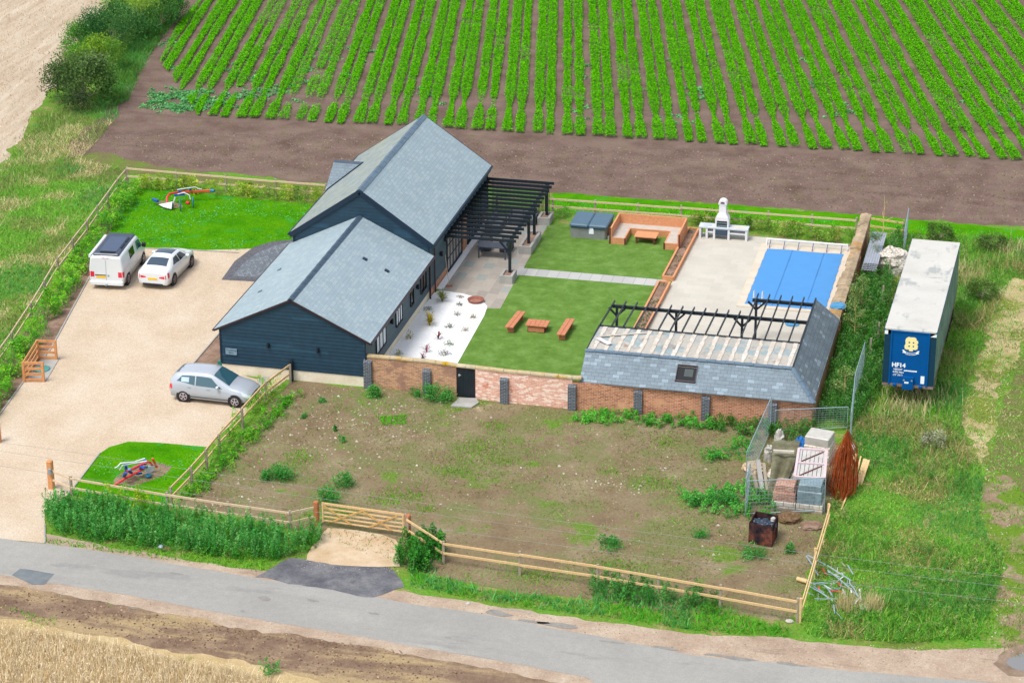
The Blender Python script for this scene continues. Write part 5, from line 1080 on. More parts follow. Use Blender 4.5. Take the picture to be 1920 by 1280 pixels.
m = MB(); L3.across(m, 1.1, 1.72, 6.05); m.build('windscreen', M['carglass'], e)
for s_ in (1, -1):
    for a, b_, mt in ((-.95, -.05, M['glass']), (.42, 1.3, M['carglass'])):
        m = MB(); L3.patch(m, [(a, 4.15), (b_ + (.25 if b_ > 1 else 0), 4.15), (b_ - (.1 if b_ > 1 else 0), 4.9), (a, 4.9)], s_, .008, 5); m.build('side_window', mt, e)
    m = MB(); m.bbox(1.28, s_ * 1.06 - .1, 1.1, 1.42, s_ * 1.06 + .1, 1.36, .03); m.build('mirror', M['blackplastic'], e)
    MB().add([(-2.428, s_ * .87, .72), (-2.428, s_ * .66, .72), (-2.428, s_ * .66, 1.02), (-2.428, s_ * .86, 1.02)], [(0, 1, 2, 3)]).build('tail_light', M['red'], e)
    m = MB(); L3.patch(m, [(-2.42, 3.05), (-2.25, 3.05), (-2.25, 3.8), (-2.42, 3.8)], s_, .008, 3); m.build('tail_light', M['red'], e)
    m = MB(); L3.patch(m, [(2.0, 3.5), (2.34, 3.3), (2.3, 4.2), (1.95, 4.4)], s_, .008, 4); m.build('headlight', M['lamp'], e)
    for x in (-1.55, 1.5): wheel(e, x, s_ * .955, .34, .22, M['rim'])
    m = MB(); L3.patch(m, [(.3, 2.2), (.315, 2.2), (.315, 4.9), (.3, 4.9)], s_, .003, 4); m.build('door_seam', M['steel'], e); m = MB(); L3.patch(m, [(-1.15, 2.2), (-1.135, 2.2), (-1.135, 4.9), (-1.15, 4.9)], s_, .003, 4); m.build('door_seam', M['steel'], e)
m = MB(); m.bbox(-2.28, -.72, 1.9, .95, .72, 2.0, .05); rf = m.build('pop_top_roof', pmat('black elevating roof', c(54, 66, 88, 1.35), .35, .5), e)
m = MB(); m.box(-1.9, -.5, 2.001, .3, .45, 2.02); m.build('solar_panel', pmat('blue black solar panel', c(66, 84, 114, 1.4), .3, .5), e)
m = MB(); m.box(-2.1, -.45, 2.001, -1.95, .35, 2.05); m.box(-1.4, -.64, 2.001, -.7, -.57, 2.05); m.box(-.5, -.64, 2.001, .2, -.57, 2.05); m.build('roof_rail', M['black'], e)
m = MB(); m.box(-2.2, .86, 1.72, .9, .98, 1.86); m.build('awning', M['whitep'], e)
MB().box(-2.436, .02, .66, -2.424, .56, .78).build('number_plate', M['plate'], e)
MB().box(-2.434, .02, .8, -2.424, .62, .85).build('trim_strip', M['blackplastic'], e)
MB().lathe([(.001, -2.436), (.06, -2.434)], 16, (0, -.12, .8), 'x').build('badge', M['steel'], e)
MB().box(-2.432, -.008, .5, -2.424, .008, 1.7).build('door_seam', M['steel'], e)
m = MB(); m.box(-2.434, -.2, 1.8, -2.40, .2, 1.83); m.build('brake_light', M['red'], e)
m = MB(); m.bbox(-2.5, -.92, .28, -2.3, .92, .5, .04); m.build('bumper', M['whitep'], e)
MB().box(-2.6, -.05, .28, -2.46, .05, .36).build('tow_bar', M['steel'], e)
car_at(e, (241.9, 533.1), (270, 495), -1.55, 1.5, .96, -1)

# ================================================================ curtain-side trailer
M['trblue'] = pmat('royal blue painted steel', c(0, 84, 152, 1.1), .5, .15, var=.12, scale=1.5); M['trdark'] = pmat('dark blue curtain', c(10, 52, 74, .9), .6, .3, var=.2); M['trside'] = gmat('faded grey curtain', [(.3, c(84, 108, 98, .95)), (.5, c(110, 132, 124, .95)), (.7, c(136, 154, 146, .95))], 1.2, sc=(1, 3, 1), bump=(5, .4, .03), rough=.6)
M['trroof'] = gmat('weathered white trailer roof', [(.3, c(214, 212, 204)), (.5, c(226, 224, 216)), (.7, c(232, 230, 222))], .5, layers=[(.55, .56, .66, c(190, 194, 190), (2, 1, 1)), (1.2, .62, .72, c(180, 178, 168), (.6, 3, 1))], grains=[(9, .95, 1.03)], bump=(4, .2, .01), rough=.6)
M['cream'] = pmat('cream painted emblem', c(246, 226, 160, 1.0), .6, var=.05); M['signwhite'] = pmat('white painted lettering', c(235, 240, 245, 1.0), .5, var=.05)
A4, B4, C4, D4 = G(1658.8, 614.5, 4.0), G(1757.4, 623.4, 4.0), G(1799.8, 455.7, 4.0), G(1711.4, 446.8, 4.0)
ctr = (A4 + B4) / 2; dr_ = (C4 + D4) / 2 - ctr; TL = dr_.length; rz = math.atan2(dr_.y, dr_.x) - R(90); TW = 2.46
TR = empty('lorry_trailer', (ctr.x, ctr.y, 0), rz, 'blue curtain sided lorry trailer with white roof parked in long grass', 'trailer')
w2 = TW / 2; zb = 1.18; zt = 4.0
MB().box(-w2, 0, zt - .07, w2, TL, zt).build('roof', M['trroof'], TR)
m = MB(); m.box(-w2 - .012, -.015, zt - .10, -w2 + .03, TL, zt - .02); m.box(w2 - .03, -.015, zt - .10, w2 + .012, TL, zt - .02); m.build('roof_rail', M['trblue'], TR)
for i in range(14):    # vertical curtain folds
    pass
for s_ in (-1, 1):
    m = MB(); n = 60; V = []
    for i in range(n + 1):
        y = .06 + (TL - .12) * i / n; o = .018 * math.sin(i * 1.3) + .012 * math.sin(i * 2.9)
        V += [(s_ * (w2 - .02 + o * .3), y, zt - .1), (s_ * (w2 - .01 + o), y, (zt + zb) / 2), (s_ * (w2 - .015 + o * .8), y, zb + .02 + .04 * abs(math.sin(i * 1.57)))]
    m.add(V, [(i * 3 + k, (i + 1) * 3 + k, (i + 1) * 3 + k + 1, i * 3 + k + 1) for i in range(n) for k in (0, 1)], True)
    m.build('curtain', M['trside'], TR)
m = MB(); m.box(-w2, 0, zb - .12, w2, TL, zb); m.box(-.6, .3, zb - .45, -.45, TL - .2, zb - .12); m.box(.45, .3, zb - .45, .6, TL - .2, zb - .12); m.build('chassis', pmat('rusty chassis', c(120, 96, 84, .9), .7, .3, var=.4, scale=6), TR)
m = MB(); m.box(-w2 + .38, -.0, zb, w2 - .38, .05, zt - .07); hb = m.build('headboard', M['trblue'], TR)
m = MB(); m.box(-w2 + .3, -.045, zb - .06, -w2 + .38, .06, zt - .075); m.box(w2 - .38, -.045, zb - .06, w2 - .3, .06, zt - .075); m.box(-w2 + .38, -.04, zt - .13, w2 - .38, -.001, zt - .07); m.build('corner_pillar', M['trblue'], TR)
for s_ in (-1, 1): MB().box(min(s_ * w2, s_ * (w2 - .3)), .0, zb - .02, max(s_ * w2, s_ * (w2 - .3)), .04, zt - .3).build('corner_curtain', M['trdark'], TR)
m = MB(); m.box(-w2, -.01, zt - .3, -w2 + .16, .05, zt - .12); m.add([(w2 - .3, -.012, zt - .26), (w2, -.012, zt - .26), (w2, -.012, zt - .08)], [(0, 1, 2)]); m.build('corner_cap', M['signwhite'], TR)
m = MB(); m.box(-.25, -.16, zb - .2, .27, -.002, zb + .42); m.build('service_box', M['trblue'], TR)
m = MB(); m.box(-w2, -.02, zb - .14, w2, -.002, zb - .01); m.build('lower_beam', pmat('rusty beam', c(124, 108, 96, .9), .7, .2, var=.4, scale=5), TR)
for x in (-.62, .62): MB().lathe([(.001, -.06), (.09, -.06), (.1, -.03), (.1, -.02)], 16, (x, 0, zb - .07), 'y').build('buffer', M['trblue'], TR)
MB().box(-.15, -.175, zb + .12, .05, -.162, zb + .2).build('number_plate', M['signwhite'], TR)
for x in (-.18, .2): MB().lathe([(.001, -.18), (.05, -.178)], 12, (x, 0, zb + .28), 'y').build('coupling', M['steel'], TR)
# rear-most tyres and landing legs
for y in (TL - 1.2, TL - 2.5, TL - 3.8):
    for s_ in (-1, 1): MB().lathe([(.001, s_ * 1.18), (.3, s_ * 1.16), (.48, s_ * 1.18), (.5, s_ * 1.1), (.5, s_ * .8), (.001, s_ * .8)], 24, (0, y, .5), 'x').build('wheel', M['tyre'], TR)
for s_ in (-1, 1): MB().box(s_ * .8 - .06, 2.6, 0, s_ * .8 + .06, 2.72, zb - .12).build('landing_leg', M['steel'], TR)
# emblem: overlapping letters T and B as one cream monogram with a scroll below
def emb(pts, y=-.006, dz=0): return [(x, y, z) for x, z in pts]
ez0 = 3.05; ex = .06
m = MB()
m.prism(emb([(ex - .30, ez0 - .02), (ex - .32, ez0 + .12), (ex - .27, ez0 + .24), (ex - .29, ez0 + .42), (ex - .25, ez0 + .52), (ex - .16, ez0 + .6), (ex - .04, ez0 + .585), (ex + .12, ez0 + .6), (ex + .22, ez0 + .56), (ex + .24, ez0 + .46), (ex + .31, ez0 + .42), (ex + .32, ez0 + .3), (ex + .27, ez0 + .25), (ex + .32, ez0 + .17), (ex + .3, ez0 + .0), (ex + .2, ez0 - .05), (ex + .09, ez0 - .04), (ex + .09, ez0 - .13), (ex - .09, ez0 - .13), (ex - .09, ez0 - .05), (ex - .2, ez0 - .06)]), (0, -.006, 0))
m.build('emblem', M['cream'], TR)
m = MB()
for x in (-.1, .1):
    for z in (.13, .32): m.lathe([(.001, -.016), (.04, -.015)], 12, (ex + x, 0, ez0 + z), 'y')
m.build('emblem_counter', M['trblue'], TR)
m = MB(); sc = [(-.42, -.1), (-.34, -.08), (-.3, -.12), (-.2, -.2), (0, -.23), (.2, -.2), (.3, -.12), (.34, -.08), (.42, -.1), (.36, -.17), (.4, -.24), (.3, -.25), (.2, -.31), (0, -.34), (-.2, -.31), (-.3, -.25), (-.4, -.24), (-.36, -.17)]
m.prism(emb([(ex + x, ez0 + z) for x, z in sc], -.008), (0, -.006, 0)); m.build('emblem_scroll', M['signwhite'], TR)
m = MB(); m.prism(emb([(ex - .24, ez0 - .215), (ex, ez0 - .255), (ex + .24, ez0 - .215), (ex + .24, ez0 - .265), (ex, ez0 - .31), (ex - .24, ez0 - .265)], -.016), (0, -.003, 0)); m.build('scroll_band', M['trblue'], TR)
rotX = Matrix.Rotation(R(90), 4, 'X')
for body, size, x, z, b_ in (('HF14', .3, -.48, zb + .96, .012), ('HEIGHT', .12, -.5, zb + .74, .003), ('4.052 Mtrs', .12, -.48, zb + .6, .003), ("(13' 3½\")", .12, -.5, zb + .45, .003)):
    text('lettering', body, size, (x, -.01, z), rotX, M['signwhite'], TR, bold=b_, world=False)
MB().box(-.22, -.01, zb + .68, .4, -.003, zb + .74).build('stripe', M['signwhite'], TR)
MB().box(.6, -.01, zb + .1, .78, -.003, zb + .5).build('notice', M['signwhite'], TR)
# ================================================================ building leftovers in the mesh pen
M['rust'] = gmat('rusty burnt steel', [(.38, c(34, 32, 38, 1)), (.5, c(70, 48, 48, 1)), (.62, c(120, 72, 56, 1))], 1.6, grains=[(14, .8, 1.2)], bump=(12, .3, .01), rough=.85)
M['rustrod'] = pmat('orange rusted rods', c(150, 72, 36, 1.0), .9, .1, var=.4, scale=3)
M['blocks'] = brickmat('pale concrete blocks', c(206, 198, 186, 1.1), c(222, 214, 202, 1.1), c(150, 140, 126, 1.1), .44, .21, .02, grain=(10, .85, 1.1))
M['felt'] = gmat('olive grey felt sheet', [(.3, c(94, 90, 70, 1.2)), (.5, c(112, 110, 88, 1.2)), (.7, c(132, 134, 108, 1.2))], 1.6, grains=[(8, .85, 1.12)], bump=(5, .5, .04))
M['wrap'] = pmat('white shrink wrap', c(208, 204, 194, 1.35), .4, .5, var=.2, scale=5, bump=(7, .5))
M['slatewrap'] = pmat('blue grey slates under film', c(128, 150, 158, 1.1), .4, .5, var=.35, scale=6, bump=(6, .6))
M['cream'] = brickmat('cream blocks', c(222, 212, 190, 1.15), c(232, 224, 206, 1.15), c(170, 158, 140, 1.15), .4, .2, .015, grain=(8, .85, 1.1))
M['redbrick'] = brickmat('stacked salvaged bricks', c(176, 118, 100, 1.05), c(208, 170, 150, 1.05), c(140, 120, 104, 1.05), .22, .075, .012, grain=(9, .8, 1.15))
M['pallet'] = M['oldwood']
def pallet_stack(px, sx, sy, layers, lab, rz=0, name='pallet_stack', cat='pallet'):
    p = G(*px); e = empty(name, tuple(p), rz, lab, cat); m = MB()
    for z in (0, .1):
        for k in range(5): m.box(-sx / 2 + k * (sx - .1) / 4, -sy / 2, z, -sx / 2 + k * (sx - .1) / 4 + .1, sy / 2, z + .02)
    for k in range(3): m.box(-sx / 2, -sy / 2 + k * (sy - .08) / 2, .021, sx / 2, -sy / 2 + k * (sy - .08) / 2 + .08, .099)
    m.build('pallet', M['pallet'], e); z = .122
    for (h, inset, mt) in layers:
        m = MB(Matrix.Rotation(random.uniform(-.04, .04), 4, 'Z')); m.bbox(-sx / 2 + inset, -sy / 2 + inset, z, sx / 2 - inset, sy / 2 - inset, z + h, .03); m.build('load', M[mt], e); z += h + .003
    return e
random.seed(31)
pallet_stack((1472, 948), 1.1, 1.0, [(.3, .02, 'blocks'), (.42, .05, 'redbrick'), (.34, .12, 'redbrick')], 'pallet of salvaged red bricks on blocks, front left of the pen')
pallet_stack((1519, 953), 1.2, 1.0, [(.3, .02, 'blocks'), (.6, .05, 'slatewrap'), (.3, .1, 'slatewrap')], 'pallet of film wrapped blue slates, front right of the pen')
pallet_stack((1535, 862), 1.3, 1.2, [(.35, .03, 'blocks'), (.45, .04, 'cream'), (.42, .08, 'wrap')], 'tall pallet of pale blocks wrapped in white film at the back of the pen', R(-8))
pallet_stack((1515, 905), 1.2, 1.1, [(.95, .03, 'blocks')], 'pallet of concrete blocks under the old door frame')
# felt sheet over rubble: draped surface
V = []; F = []; nx, ny = 16, 18
c00, c10, c01, c11 = G(1447, 826, 1.25), G(1500, 826, 1.25), G(1436, 938, .15), G(1456, 938, .12)
mid0, mid1 = G(1450, 868, 1.35), G(1492, 874, 1.3)
for j in range(ny + 1):
    t = j / ny
    for i in range(nx + 1):
        u = i / nx; a = (c00 * (1 - t) ** 2 + mid0 * 2 * t * (1 - t) + c01 * t * t); b = (c10 * (1 - t) ** 2 + mid1 * 2 * t * (1 - t) + c11 * t * t); q = a * (1 - u) + b * u
        q = q + Vector((0, 0, .10 * math.sin(u * 7 + t * 3) * (1 - abs(2 * u - 1)) + .12 * (vnoise(np.array([[u * 4, t * 5]]), 1)[0] - .5))); V.append(tuple(q))
for j in range(ny):
    for i in range(nx): F.append((j * (nx + 1) + i, j * (nx + 1) + i + 1, (j + 1) * (nx + 1) + i + 1, (j + 1) * (nx + 1) + i))
m = MB(); m.add(V, F, True); n0 = len(V); m.add([(x, y, z - .03) for x, y, z in V], [tuple(reversed(f)) for f in F], True)
rigid('felt_sheet', m, M['felt'], 'large olive grey felt sheet draped over the rubble pile', 'sheet')
lumps('rubble_heap', (1466, 912), 1, .7, .8, M['blocks'], 'heap of broken blocks under the olive felt sheet', 'rubble', 12)
lumps('rubble_sack', (1442, 862), 1, .26, .7, M['wrap'], 'white sack of rubble at the left edge of the felt sheet', 'sack', 14); lumps('rubble_sack', (1460, 842), 1, .24, .95, M['wrap'], 'white sack of rubble behind the felt sheet', 'sack', 15)
lumps('rubble_sack', (1592, 848), 1, .3, .5, M['wrap'], 'white sack beside the rusty rods at the back of the pen', 'sack', 18)
lumps('tarpaulin', (1497, 862), 1, .38, 1.05, pmat('bright blue tarpaulin', c(40, 110, 180, 1.1), .5, .4), 'bright blue tarpaulin bundle between the felt and the wrapped blocks', 'tarpaulin', 16)
# old ledged frame lying tilted on the stacks
q0, q1, q2, q3 = G(1490, 893, 1.12), G(1546, 896, 1.12), G(1550, 844, 1.42), G(1498, 840, 1.42)
OD = empty('old_door', tuple((q0 + q2) / 2), label='old pinkish white ledged door lying on top of the pallets', cat='door')
dx, dy = (q1 - q0), (q3 - q0)
m = MB()
for a, b_ in ((q0, q1), (q3, q2), (q0, q3), (q1, q2)): m.bar(a, b_, .11, .07)
m.bar((q0 + q3) / 2, (q1 + q2) / 2, .1, .05); m.build('frame', pmat('pinkish primer', c(218, 196, 200, 1.2), .7, .2, var=.15), OD, world=True)
m = MB(); dn = dx.cross(dy).normalized() * .03
for i in range(7): u0, u1 = i / 7 + .01, (i + 1) / 7 - .01; m.prism([tuple(q0 + dx * u0 - dn), tuple(q0 + dx * u1 - dn), tuple(q0 + dx * u1 + dy - dn), tuple(q0 + dx * u0 + dy - dn)], tuple(-dn * .6))
m.build('planks', pmat('grey white planks', c(196, 194, 190, 1.2), .8, .1, var=.2), OD, world=True)
m = MB(); m.bar(q0 + dx * .15 + dy * .05, q0 + dx * .85 + dy * .42, .05, .03); m.bar(q0 + dx * .15 + dy * .55, q0 + dx * .85 + dy * .92, .05, .03); m.build('brace', M['darkwood'], OD, world=True)
rigid('timber_baulk', MB().bar(G(1450, 845, 1.45), G(1489, 847, 1.45), .14, .1), M['hutbatten'], 'pale timber lying along the top of the olive felt', 'timber')
for k, (a, b_, l) in enumerate((((1421, 862), (1430, 925), 'wide grey concrete post leaning at the left of the felt'), ((1432, 868), (1438, 922), 'second grey concrete post leaning against the felt'), ((1413, 890), (1423, 930), 'short grey concrete post nearest the left mesh panel'))):
    rigid('concrete_post', MB().bar(G(*b_, .1), G(*a, .9), .2 if k == 0 else .13, .1), M['oldwood'] if k else M['concrete'], l, 'post')
lumps('sand_heap', (1412, 880), 1, .5, .3, M['sand'], 'small orange sand heap by the left mesh panel', 'sand'); lumps('sawdust_heap', (1521, 988), 1, .42, .16, M['bedsoil'], 'low heap of pale sawdust in front of the pen', 'sawdust', 9)
lumps('brush_heap', (1480, 974), 1, .5, .25, gmat('dead brush', [(.3, c(92, 74, 54, 1)), (.6, c(130, 106, 80, 1)), (.8, c(150, 130, 100, 1))], 6, grains=[(20, .6, 1.3)], bump=(20, 1, .1)), 'heap of dead brown brush beside the steel burner', 'brush', 10)
# rusty reinforcing rods: an upright curved bundle
RB = empty('rusty_rods', tuple(G(1577, 930)), label='tall sheaf of orange rusted mesh rods standing right of the pen', cat='rods')
top = G(1572, 792, 0); base = G(1577, 928); hh_ = 2.65; m = MB(); rr = random.Random(4)
for i in range(200):
    a = rr.uniform(0, 2 * math.pi); r_ = math.sqrt(rr.random()); b0 = Vector((base.x + math.cos(a) * r_ * .26, base.y + math.sin(a) * r_ * .9, 0)); s_ = rr.uniform(.6, 1)
    tp = Vector((base.x + .05 + rr.uniform(-.06, .06) + (1 - s_) * rr.uniform(-.6, .7), base.y + 1.2 + rr.uniform(-.15, .15) - (1 - s_) * rr.uniform(0, 1.5), hh_ * s_)); md = (b0 * .5 + tp * .5) + Vector((math.cos(a) * r_ * .48, math.sin(a) * r_ * .4, 0))
    m.tube([b0, b0 * .6 + md * .4 + Vector((math.cos(a) * r_ * .35, 0, 0)), md, md * .5 + tp * .5 + Vector((math.cos(a) * r_ * .22, 0, 0)), tp], .011, 3, cap=False)
m.build('rods', M['rustrod'], RB, world=True)
rr = random.Random(8)
for k, (a, b_, l) in enumerate((((1605, 850), (1588, 908), 'first pale board leaning right of the rusty rods'), ((1614, 855), (1600, 915), 'narrow board with a pinkish edge leaning by the rods'), ((1622, 860), (1606, 912), 'wide yellowish board leaning right of the rods'), ((1628, 862), (1613, 908), 'outermost yellowish board on the far right of the rods'), ((1608, 878), (1577, 955), 'long thin lath reaching down to the grass by the rods'))):
    rigid('board', MB().bar(G(*b_, .03), G(*a, .55), .16 if k in (0, 2, 3) else .07, .03), M['newwood'], l, 'board')
# burner box
a0_, a1_, a2_, a3_ = G(1403, 1018), G(1447, 1026), G(1458, 1004), G(1416, 996)
BB = empty('burner_box', tuple((a0_ + a2_) / 2), label='rusty open steel box burner holding black bags', cat='burner')
m = MB(); H_ = 1.0; P4 = [Vector(q) for q in (a0_, a1_, a2_, a3_)]
for i in range(4):
    a, b_ = P4[i], P4[(i + 1) % 4]; d = (b_ - a).normalized(); nn = Vector((-d.y, d.x, 0)) * .02; m.prism([tuple(a), tuple(b_), tuple(b_ + Vector((0, 0, H_))), tuple(a + Vector((0, 0, H_)))], tuple(nn))
m.prism([tuple(q + Vector((0, 0, .3))) for q in P4], (0, 0, .02)); m.build('box', M['rust'], BB, world=True)
M['bag'] = pmat('black bin bag', c(40, 56, 72, 1), .3, .6, var=.3, scale=9)
cc = (a0_ + a2_) / 2
for k, (dx_, dy_) in enumerate(((-.3, .1), (.05, .15), (.3, 0), (-.05, -.2))): lumps('rubbish_bag', Vector((cc.x + dx_, cc.y + dy_, 0)), 1, .24, .22, M['bag'], ('black bag at the left inside the burner', 'black bag at the back inside the burner', 'black bag at the right inside the burner', 'black bag at the front inside the burner')[k], 'bag', 30 + k, base_z=.66)
lumps('paper_ball', Vector((cc.x + .38, cc.y + .2, 0)), 1, .1, .16, M['wrap'], 'white crumpled paper on the bags in the burner', 'paper', 40, base_z=.86)
# corrugated sheets stacked against the wall
s0, s1 = G(1625, 545), G(1622, 462); CS = empty('corrugated_sheets', tuple((s0 + s1) / 2), label='long stack of grey corrugated sheets beside the crumbling pool wall', cat='sheets')
for k in range(5):
    m = MB(); V = []; n = 12; zt_ = .75 + k * .06
    for i in range(n + 1): x = 22.15 + .8 * i / n + k * .015; z = zt_ + .02 * (-1) ** i - .0 * i; V += [(x, 19.2 + k * .1, z), (x, 24.6 - k * .05, z + .05)]
    m.add(V, [(2 * i, 2 * i + 2, 2 * i + 3, 2 * i + 1) for i in range(n)]); m.build('sheet', pmat('grey corrugated sheet', c(168, 174, 184, 1.3), .6, .3, var=.12), CS, world=True)
m = MB(); m.box(22.2, 20, 0, 22.9, 20.4, .7); m.build('trestle', M['oldwood'], CS, world=True); m = MB(); m.box(22.2, 23.6, 0, 22.9, 24.0, .7); m.build('trestle', M['oldwood'], CS, world=True)
lumps('stone_heap', (1672, 505), 1, .95, 1.1, M['blocks'], 'tall pale heap of broken stone beside the trailer', 'rubble', 17); 
for k, (px_, l) in enumerate((((1666, 530), 'old post in front of the pale stone heap'), ((1653, 580), 'old leaning post midway between wall and trailer'), ((1645, 650), 'old grey post by the near left corner of the trailer'), ((1630, 680), 'old grey post beside the long mesh panels'))):
    p = G(*px_); rigid('fence_post', MB().bar((p.x, p.y, 0), (p.x + .03, p.y, 1.35), .09, .09), M['oldwood'], l, 'post')
# scrap steel by the corner
sc_ = [((1512, 1042), (1534, 1078)), ((1514, 1040), (1596, 1088)), ((1515, 1094), (1565, 1094)), ((1516, 1098), (1562, 1126)), ((1552, 1068), (1612, 1120)), ((1594, 1094), (1610, 1118)), ((1545, 1096), (1562, 1118)), ((1580, 1104), (1588, 1122)), ((1563, 1132), (1565, 1150))]
for k, (a, b_) in enumerate(sc_):
    pa, pb = G(*a, .3), G(*b_, .26); rigid('steel_tube', MB().tube([pa, (pa + pb) / 2 + Vector((0, 0, .05)), pb], .032, 6), M['steel'], ('bent grey tube nearest the burner, half under the leaning fence', 'long grey tube running away from the leaning fence', 'level grey tube in the middle of the scrap', 'grey tube slanting towards the dry grass tuft', 'long grey tube on the right of the scrap', 'short grey tube at the right end of the scrap', 'flat grey strip by the red pipe scraps', 'short pale tube lying in the weeds', 'short tube standing alone nearest the road')[k], 'tube', 'scrap tubes by the front corner')
p0, p1 = G(1612, 1105, .1), G(1616, 1150, .1); rigid('drainpipe', MB().tube([p0, p1], .055, 8), M['whitep'], 'white plastic pipe at the right end of the scrap', 'pipe')
lumps('white_tub', (1625, 1140), 1, .25, .18, M['wrap'], 'white broken tub beside the white pipe', 'tub', 21)
p = G(1503, 1092); rigid('log', MB().tube([(p.x - .2, p.y + .1, .12), (p.x + .25, p.y - .1, .14)], .1, 10), M['newwood'], 'short sawn log against the leaning fence', 'log')
for k, (px_, r_) in enumerate((((1130, 1193), .1),)): lumps('litter', (877, 1131), 1, .1, .05, M['wrap'], 'scrap of white litter on the verge by the road', 'litter', 23)
lumps('litter', (1480, 1165), 1, .14, .08, M['wrap'], 'white bag by the front fence corner', 'litter', 24)
lumps('litter', (302, 1035), 1, .1, .08, M['steel'], 'pale grey bag caught at the foot of the nettles', 'litter', 25, base_z=.25)

# ================================================================ painted antique implements on the lawns
pr = pmat('bright red paint', c(226, 44, 56, 1.1), .4, .5); pbl = pmat('royal blue paint', c(16, 80, 168, 1.0), .4, .5); pw = pmat('white painted iron', c(226, 230, 238, 1.2), .5); por = pmat('orange red paint', c(240, 92, 60, 1.1), .4, .5); ptl = pmat('teal blue paint', c(20, 116, 150, 1.0), .4, .5)
def spoked(e, ctr, r, ax, rimmat, n=8):
    ctr = Vector(ctr); ax = Vector(ax).normalized(); up = Vector((0, 0, 1)); a = ax.cross(up).normalized(); b = a.cross(ax); pts = [ctr + (a * math.cos(2 * math.pi * k / 24) + b * math.sin(2 * math.pi * k / 24)) * r for k in range(25)]
    w_ = MB().tube(pts, .028, 6, cap=False).build('wheel', rimmat, e, world=True); m = MB()
    for k in range(n): an = 2 * math.pi * k / n; m.tube([ctr, ctr + (a * math.cos(an) + b * math.sin(an)) * r], .012, 4)
    m.build('spokes', pw, w_, world=True)
g0 = lambda x, y, z: G(x, y, z)
IM = empty('plough', tuple(G(340, 382)), label='red white and blue painted antique plough on the play lawn behind the barn', cat='plough')
MB().tube([g0(313, 384, .15), g0(313, 371, .5), g0(317, 364, .62), g0(330, 361, .62), g0(350, 360, .6), g0(372, 360, .55)], .06, 8).build('beam', pr, IM, world=True)
MB().bar(g0(362, 360, .6), g0(396, 357, .6), .1, .1).build('drawbar', por, IM, world=True); MB().tube([g0(395, 357, .6), g0(402, 358, .6)], .1, 8).build('drawbar_tip', ptl, IM, world=True)
# mouldboard: swept white shell with thickness
V = []; A_, B_ = g0(297, 378, .28), g0(324, 385, .28)
for j in range(7):
    for i in range(9): t = i / 8; u = j / 6; w_ = math.sin(t * math.pi * .62 + .25) * .34; q = A_ * (1 - t) + B_ * t; V.append((q.x, q.y - w_ * (u - .5) * 1.6, .06 + .5 * t * math.sin(u * math.pi) * .8 + .1 * u))
F = [(j * 9 + i, j * 9 + i + 1, (j + 1) * 9 + i + 1, (j + 1) * 9 + i) for j in range(6) for i in range(8)]
m = MB(); m.add(V, F, True); m.add([(x, y, z - .03) for x, y, z in V], [tuple(reversed(f)) for f in F], True); m.build('mouldboard', pw, IM, world=True)
MB().tube([g0(287, 374, .3), g0(296, 377, .3)], .09, 8).build('share_tip', pbl, IM, world=True)
spoked(IM, g0(338, 384, .38), .36, (1, .35, 0), ptl); spoked(IM, g0(362, 379, .34), .3, (1, .35, 0), ptl)
for a in ((336, 360), (356, 356)): MB().bar(g0(*a, .6), g0(a[0] + 1, a[1] - 3, .85), .12, .12).build('bracket', pbl, IM, world=True)
MB().tube([g0(332, 356, .9), g0(350, 353, .9), g0(366, 351, .9), g0(372, 354, .8), g0(378, 355, .75)], .032, 6).build('handle', pw, IM, world=True); MB().tube([g0(333, 364, .75), g0(345, 361, .85), g0(355, 366, .7), g0(357, 374, .45)], .032, 6).build('handle', pw, IM, world=True)
MB().bar(g0(324, 383, .12), g0(328, 370, .55), .07, .07).build('leg', pw, IM, world=True); MB().tube([g0(350, 380, .32), g0(355, 381, .32)], .1, 10).build('hub', pr, IM, world=True)
MB().bar(g0(327, 366, .55), g0(346, 364, .55), .12, .1).build('crossbar', pbl, IM, world=True)
IM = empty('plough', tuple(G(255, 895)), label='red and blue painted antique plough on the soil oval of the front lawn', cat='plough')
MB().tube([g0(214, 909, .08), g0(236, 896, .3), g0(262, 882, .42), g0(270, 878, .45)], .055, 8).build('beam', pr, IM, world=True); MB().tube([g0(232, 888, .4), g0(255, 876, .55), g0(274, 866, .62), g0(281, 866, .6), g0(286, 872, .35)], .055, 8).build('beam', pr, IM, world=True)
for a, b_ in (((237, 882), (236, 872)), ((246, 886), (242, 879)), ((232, 893), (236, 886)), ((263, 880), (266, 874)), ((272, 870), (272, 862)), ((276, 875), (268, 876))): MB().bar(g0(*a, .35), g0(*b_, .72), .13, .09).build('bracket', pbl, IM, world=True)
MB().tube([g0(215, 877, .75), g0(220, 875, .8), g0(226, 868, .95), g0(250, 866, .9), g0(262, 862, .9), g0(272, 859, .95)], .03, 6).build('handle', pw, IM, world=True); MB().tube([g0(224, 881, .6), g0(230, 872, .8), g0(245, 869, .85), g0(275, 864, .85)], .03, 6).build('handle', pw, IM, world=True)
MB().bar(g0(286, 859, .8), g0(294, 876, .2), .09, .06).build('coulter', por, IM, world=True)
V = []; A_, B_ = g0(273, 884, .2), g0(290, 874, .3)
m = MB(); m.prism([tuple(g0(272, 878, .4)), tuple(g0(280, 874, .42)), tuple(g0(290, 874, .3)), tuple(g0(289, 882, .1)), tuple(g0(276, 888, .08))], (0, .05, .02)); m.build('mouldboard', pw, IM, world=True)
m = MB(); m.lathe([(.001, .1), (.13, .08), (.16, 0), (.13, -.02)], 14); o = m.build('depth_wheel', ptl, IM); o.location = wm(IM).inverted() @ g0(278, 892, .1)
MB().bar(g0(255, 888, .2), g0(266, 886, .2), .1, .08).build('skid', pbl, IM, world=True)

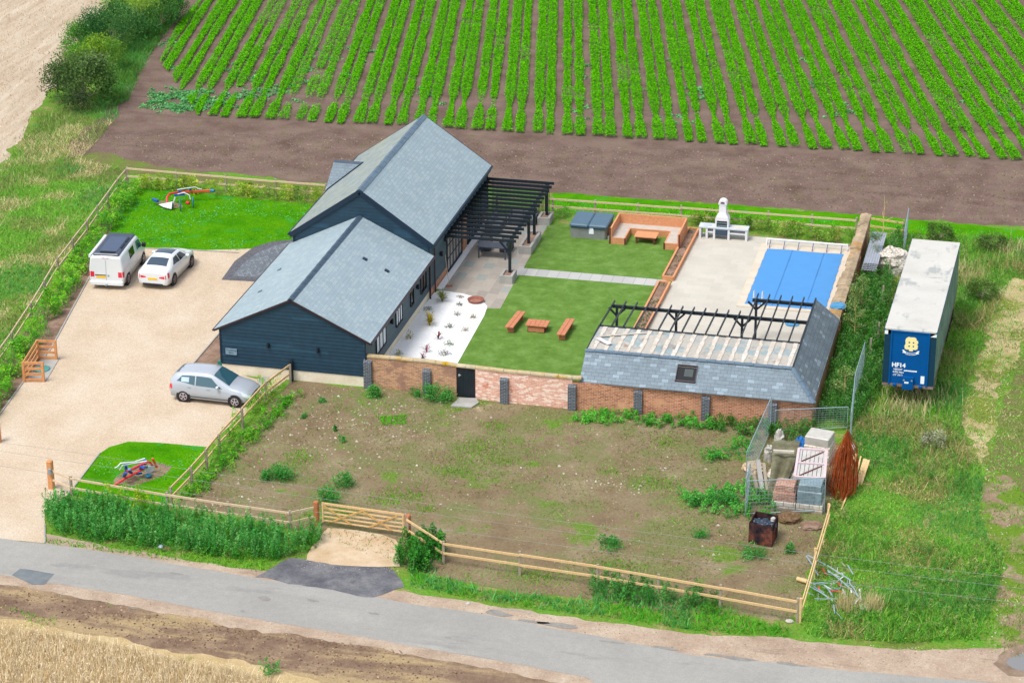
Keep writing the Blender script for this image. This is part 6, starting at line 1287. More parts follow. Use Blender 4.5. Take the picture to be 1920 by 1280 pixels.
# ================================================================ overhead wires crossing the front
M['wire'] = pmat('grey overhead wire', c(150, 156, 150, 1.2), .6)
for (pts, l) in ((((-60, 822), (0, 829), (127, 846), (540, 908), (860, 952), (1550, 1041), (1980, 1092)), 'upper thin overhead wire crossing above the yard'), (((-60, 838), (0, 845), (540, 926), (860, 970), (1556, 1061), (1980, 1110)), 'middle thin overhead wire crossing above the yard'), (((-60, 868), (0, 873), (540, 952), (860, 997), (1609, 1096), (1980, 1137)), 'lowest thin overhead wire crossing above the yard')):
    P = [G(x, y, 7.5) for x, y in pts]; rigid('overhead_wire', MB().tube(P, .006, 4), M['wire'], l, 'wire')

rr = random.Random(77); m = MB(); mats_ = [M['steel'], pr, M['whitep'], M['oldwood']]
for i in range(46):
    q = G(rr.gauss(1570, 22), rr.gauss(1102, 17), .2 + rr.random() * .15); a = rr.uniform(0, 6.28); L = rr.uniform(.15, .7); m.mi = rr.choice((0, 0, 0, 1, 2, 3)); m.bar(q, q + Vector((math.cos(a) * L, math.sin(a) * L, rr.uniform(-.08, .1))), rr.uniform(.015, .06), .015)
tag(m.build('scrap_pieces', mats_), 'tangle of small bent metal scraps among the tubes', kind='stuff')
# ================================================================ vegetation
def cl(*a):
    out = []
    for x in a:
        q = c(*x, .95); l = .3 * q[0] + .6 * q[1] + .1 * q[2]; out.append((q[0] * .95 + l * .05 + .006, q[1] * .97 + l * .03, q[2] * .92 + l * .05, 1))
    return out
GR = cl((118, 178, 56), (100, 168, 46), (134, 186, 68), (104, 174, 64)); DG = cl((76, 148, 70), (88, 158, 74), (98, 160, 66)); DRY = cl((198, 188, 136), (180, 172, 116), (210, 198, 156)); OL = cl((130, 152, 78), (144, 160, 92), (112, 144, 68))
def plants(P, h, r, k, cols, leaf=.09, up=.2, asp=.5, coltop=None, power=.8):
    """each plant: k leaves round a stem, narrowing upwards"""
    n = len(P); hh = h * rng.uniform(.7, 1.25, n); t = rng.random((n, k)) ** power; a = rng.uniform(0, 2 * math.pi, (n, k)); rr = r * (1.05 - .8 * t) * np.sqrt(rng.random((n, k)))
    lean = rng.normal(0, .12, (n, 2))
    X = P[:, None, 0] + np.cos(a) * rr + lean[:, :1] * t * h; Y = P[:, None, 1] + np.sin(a) * rr + lean[:, 1:] * t * h; Z = t * hh[:, None] + .02
    Q = np.stack([X, Y, Z], 2).reshape(-1, 3); base = pick(cols, n, .14); C_ = np.repeat(base, k, 0) * (1 + rng.normal(0, .15, (n * k, 1))).clip(.6, 1.5)
    return leaf_quads(Q, leaf, up, asp), C_
def stuff(name, V, C_, k, label=None):
    o = raw_mesh(name, V, len(V) // k, k, C_, LEAF); return tag(o, label, kind='stuff')
def grass(name, poly, dens, h, cols_fn, wd=.04, lean=.35, keep=None, label=None):
    A = scatter(poly, dens)
    if keep is not None: A = A[keep(A)]
    V = blades(xyz(A), h if np.isscalar(h) else h(A), wd, lean * 1.9); C_ = cols_fn(A); return stuff(name, V, C_, 3, label)
def zonecols(*zones):
    """zones = (noise scale, threshold, palette); first palette is the base"""
    def f(A):
        out = pick(zones[0][2], len(A), .14)
        for sc_, th, pal in zones[1:]:
            m_ = vnoise(A + 31 * sc_, sc_) + rng.normal(0, .06, len(A)) > th; out[m_] = pick(pal, int(m_.sum()), .14)
        return out
    return f
W2 = lambda pts: [(p.x, p.y) for p in GP(pts)]
# ---- crop rows
def crop():
    Vs = []; Cs = []; front = lambda x: 40.3 + (x - 5.7) * .045 + (.5 if x < -8 else 0) * 0
    bl = W2([(370, 218), (352, 190), (325, 150), (300, 120), (325, 60), (375, 0), (395, -40)])
    pal = [c(92, 176, 12, .98), c(108, 186, 24, .98), c(82, 166, 12, .98), c(72, 152, 16, .98)]
    for kx in range(-18, 20):
        for j in (0, .82):
            x0 = -.47 + 1.93 * kx + j; ang = -R(12 + .09 * x0); y0 = front(x0) + rng.uniform(-.12, .12)
            if x0 < -12.5: y0 -= .3
            L_ = 48; n = int(L_ * 300); s_ = rng.random(n) * L_
            wv = vnoise(np.column_stack([s_, np.full(n, x0 * 3.7)]), .35); wv2 = vnoise(np.column_stack([s_, np.full(n, x0 * 1.9)]), .13)
            wid = .385 * np.clip(.62 + .55 * wv, .5, 1); near = (s_ < 7); waist = np.exp(-((s_ - (3.6 + 2.2 * wv2)) / 1.5) ** 2); wid = wid * (1 - .5 * waist * (.4 + wv2))
            lft = np.clip((-x0 - 2) / 20, 0, 1); wv3 = vnoise(np.column_stack([s_, np.full(n, x0 * 2.3)]), .5); keep = rng.random(n) > (waist * (.4 + .35 * lft) + (lft * (wv2 < .34) * .6) + (wv3 < .16) * .5)
            lat = (rng.choice([-.46, .46], n) * wid) + rng.normal(0, .5, n).clip(-.95, .95) * wid * .52
            X = x0 + math.sin(ang) * s_ + math.cos(ang) * lat; Y = y0 + math.cos(ang) * s_ - math.sin(ang) * lat; Z = (.14 + .2 * rng.random(n)) * (wid / .42) * np.clip(1.2 - (np.abs(lat) / .55) ** 2, .3, 1)
            P = np.column_stack([X, Y, Z])[keep]
            # field's left edge
            be = np.interp(P[:, 1], [b[1] for b in bl], [b[0] for b in bl]); P = P[P[:, 0] > be]
            if not len(P): continue
            Vs.append(leaf_quads(P, .1, .9, .75)); Cs.append(pick(pal, len(P), .13))
    stuff('crop_rows', np.vstack(Vs), np.vstack(Cs), 4, 'bright green carrot rows in the ploughed field')
crop()
# broad-leaved weeds among the crop
def blobs(centres, k, leaf, cols, hmul=.5, flat=1.0):
    Vs = []; Cs = []
    for (x, y, r) in centres:
        n = max(8, int(k * (r / .5) ** 2)); P = rng.normal(0, 1, (n, 3)); P /= np.linalg.norm(P, axis=1)[:, None]; P *= rng.uniform(.35, 1, (n, 1)); P[:, 2] = np.abs(P[:, 2]) * hmul + .03; P[:, :2] *= 1.0; P = P * r + [x, y, 0]
        Vs.append(leaf_quads(P, leaf, .5, .7)); Cs.append(pick(cols, n, .1) * rng.uniform(.85, 1.15))
    return np.vstack(Vs), np.vstack(Cs)
BG = cl((90, 160, 96), (76, 150, 84), (110, 176, 110))
cen = []
for (a, b, w_, h_, n) in ((300, 188, 26, 12, 40), (350, 182, 40, 16, 90), (330, 203, 34, 10, 60), (390, 192, 44, 14, 60), (470, 180, 40, 12, 34), (520, 170, 22, 10, 18), (560, 150, 60, 60, 20), (450, 140, 50, 50, 20), (640, 120, 90, 60, 22), (820, 170, 60, 60, 10), (1240, 200, 60, 40, 10), (1300, 150, 40, 50, 10), (1560, 190, 80, 50, 12), (1850, 200, 70, 50, 18), (1100, 160, 100, 70, 10), (1480, 110, 60, 90, 10), (310, 80, 22, 50, 12), (1310, 175, 14, 16, 10)):
    for _ in range(n): p = G(a + rng.normal(0, w_ * .5), b + rng.normal(0, h_ * .5)); cen.append((p.x, p.y, rng.uniform(.18, .42)))
V, C_ = blobs(cen, 46, .17, BG); stuff('field_weeds', V, C_, 4, 'blue green broad leaved weeds among the crop')
# ---- grasses
left_verge = W2([(-60, 380), (0, 322), (80, 215), (130, 195), (215, 195), (225, 215), (200, 245), (150, 300), (235, 320), (225, 345), (165, 425), (110, 500), (55, 585), (0, 665), (-60, 760)])
grass('verge_grass', left_verge, 75, .26, zonecols((0, 0, GR), (.35, .56, OL), (.5, .66, DRY), (.28, .7, DG)), .05, label='rough mixed grass beyond the left fence')
bank = W2([(215, 200), (170, 215), (205, 140), (260, 60), (300, 0), (345, -10), (335, 30), (285, 100), (262, 140), (240, 190)])
grass('bank_grass', bank, 110, .4, zonecols((0, 0, DG), (.6, .5, cl((70, 130, 46), (84, 140, 60)))), .05, label='long dark green grass at the foot of the hedge bushes')
A = scatter(W2([(1030, 378), (1300, 395), (1620, 418), (1800, 432), (2000, 452), (2000, 475), (1800, 452), (1600, 438), (1300, 414), (1030, 398)]), 60); stuff('margin_grass', blades(xyz(A), .14, .05), pick(cl((88, 190, 10), (104, 200, 20)), len(A)), 3, 'bright strip of young grass behind the garden fence')
right_poly = W2([(1590, 800), (1600, 640), (1598, 540), (1635, 455), (1700, 440), (1850, 446), (2000, 480), (2000, 560), (1900, 520), (1880, 560), (1852, 610), (1838, 660), (1812, 730), (1800, 790), (1815, 850), (1845, 890), (1835, 960), (1855, 1010), (1880, 1050), (1866, 1130), (1830, 1195), (1700, 1205), (1520, 1195), (1500, 1170), (1560, 950), (1600, 870)])
DRYZ = cl((176, 166, 108), (150, 150, 88), (196, 182, 134), (134, 142, 76))
def rcols(A):
    out = pick(GR, len(A), .16); n1 = vnoise(A + 5, .3) + rng.normal(0, .07, len(A)); n2 = vnoise(A + 50, .45) + rng.normal(0, .07, len(A))
    m_ = n1 > .55; out[m_] = pick(DG, int(m_.sum()), .15); dry = (np.exp(-((A[:, 0] - 27) / 3.2) ** 2 - ((A[:, 1] - (-1)) / 5.0) ** 2) + np.exp(-((A[:, 0] - 30.5) / 1.6) ** 2 - ((A[:, 1] - 17) / 9) ** 2)) * .42 + n2 > .74
    out[dry] = pick(DRYZ, int(dry.sum()), .15); return out
def rh(A): return np.clip(.16 + .5 * vnoise(A + 12, .4) ** 2 + .25 * np.exp(-((A[:, 0] - 29) / 4) ** 2 - ((A[:, 1] - 6) / 12) ** 2), .1, .7)
A = scatter(right_poly, 95); A = A[~((A[:, 0] < 23.2) & (A[:, 1] > 18.8) & (A[:, 1] < 25))]; stuff('rough_grass', blades(xyz(A), rh(A) * .8, .042, .5), rcols(A), 3, 'tangled rough grass round the trailer and along the right side')
def cover(name, poly, dens, fn, size=.075, hmax=.2, label=None):
    A = scatter(poly, dens); A = A[~((A[:, 0] < 23.2) & (A[:, 0] > 20) & (A[:, 1] > 18.8) & (A[:, 1] < 25))]; hv = hmax * vnoise(A + 4, .9) ** 1.5 * 1.6 + .02; stuff(name, leaf_quads(np.column_stack([A, hv * rng.random(len(A)) + .01]), size, .9, .6), fn(A), 4, label)
cover('ground_cover', right_poly, 110, rcols, label='low leafy growth filling the rough ground on the right')
cover('ground_cover', left_verge, 80, zonecols((0, 0, GR), (.35, .52, OL), (.5, .66, DRY), (.28, .66, DG)), label='low leafy growth beyond the left fence')
A = scatter(right_poly, 9); nn_ = vnoise(A + 12, .4); A = A[nn_ > .45]; V, C_ = plants(xyz(A), .45, .2, 26, cl((60, 130, 44), (84, 146, 50), (110, 150, 70), (140, 150, 90)), .08); stuff('rough_weeds', V, C_, 4, 'weeds scattered through the rough grass on the right')
A = scatter(W2([(1538, 790), (1566, 680), (1592, 560), (1625, 455), (1690, 445), (1650, 640), (1645, 740), (1600, 810)]), 20); A = A[~((A[:, 0] < 23.3) & (A[:, 1] > 18.6))]; V, C_ = plants(xyz(A), .95, .34, 60, cl((50, 118, 44), (56, 126, 44), (80, 140, 50), (96, 140, 80)), .09); stuff('undergrowth', V, C_, 4, 'dense dark undergrowth between the pool wall and the trailer')
A = scatter(W2([(1590, 880), (1880, 900), (1870, 1190), (1550, 1190), (1520, 1150), (1560, 960)]), 40); stuff('track_grass', blades(xyz(A), .16, .045), pick(GR, len(A)), 3)
bpy.data.objects.remove(bpy.data.objects['track_grass'])
# dry tall tuft patches
A = np.vstack([rng.normal(0, 1, (300, 2)) * s_ + np.array(G(*q)[:2]) for q, s_ in (((1590, 1140), .3), ((1638, 1140), .22), ((1720, 745), .9), ((1800, 520), .8), ((1890, 470), .7), ((1690, 770), .8))]); stuff('dry_grass', blades(xyz(A), .6, .05, .3), pick(DRY, len(A)), 3, 'tufts of dry straw coloured grass')
# verge strip along the road in front of the fence, and grass under the nettles
strip = W2([(85, 1010), (330, 1035), (520, 1045), (500, 1072), (380, 1058), (88, 1020)]); grass('verge_grass', strip, 90, .16, zonecols((0, 0, cl((110, 170, 30), (90, 160, 30)))), .05, label='short bright grass between the nettles and the road')
s2_ = W2([(768, 1075), (830, 1082), (900, 1105), (1100, 1130), (1120, 1095), (1345, 1138), (1400, 1160), (1480, 1178), (1480, 1196), (1300, 1182), (1150, 1162), (1000, 1140), (900, 1125), (770, 1100)])
grass('verge_grass', s2_, 110, .3, zonecols((0, 0, cl((70, 160, 30), (90, 170, 40))), (.8, .55, cl((60, 150, 60), (100, 170, 90)))), .05, label='lush verge grass between the front fence and the road')
s3_ = W2([(1540, 1165), (1600, 1120), (1870, 1150), (1850, 1200), (1700, 1206), (1520, 1192)]); grass('verge_grass', s3_, 70, .2, zonecols((0, 0, GR), (.4, .6, cl((60, 150, 24), (80, 160, 40)))), .05, label='short green grass at the right hand end of the verge')
# yard ground cover
yard_w = [(p.x, p.y) for p in yard]
grass('yard_grass', yard_w, 55, .09, zonecols((0, 0, cl((120, 136, 62), (134, 140, 80), (100, 140, 50))), (.3, .62, cl((96, 160, 36), (112, 170, 44)))), .05, .5, keep=lambda A: (vnoise(A, .33) * .6 + vnoise(A, 1.1) * .4 + rng.normal(0, .09, len(A))) > .5, label='thin patchy grass on the yard soil')
pt = W2([(705, 782), (760, 778), (762, 796), (720, 798)]); grass('grass_patch', pt, 420, .1, zonecols((0, 0, cl((92, 180, 10), (84, 170, 14)))), .05, label='small bright green grass patch in the yard')
for i, (a, b, w_, h_) in enumerate(((890, 845, 60, 34), (930, 800, 34, 12), (850, 885, 60, 10), (640, 960, 40, 18), (760, 930, 60, 20), (1020, 1080, 80, 16), (1160, 1060, 60, 14), (560, 860, 40, 20), (1230, 905, 70, 20), (720, 940, 40, 16), (1140, 885, 26, 8), (950, 865, 30, 7), (1250, 830, 30, 16), (800, 955, 24, 8))):
    q = G(a, b); e1 = G(a + w_, b); e2 = G(a, b + h_); A = rng.normal(0, .5, (int(330 * (e1 - q).length * (e2 - q).length) + 60, 2)) * [(e1 - q).length, (e2 - q).length] + [q.x, q.y]; stuff('grass_patch', blades(xyz(A), .1, .05), pick(cl((112, 174, 34), (98, 166, 34), (134, 164, 60)), len(A)), 3)
# stones strewn in the yard
A = np.vstack([rng.normal(0, 1, (n, 2)) * [sx, sy] + np.array(G(*q)[:2]) for q, n, sx, sy in (((560, 800), 120, 1.9, 2.4), ((700, 790), 90, 2.2, 1.6), ((760, 770), 70, 2.5, 1.0), ((640, 850), 70, 3, 2), ((450, 940), 60, 1.6, 1), ((1150, 910), 50, 1.2, .4), ((1420, 1000), 60, 2.2, 2.4), ((1000, 900), 60, 6, 3.5), ((1250, 860), 40, 3, 1.6), ((1880, 1080), 60, .8, 3))]); 
A = A[in_poly(A, yard_w) | (A[:, 0] > 26)]; st_v = []; st_c = []
for x, y in A:
    r_ = rng.uniform(.02, .06) if rng.random() < .85 else rng.uniform(.06, .1); a = rng.uniform(0, 6.28); q = [np.array([x + r_ * math.cos(a + k * 2.09) * rng.uniform(.8, 1.2), y + r_ * math.sin(a + k * 2.09) * rng.uniform(.8, 1.2), .008]) for k in range(3)]; t = np.array([x, y, r_ * .9])
    for k in range(3): st_v += [q[k], q[(k + 1) % 3], t]; st_c.append(rng.uniform(.34, .62) * np.array([1, .9, .76]))
MST = leafmat('stone', 0.0); o = raw_mesh('stones', np.array(st_v), len(st_v) // 3, 3, np.array(st_c), MST); tag(o, 'pale flints scattered over the yard', kind='stuff')
# field clods and flints give the soil some relief
def soil_bits(name, poly, dens, col, lo, hi, label):
    A = scatter(poly, dens); r_ = rng.uniform(lo, hi, len(A)); a = rng.uniform(0, 6.28, len(A)); q = [np.column_stack([A[:, 0] + r_ * np.cos(a + k * 2.09), A[:, 1] + r_ * np.sin(a + k * 2.09), np.full(len(A), .004)]) for k in range(3)]; t = np.column_stack([A[:, 0], A[:, 1], r_ * .8])
    V = np.stack([q[0], q[1], t, q[1], q[2], t, q[2], q[0], t], 1).reshape(-1, 3); cc_ = np.repeat(pick(col, len(A), .2), 3, 0); tag(raw_mesh(name, V, len(V) // 3, 3, cc_, MST), label, kind='stuff')
soil_bits('soil_clods', W2([(160, 250), (620, 250), (1100, 275), (1920, 310), (1920, 420), (1600, 395), (1035, 355), (900, 340), (620, 335), (250, 305), (150, 300)]), 14, [c(150, 130, 116), c(176, 156, 138), c(120, 102, 92), c(132, 112, 100)], .02, .07, 'clods and flints on the bare headland')
soil_bits('soil_clods', yard_w, 12, [c(170, 148, 118), c(136, 114, 88), c(190, 170, 140)], .02, .06, 'crumbs of soil over the yard')
soil_bits('soil_clods', W2([(0, 1100), (480, 1185), (900, 1262), (700, 1290), (480, 1240), (0, 1150)]), 22, [c(126, 102, 86), c(146, 122, 102), c(184, 158, 126)], .03, .08, 'churned clods along the muddy verge')
soil_bits('road_grit', W2([(760, 1108), (1010, 1150), (1300, 1188), (1560, 1206), (1860, 1216), (1960, 1240), (1700, 1262), (1300, 1224), (1010, 1170), (760, 1128)]), 30, [c(222, 206, 184), c(176, 152, 132), c(196, 176, 154), c(150, 132, 118)], .015, .045, 'loose grit along the far road edge')
soil_bits('road_grit', W2([(0, 1080), (480, 1164), (1000, 1252), (1300, 1310), (1000, 1270), (480, 1182), (0, 1098)]), 30, [c(222, 200, 176), c(176, 152, 132), c(196, 176, 154)], .015, .045, 'loose grit along the near road edge')
soil_bits('loose_stones', W2([(575, 1046), (745, 1060), (750, 1075), (560, 1066)]), 60, [c(236, 216, 186), c(220, 196, 160)], .015, .05, 'sandy stones spilling onto the dark apron')
# lawn clover flecks
for poly_, l in ((W2([(255, 356), (590, 386), (545, 448), (448, 470), (268, 462), (202, 464), (215, 408)]), 'clover leaves in the play lawn'), (W2([(136, 924), (190, 852), (240, 832), (385, 842), (312, 950)]), 'clover leaves in the front lawn')):
    A = scatter(poly_, 14); A = A[vnoise(A + 3, .5) > .42]; V, C_ = blobs([(x, y, rng.uniform(.05, .11)) for x, y in A], 90, .075, cl((90, 186, 84), (70, 164, 50), (116, 196, 110)), .6); stuff('clover', V, C_, 4, l)
    A = scatter(poly_, 90); stuff('lawn_grass', blades(xyz(A), .06, .05, .6), pick(cl((84, 162, 6), (100, 172, 10), (74, 150, 8)), len(A)), 3)
A = scatter(W2([(-60, 380), (0, 322), (80, 215), (130, 195), (150, 210), (90, 300), (20, 380), (-60, 440)]), 60) + rng.normal(0, .5, (1, 2)); stuff('verge_grass', blades(xyz(A + rng.normal(0, .35, A.shape)), .3, .05), pick(OL + DRY[:1] + GR[:2], len(A)), 3, 'ragged grass along the edge of the stubble')
# ---- nettle bank
nb = W2([(84, 968), (92, 946), (140, 944), (230, 956), (330, 972), (450, 988), (540, 1008), (596, 1000), (606, 1014), (570, 1040), (520, 1052), (440, 1050), (330, 1036), (200, 1020), (110, 1006)])
A = scatter(nb, 24); V, C_ = plants(xyz(A), .9, .17, 60, cl((66, 150, 64), (80, 162, 74), (56, 136, 56), (104, 172, 88)), .075, .2, .5); stuff('nettle_bank', V, C_, 4, 'tall bank of dark green nettles in front of the fence')
A = scatter(nb, 16); V, C_ = plants(xyz(A), .45, .3, 30, cl((56, 140, 40), (80, 150, 50)), .1); stuff('nettle_undergrowth', V, C_, 4, 'lower leaves beneath the nettles')
A = scatter(W2([(190, 942), (290, 950), (300, 966), (200, 958)]), 14); V, C_ = plants(xyz(A), 1.0, .25, 70, cl((140, 180, 30), (170, 190, 40), (110, 160, 30)), .085); stuff('yellow_weeds', V, C_, 4, 'yellow green weeds showing above the nettles')
nb2 = W2([(1098, 1100), (1130, 1088), (1240, 1110), (1345, 1128), (1340, 1150), (1230, 1140), (1120, 1125)]); A = scatter(nb2, 12); V, C_ = plants(xyz(A), .75, .25, 80, cl((56, 130, 50), (70, 140, 66), (90, 150, 70)), .085); stuff('nettle_bank', V, C_, 4, 'nettle clump in front of the newer fence by the road')
# foliage at the diagonal fence
A = np.array([[*(G(545 + (345 - 545) * t + dx, 742 + (935 - 742) * t)[:2])] for t, dx in zip(rng.random(210), rng.normal(9, 10, 210))]); V, C_ = plants(xyz(A), .34, .24, 34, cl((84, 166, 30), (66, 150, 30), (120, 180, 40)), .09); stuff('fence_weeds', V, C_, 4, 'weeds along the foot of the diagonal fence')
A = np.array([[*(G(x, y)[:2])] for x, y in ((497, 745), (492, 757), (478, 768), (466, 776), (455, 790), (445, 800), (505, 738), (516, 728), (436, 818), (425, 830), (408, 850), (400, 862))]); V, C_ = plants(xyz(np.repeat(A, 3, 0) + rng.normal(0, .15, (36, 1)) * [1, 1][:1]), .75, .28, 90, cl((130, 190, 50), (150, 190, 60), (100, 170, 40)), .08); stuff('saplings', V, C_, 4, 'young yellow green hedge plants by the diagonal fence')
# weeds along the hut wall and pens
for pl_, h_, pal, l in (([(1072, 778), (1130, 770), (1200, 775), (1210, 790), (1120, 800), (1075, 790)], .28, cl((80, 170, 50), (100, 186, 60)), 'bright low weeds at the foot of the pink brick wall'), ([(1200, 780), (1330, 786), (1345, 806), (1290, 806), (1190, 800)], .32, cl((66, 150, 44), (90, 170, 60)), 'leafy weeds at the foot of the orange brick wall'), ([(1335, 790), (1455, 800), (1470, 826), (1400, 822), (1340, 808)], .5, cl((50, 116, 40), (70, 134, 46)), 'darker weeds below the right end of the hut'), ([(1455, 805), (1530, 808), (1545, 840), (1500, 845), (1450, 830)], .7, cl((56, 124, 44), (84, 140, 60)), 'tall weeds at the hut corner behind the pen'), ([(1420, 830), (1410, 815), (1360, 845), (1310, 860), (1330, 872), (1410, 858)], .45, cl((56, 150, 50), (80, 166, 50)), 'spreading weeds left of the mesh panels'), ([(1260, 932), (1300, 925), (1400, 912), (1420, 940), (1400, 975), (1330, 968)], .4, cl((70, 160, 60), (96, 178, 70)), 'leafy weeds between the yard and the burner'), ([(1410, 905), (1470, 960), (1440, 985), (1395, 975)], .45, cl((60, 150, 50), (80, 160, 60)), 'weeds at the front of the rubble pen')):
    A = scatter(W2(pl_), 13); V, C_ = plants(xyz(A), h_, .24, 44, pal, .085, .4, .65); stuff('wall_weeds', V, C_, 4, l)
# single clumps in the yard
def clump(px, r, h, n, pal, lab, grp='weed clumps growing in the yard', leaf=.085, cat='weed'):
    p = G(*px); A = np.clip(rng.normal(0, .36, (max(3, int(n / 30)), 2)), -.7, .7) * r + [p.x, p.y]; V, C_ = plants(xyz(A), h, r * .55, 40, pal, leaf); o = raw_mesh('weed_clump', V, len(V) // 4, 4, C_, LEAF, None, (p.x, p.y, 0)); tag(o, lab, cat, grp)
pal = cl((64, 146, 60), (80, 160, 70), (50, 130, 50))
for px_, r, h, n, l in (((530, 896), .55, .55, 700, 'large dark weed clump in the yard behind the nettles'), ((501, 898), .35, .4, 300, 'smaller weed clump just left of the large dark one'), ((642, 912), .5, .55, 520, 'dark round weed clump behind the field gate'), ((620, 938), .55, .6, 600, 'grassy green weed clump directly left of the gate top'), ((700, 744), .45, .5, 420, 'dark bush at the left end of the brick wall'), ((805, 748), .6, .7, 620, 'feathery grey green plant against the wall left of the black door'), ((838, 752), .45, .6, 420, 'dark green plant beside the black door'), ((778, 742), .3, .3, 160, 'little green plant left of the feathery one at the wall'), ((1145, 1025), .6, .35, 420, 'grassy tuft in the yard above the front fence'), ((1410, 1042), .6, .3, 400, 'spreading weed in front of the burner'), ((1481, 1036), .25, .45, 200, 'small upright weed between the burner and the leaning fence'), ((1318, 1005), .4, .3, 200, 'low weed clump in the yard left of the burner'), ((1355, 945), .6, .55, 600, 'bushy weed clump in the yard left of the pen'), ((1300, 945), .4, .4, 300, 'weed clump at the left end of the leafy patch'), ((645, 828), .18, .3, 90, 'little weed standing alone in the middle of the yard'), ((570, 782), .25, .2, 90, 'little weed near the diagonal fence'), ((628, 808), .15, .25, 80, 'tiny weed above the middle of the yard'), ((603, 753), .3, .15, 100, 'flat green weed near the barn plinth'), ((505, 1265), .3, .6, 200, 'single green weed standing at the edge of the ripe corn')):
    clump(px_, r * 1.25, h * 1.05, int(n * 1.6), pal, l)
# shrub right of the gate
p = G(788, 1050); A = np.array([[p.x + rng.uniform(-1.15, 1.15), p.y + rng.uniform(-1.4, 1.7)] for _ in range(110)]); A = A[((A[:, 0] - p.x) / .98) ** 2 + ((A[:, 1] - p.y - .1) / 1.5) ** 2 < 1]
SHB = empty('shrub', (p.x, p.y, 0), label='dense dark green shrub growing through the fence right of the gate', cat='shrub'); V, C_ = plants(xyz(A), .92, .27, 150, cl((50, 132, 44), (66, 146, 48), (42, 116, 38)), .085, .2, .6); raw_mesh('foliage', V - np.array([p.x, p.y, 0]), len(V) // 4, 4, C_, LEAF, SHB); m = MB(); [m.tube([(q[0], q[1], 0), (q[0] + .05, q[1], .6)], .015, 5) for q in A[:20]]; m.build('stems', M['oldwood'], SHB, world=True)
# ---- hedges
def hedge(pts, wd, h, dens, pal, lab, leaf=.09):
    P = GP(pts); o3 = P[0]; A = []
    for a, b in zip(P[:-1], P[1:]):
        d = b - a; n = int(d.length * wd * 9); t = rng.random(n); nn = np.array([-d.y, d.x]) / d.length; A.append(np.array([a.x, a.y]) + np.outer(t, [d.x, d.y]) + np.outer(rng.uniform(-.5, .5, n) * wd, nn))
    A = np.vstack(A); e = empty('hedge', tuple(o3), label=lab, cat='hedge'); hv = h * (.65 + .6 * vnoise(A, 1.1))
    V = []; C_ = []
    for hh, q in zip(hv, A): pass
    t = rng.random((len(A), dens)) ** .7; a = rng.uniform(0, 6.283, (len(A), dens)); rr = .3 * np.sqrt(rng.random((len(A), dens))) * (1.05 - .55 * t)
    Q = np.stack([A[:, :1] + np.cos(a) * rr, A[:, 1:] + np.sin(a) * rr, t * hv[:, None] + .03], 2).reshape(-1, 3); cc_ = np.repeat(pick(pal, len(A), .16), dens, 0) * (1 + rng.normal(0, .14, (len(A) * dens, 1))).clip(.6, 1.5)
    raw_mesh('foliage', leaf_quads(Q - np.array(o3), leaf, .3, .65), len(Q), 4, cc_, LEAF, e); m = MB()
    for q in A[::6]: m.tube([(q[0], q[1], 0), (q[0], q[1], h * .6)], .012, 4)
    m.build('stems', M['oldwood'], e, world=True)
hedge([(247, 358), (214, 410), (168, 474), (125, 540), (78, 612), (36, 678), (0, 735), (-50, 815)], 1.2, .85, 80, cl((104, 178, 30), (84, 160, 36), (130, 192, 40), (70, 144, 40)), 'long bright green hedge inside the left fence')
hedge([(262, 352), (340, 358), (430, 364), (520, 372), (604, 382)], .95, .85, 80, cl((150, 176, 44), (120, 160, 34), (88, 138, 34), (176, 190, 64)), 'yellow green hedge along the back of the play lawn')
hedge([(1040, 408), (1066, 410)], .8, .6, 50, cl((70, 124, 34), (90, 140, 50)), 'short stretch of hedge between the pergola and the hot tub')
hedge([(1290, 418), (1360, 424), (1430, 436), (1530, 450), (1600, 458)], 1.0, .8, 80, cl((96, 150, 40), (120, 160, 50), (80, 134, 40), (150, 160, 70)), 'patchy hedge behind the barbecue and pool reel')
# ---- bushes at the field corner (each with trunk, limbs and an uneven crown)
def bush(px, rx, ry, h, pal, lab, n=9000, leaf=.12, seed=0, name='bush', trunk=.1, low=.1):
    p = G(*px); e = empty(name, tuple(p), label=lab, cat='bush' if name == 'bush' else 'tree'); r_ = np.random.default_rng(seed)
    nl = 26; a = r_.uniform(0, 2 * np.pi, nl); el = r_.uniform(.05, 1, nl); L = np.column_stack([np.cos(a) * np.sqrt(1 - el ** 2 * .8) * rx * .62, np.sin(a) * np.sqrt(1 - el ** 2 * .8) * ry * .62, low + h * (.2 + .62 * el)])
    rad = r_.uniform(.3, .5, nl) * min(rx, h * .9); which = r_.integers(0, nl, n); D = r_.normal(0, 1, (n, 3)); D /= np.linalg.norm(D, axis=1)[:, None]; D *= (r_.random((n, 1)) ** .45); Q = L[which] + D * rad[which][:, None] * [1, 1, .85]
    Q[:, 2] = np.maximum(Q[:, 2], .05); spr = r_.random(n) < .12; Q[spr] += D[spr] * .25
    base = pick(pal, nl, .16); cc_ = base[which] * (1 + rng.normal(0, .16, (n, 1))).clip(.5, 1.6); raw_mesh('crown', leaf_quads(Q, leaf, .2, .5), n, 4, cc_, LEAF, e)
    m = MB(); m.tube([(0, 0, 0), (.05, .02, h * .3), (0, .05, h * .5)], trunk, 7, trunk * .6)
    for l in L[:14]: m.tube([(0, 0, h * .12), tuple(Vector(l) * .55), tuple(l)], trunk * .45, 5, .015)
    m.build('trunk', M['oldwood'], e)
bush((155, 196), 2.9, 2.6, 3.5, cl((70, 104, 54), (86, 122, 60), (58, 84, 54), (100, 128, 72)), 'grey green rounded bush nearest the play lawn corner, dark at its foot', 14000, .15, 1)
bush((190, 130), 2.2, 2.0, 2.2, cl((146, 178, 40), (120, 160, 40), (84, 134, 44)), 'yellow green low bush behind the rounded grey one', 8000, .11, 2)
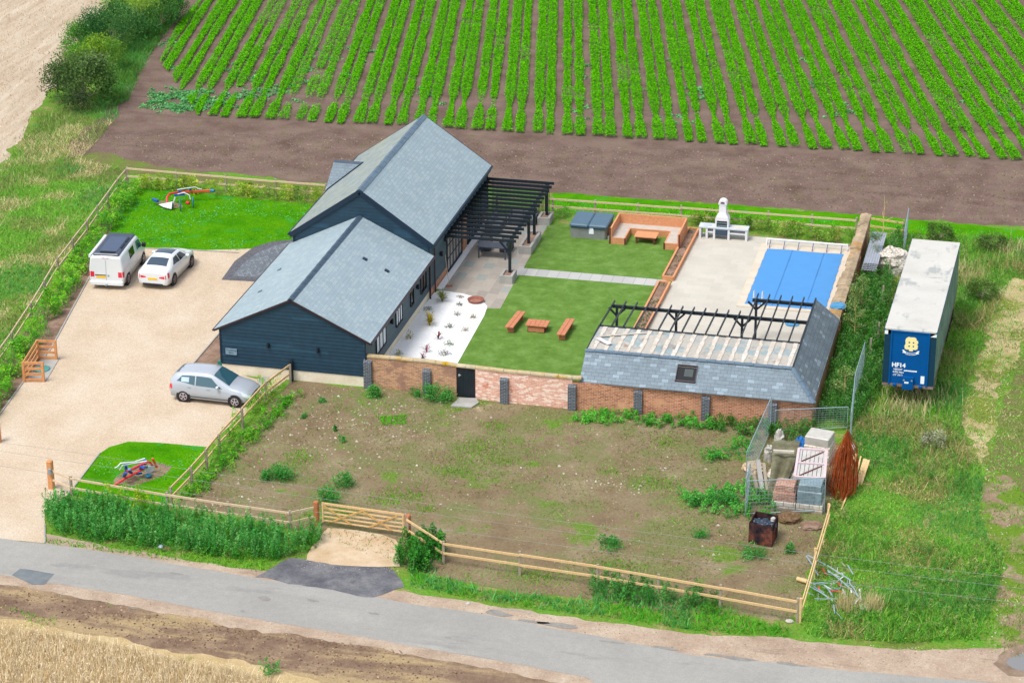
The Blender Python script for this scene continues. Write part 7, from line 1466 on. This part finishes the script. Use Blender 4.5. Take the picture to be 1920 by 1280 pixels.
bush((208, 92), 2.7, 3.6, 3.0, cl((46, 102, 56), (60, 118, 60), (38, 88, 46), (80, 134, 66)), 'blue green dense bush in the middle of the hedge line', 16000, .12, 3)
bush((160, 95), 1.8, 3.4, 2.0, cl((70, 132, 40), (84, 142, 50)), 'low green bush on the stubble side of the hedge line', 6000, .12, 4)
bush((258, 45), 3.2, 5.0, 3.2, cl((104, 156, 76), (120, 168, 84), (88, 140, 64), (140, 176, 60)), 'pale green wide bush at the top edge of the photo', 18000, .12, 5)
bush((302, 50), 1.7, 6.0, 2.0, cl((56, 110, 50), (70, 124, 56)), 'dark bush on the field side at the top edge', 9000, .12, 6)
# saplings in the strip right of the wall
def sapling(px, h, pal, lab, seed, n=700, r=.55):
    p = G(*px); e = empty('sapling', tuple(p), label=lab, cat='tree', group='self sown saplings between wall and trailer'); r_ = np.random.default_rng(seed); m = MB(); tips = []
    m.tube([(0, 0, 0), (.06, 0, h * .5), (.02, .05, h)], .028, 6, .01)
    for k in range(9): z = h * (.25 + .7 * r_.random()); a = r_.uniform(0, 6.28); l = r * (1.1 - z / h * .6); t = (math.cos(a) * l, math.sin(a) * l, z + .25); m.tube([(.03, 0, z), t], .012, 4, .005); tips.append(t)
    m.build('trunk', M['newwood'], e); T_ = np.array(tips + [(.02, .05, h)]); w_ = r_.integers(0, len(T_), n); u = r_.random((n, 1)) ** .6; Q = T_[w_] * u + np.column_stack([np.zeros(n), np.zeros(n), T_[w_][:, 2] * .9]) * (1 - u) + r_.normal(0, .09, (n, 3)); raw_mesh('crown', leaf_quads(Q, .085, .2, .45), n, 4, pick(pal, n, .15), LEAF, e)
sp = cl((150, 170, 110), (120, 150, 80), (100, 140, 60)); 
sapling((1600, 640), 2.2, sp, 'pale leaved sapling hanging over the hut corner', 1, 1100, .7); sapling((1612, 600), 2.4, sp, 'slender yellow stemmed sapling beside the slate roof', 2, 800); sapling((1580, 760), 2.0, sp, 'sapling beside the mesh panels near the hut corner', 3, 900, .6); sapling((1640, 500), 1.8, cl((90, 130, 96), (110, 150, 110)), 'grey green sapling next to the stone heap', 4, 800, .6)
sapling((1652, 470), 3.2, cl((140, 130, 90)), 'tall thin bare sapling standing above the back fence', 5, 60, .7); sapling((1600, 600), 1.9, sp, 'bushy sapling against the outer face of the pool wall', 6, 900, .6)
for k, (px_, l) in enumerate((((1860, 470), 'dark scrubby bush behind the far end of the trailer'), ((1760, 450), 'scrub bush at the far end of the trailer'), ((1840, 560), 'olive scrub bush right of the trailer'))): bush(px_, 1.1, 1.2, .9, cl((84, 120, 50), (100, 130, 66), (70, 104, 44)), l, 2200, .1, 20 + k, trunk=.04)
bush((1750, 840), .9, .9, .7, cl((170, 170, 150), (120, 140, 84)), 'pale seed headed scrub bush in front of the trailer', 1500, .09, 30, trunk=.03)
# ripe corn
cp = W2([(-120, 1165), (0, 1178), (110, 1192), (230, 1215), (330, 1240), (430, 1258), (500, 1275), (560, 1300), (600, 1400), (-160, 1400)]); A = scatter(cp, 190); V = blades(xyz(A), .38, .05, .3); stuff('ripe_corn', V, pick([c(236, 218, 182, 1.05), c(244, 230, 200, 1.05), c(226, 204, 162, 1.05), c(212, 190, 148, 1.05)], len(A), .12), 3, 'standing ripe corn in the bottom left corner')
A = scatter(cp, 60); A = A[vnoise(A, 1.4) > .3]; stuff('corn_ears', leaf_quads(np.column_stack([A, .3 + .12 * rng.random(len(A))]), .07, .9, .4), pick([c(240, 226, 196, 1.1), c(232, 214, 180, 1.1), c(244, 232, 208, 1.1)], len(A)), 4, 'pale ears on the ripe corn')
A = scatter(W2([(-60, 1130), (0, 1136), (60, 1148), (120, 1165), (80, 1178), (0, 1170), (-60, 1160)]), 70); A = A[vnoise(A, .9) > .4]; stuff('verge_grass', blades(xyz(A), .12, .05, .6), pick(cl((110, 176, 40), (96, 166, 40), (150, 170, 70)), len(A)), 3, 'green grass patches beside the ripe corn')
# stubble stalks
A = scatter(W2([(-40, 340), (40, 258), (85, 185), (150, 55), (205, -10), (-40, -10)]), 26); r0 = (A[:, 0] * math.cos(.35) - A[:, 1] * math.sin(.35)); A = A[(r0 / .28 % 1) < .5]; stuff('stubble', blades(xyz(A), .16, .05, .3), pick(cl((228, 214, 190), (206, 184, 150), (190, 160, 126)), len(A)), 3, 'rows of cut stubble in the top left field')
# grass creeping over the worn track
tz = W2([(1990, 500), (1880, 540), (1835, 620), (1800, 720), (1790, 800), (1800, 880), (1825, 960), (1840, 1060), (1845, 1180), (1870, 1230), (1990, 1240)])
A = scatter(tz, 70); nz = vnoise(A + 7, .55) * .55 + vnoise(A, 1.9) * .45 + rng.normal(0, .07, len(A)); A = A[nz > .45]; stuff('track_grass', blades(xyz(A), .13, .055, .5), zonecols((0, 0, GR), (.6, .55, OL), (.9, .68, DRY))(A), 3, 'grass creeping over the worn farm track')
A = scatter(tz, 10); r_ = rng.uniform(.015, .05, len(A)); soil_bits('track_stones', tz, 3, [c(214, 196, 170), c(180, 160, 134), c(230, 220, 200)], .02, .06, 'small stones on the worn farm track')
# litter grass on the mown track
A = scatter(W2([(1905, 520), (1850, 610), (1815, 720), (1800, 790), (1850, 900), (1900, 880), (1990, 560)]), 40); stuff('straw_litter', blades(xyz(A), .06, .05, 2.2), pick(DRY + GR[:1], len(A)), 3, 'dry cut grass lying on the track')
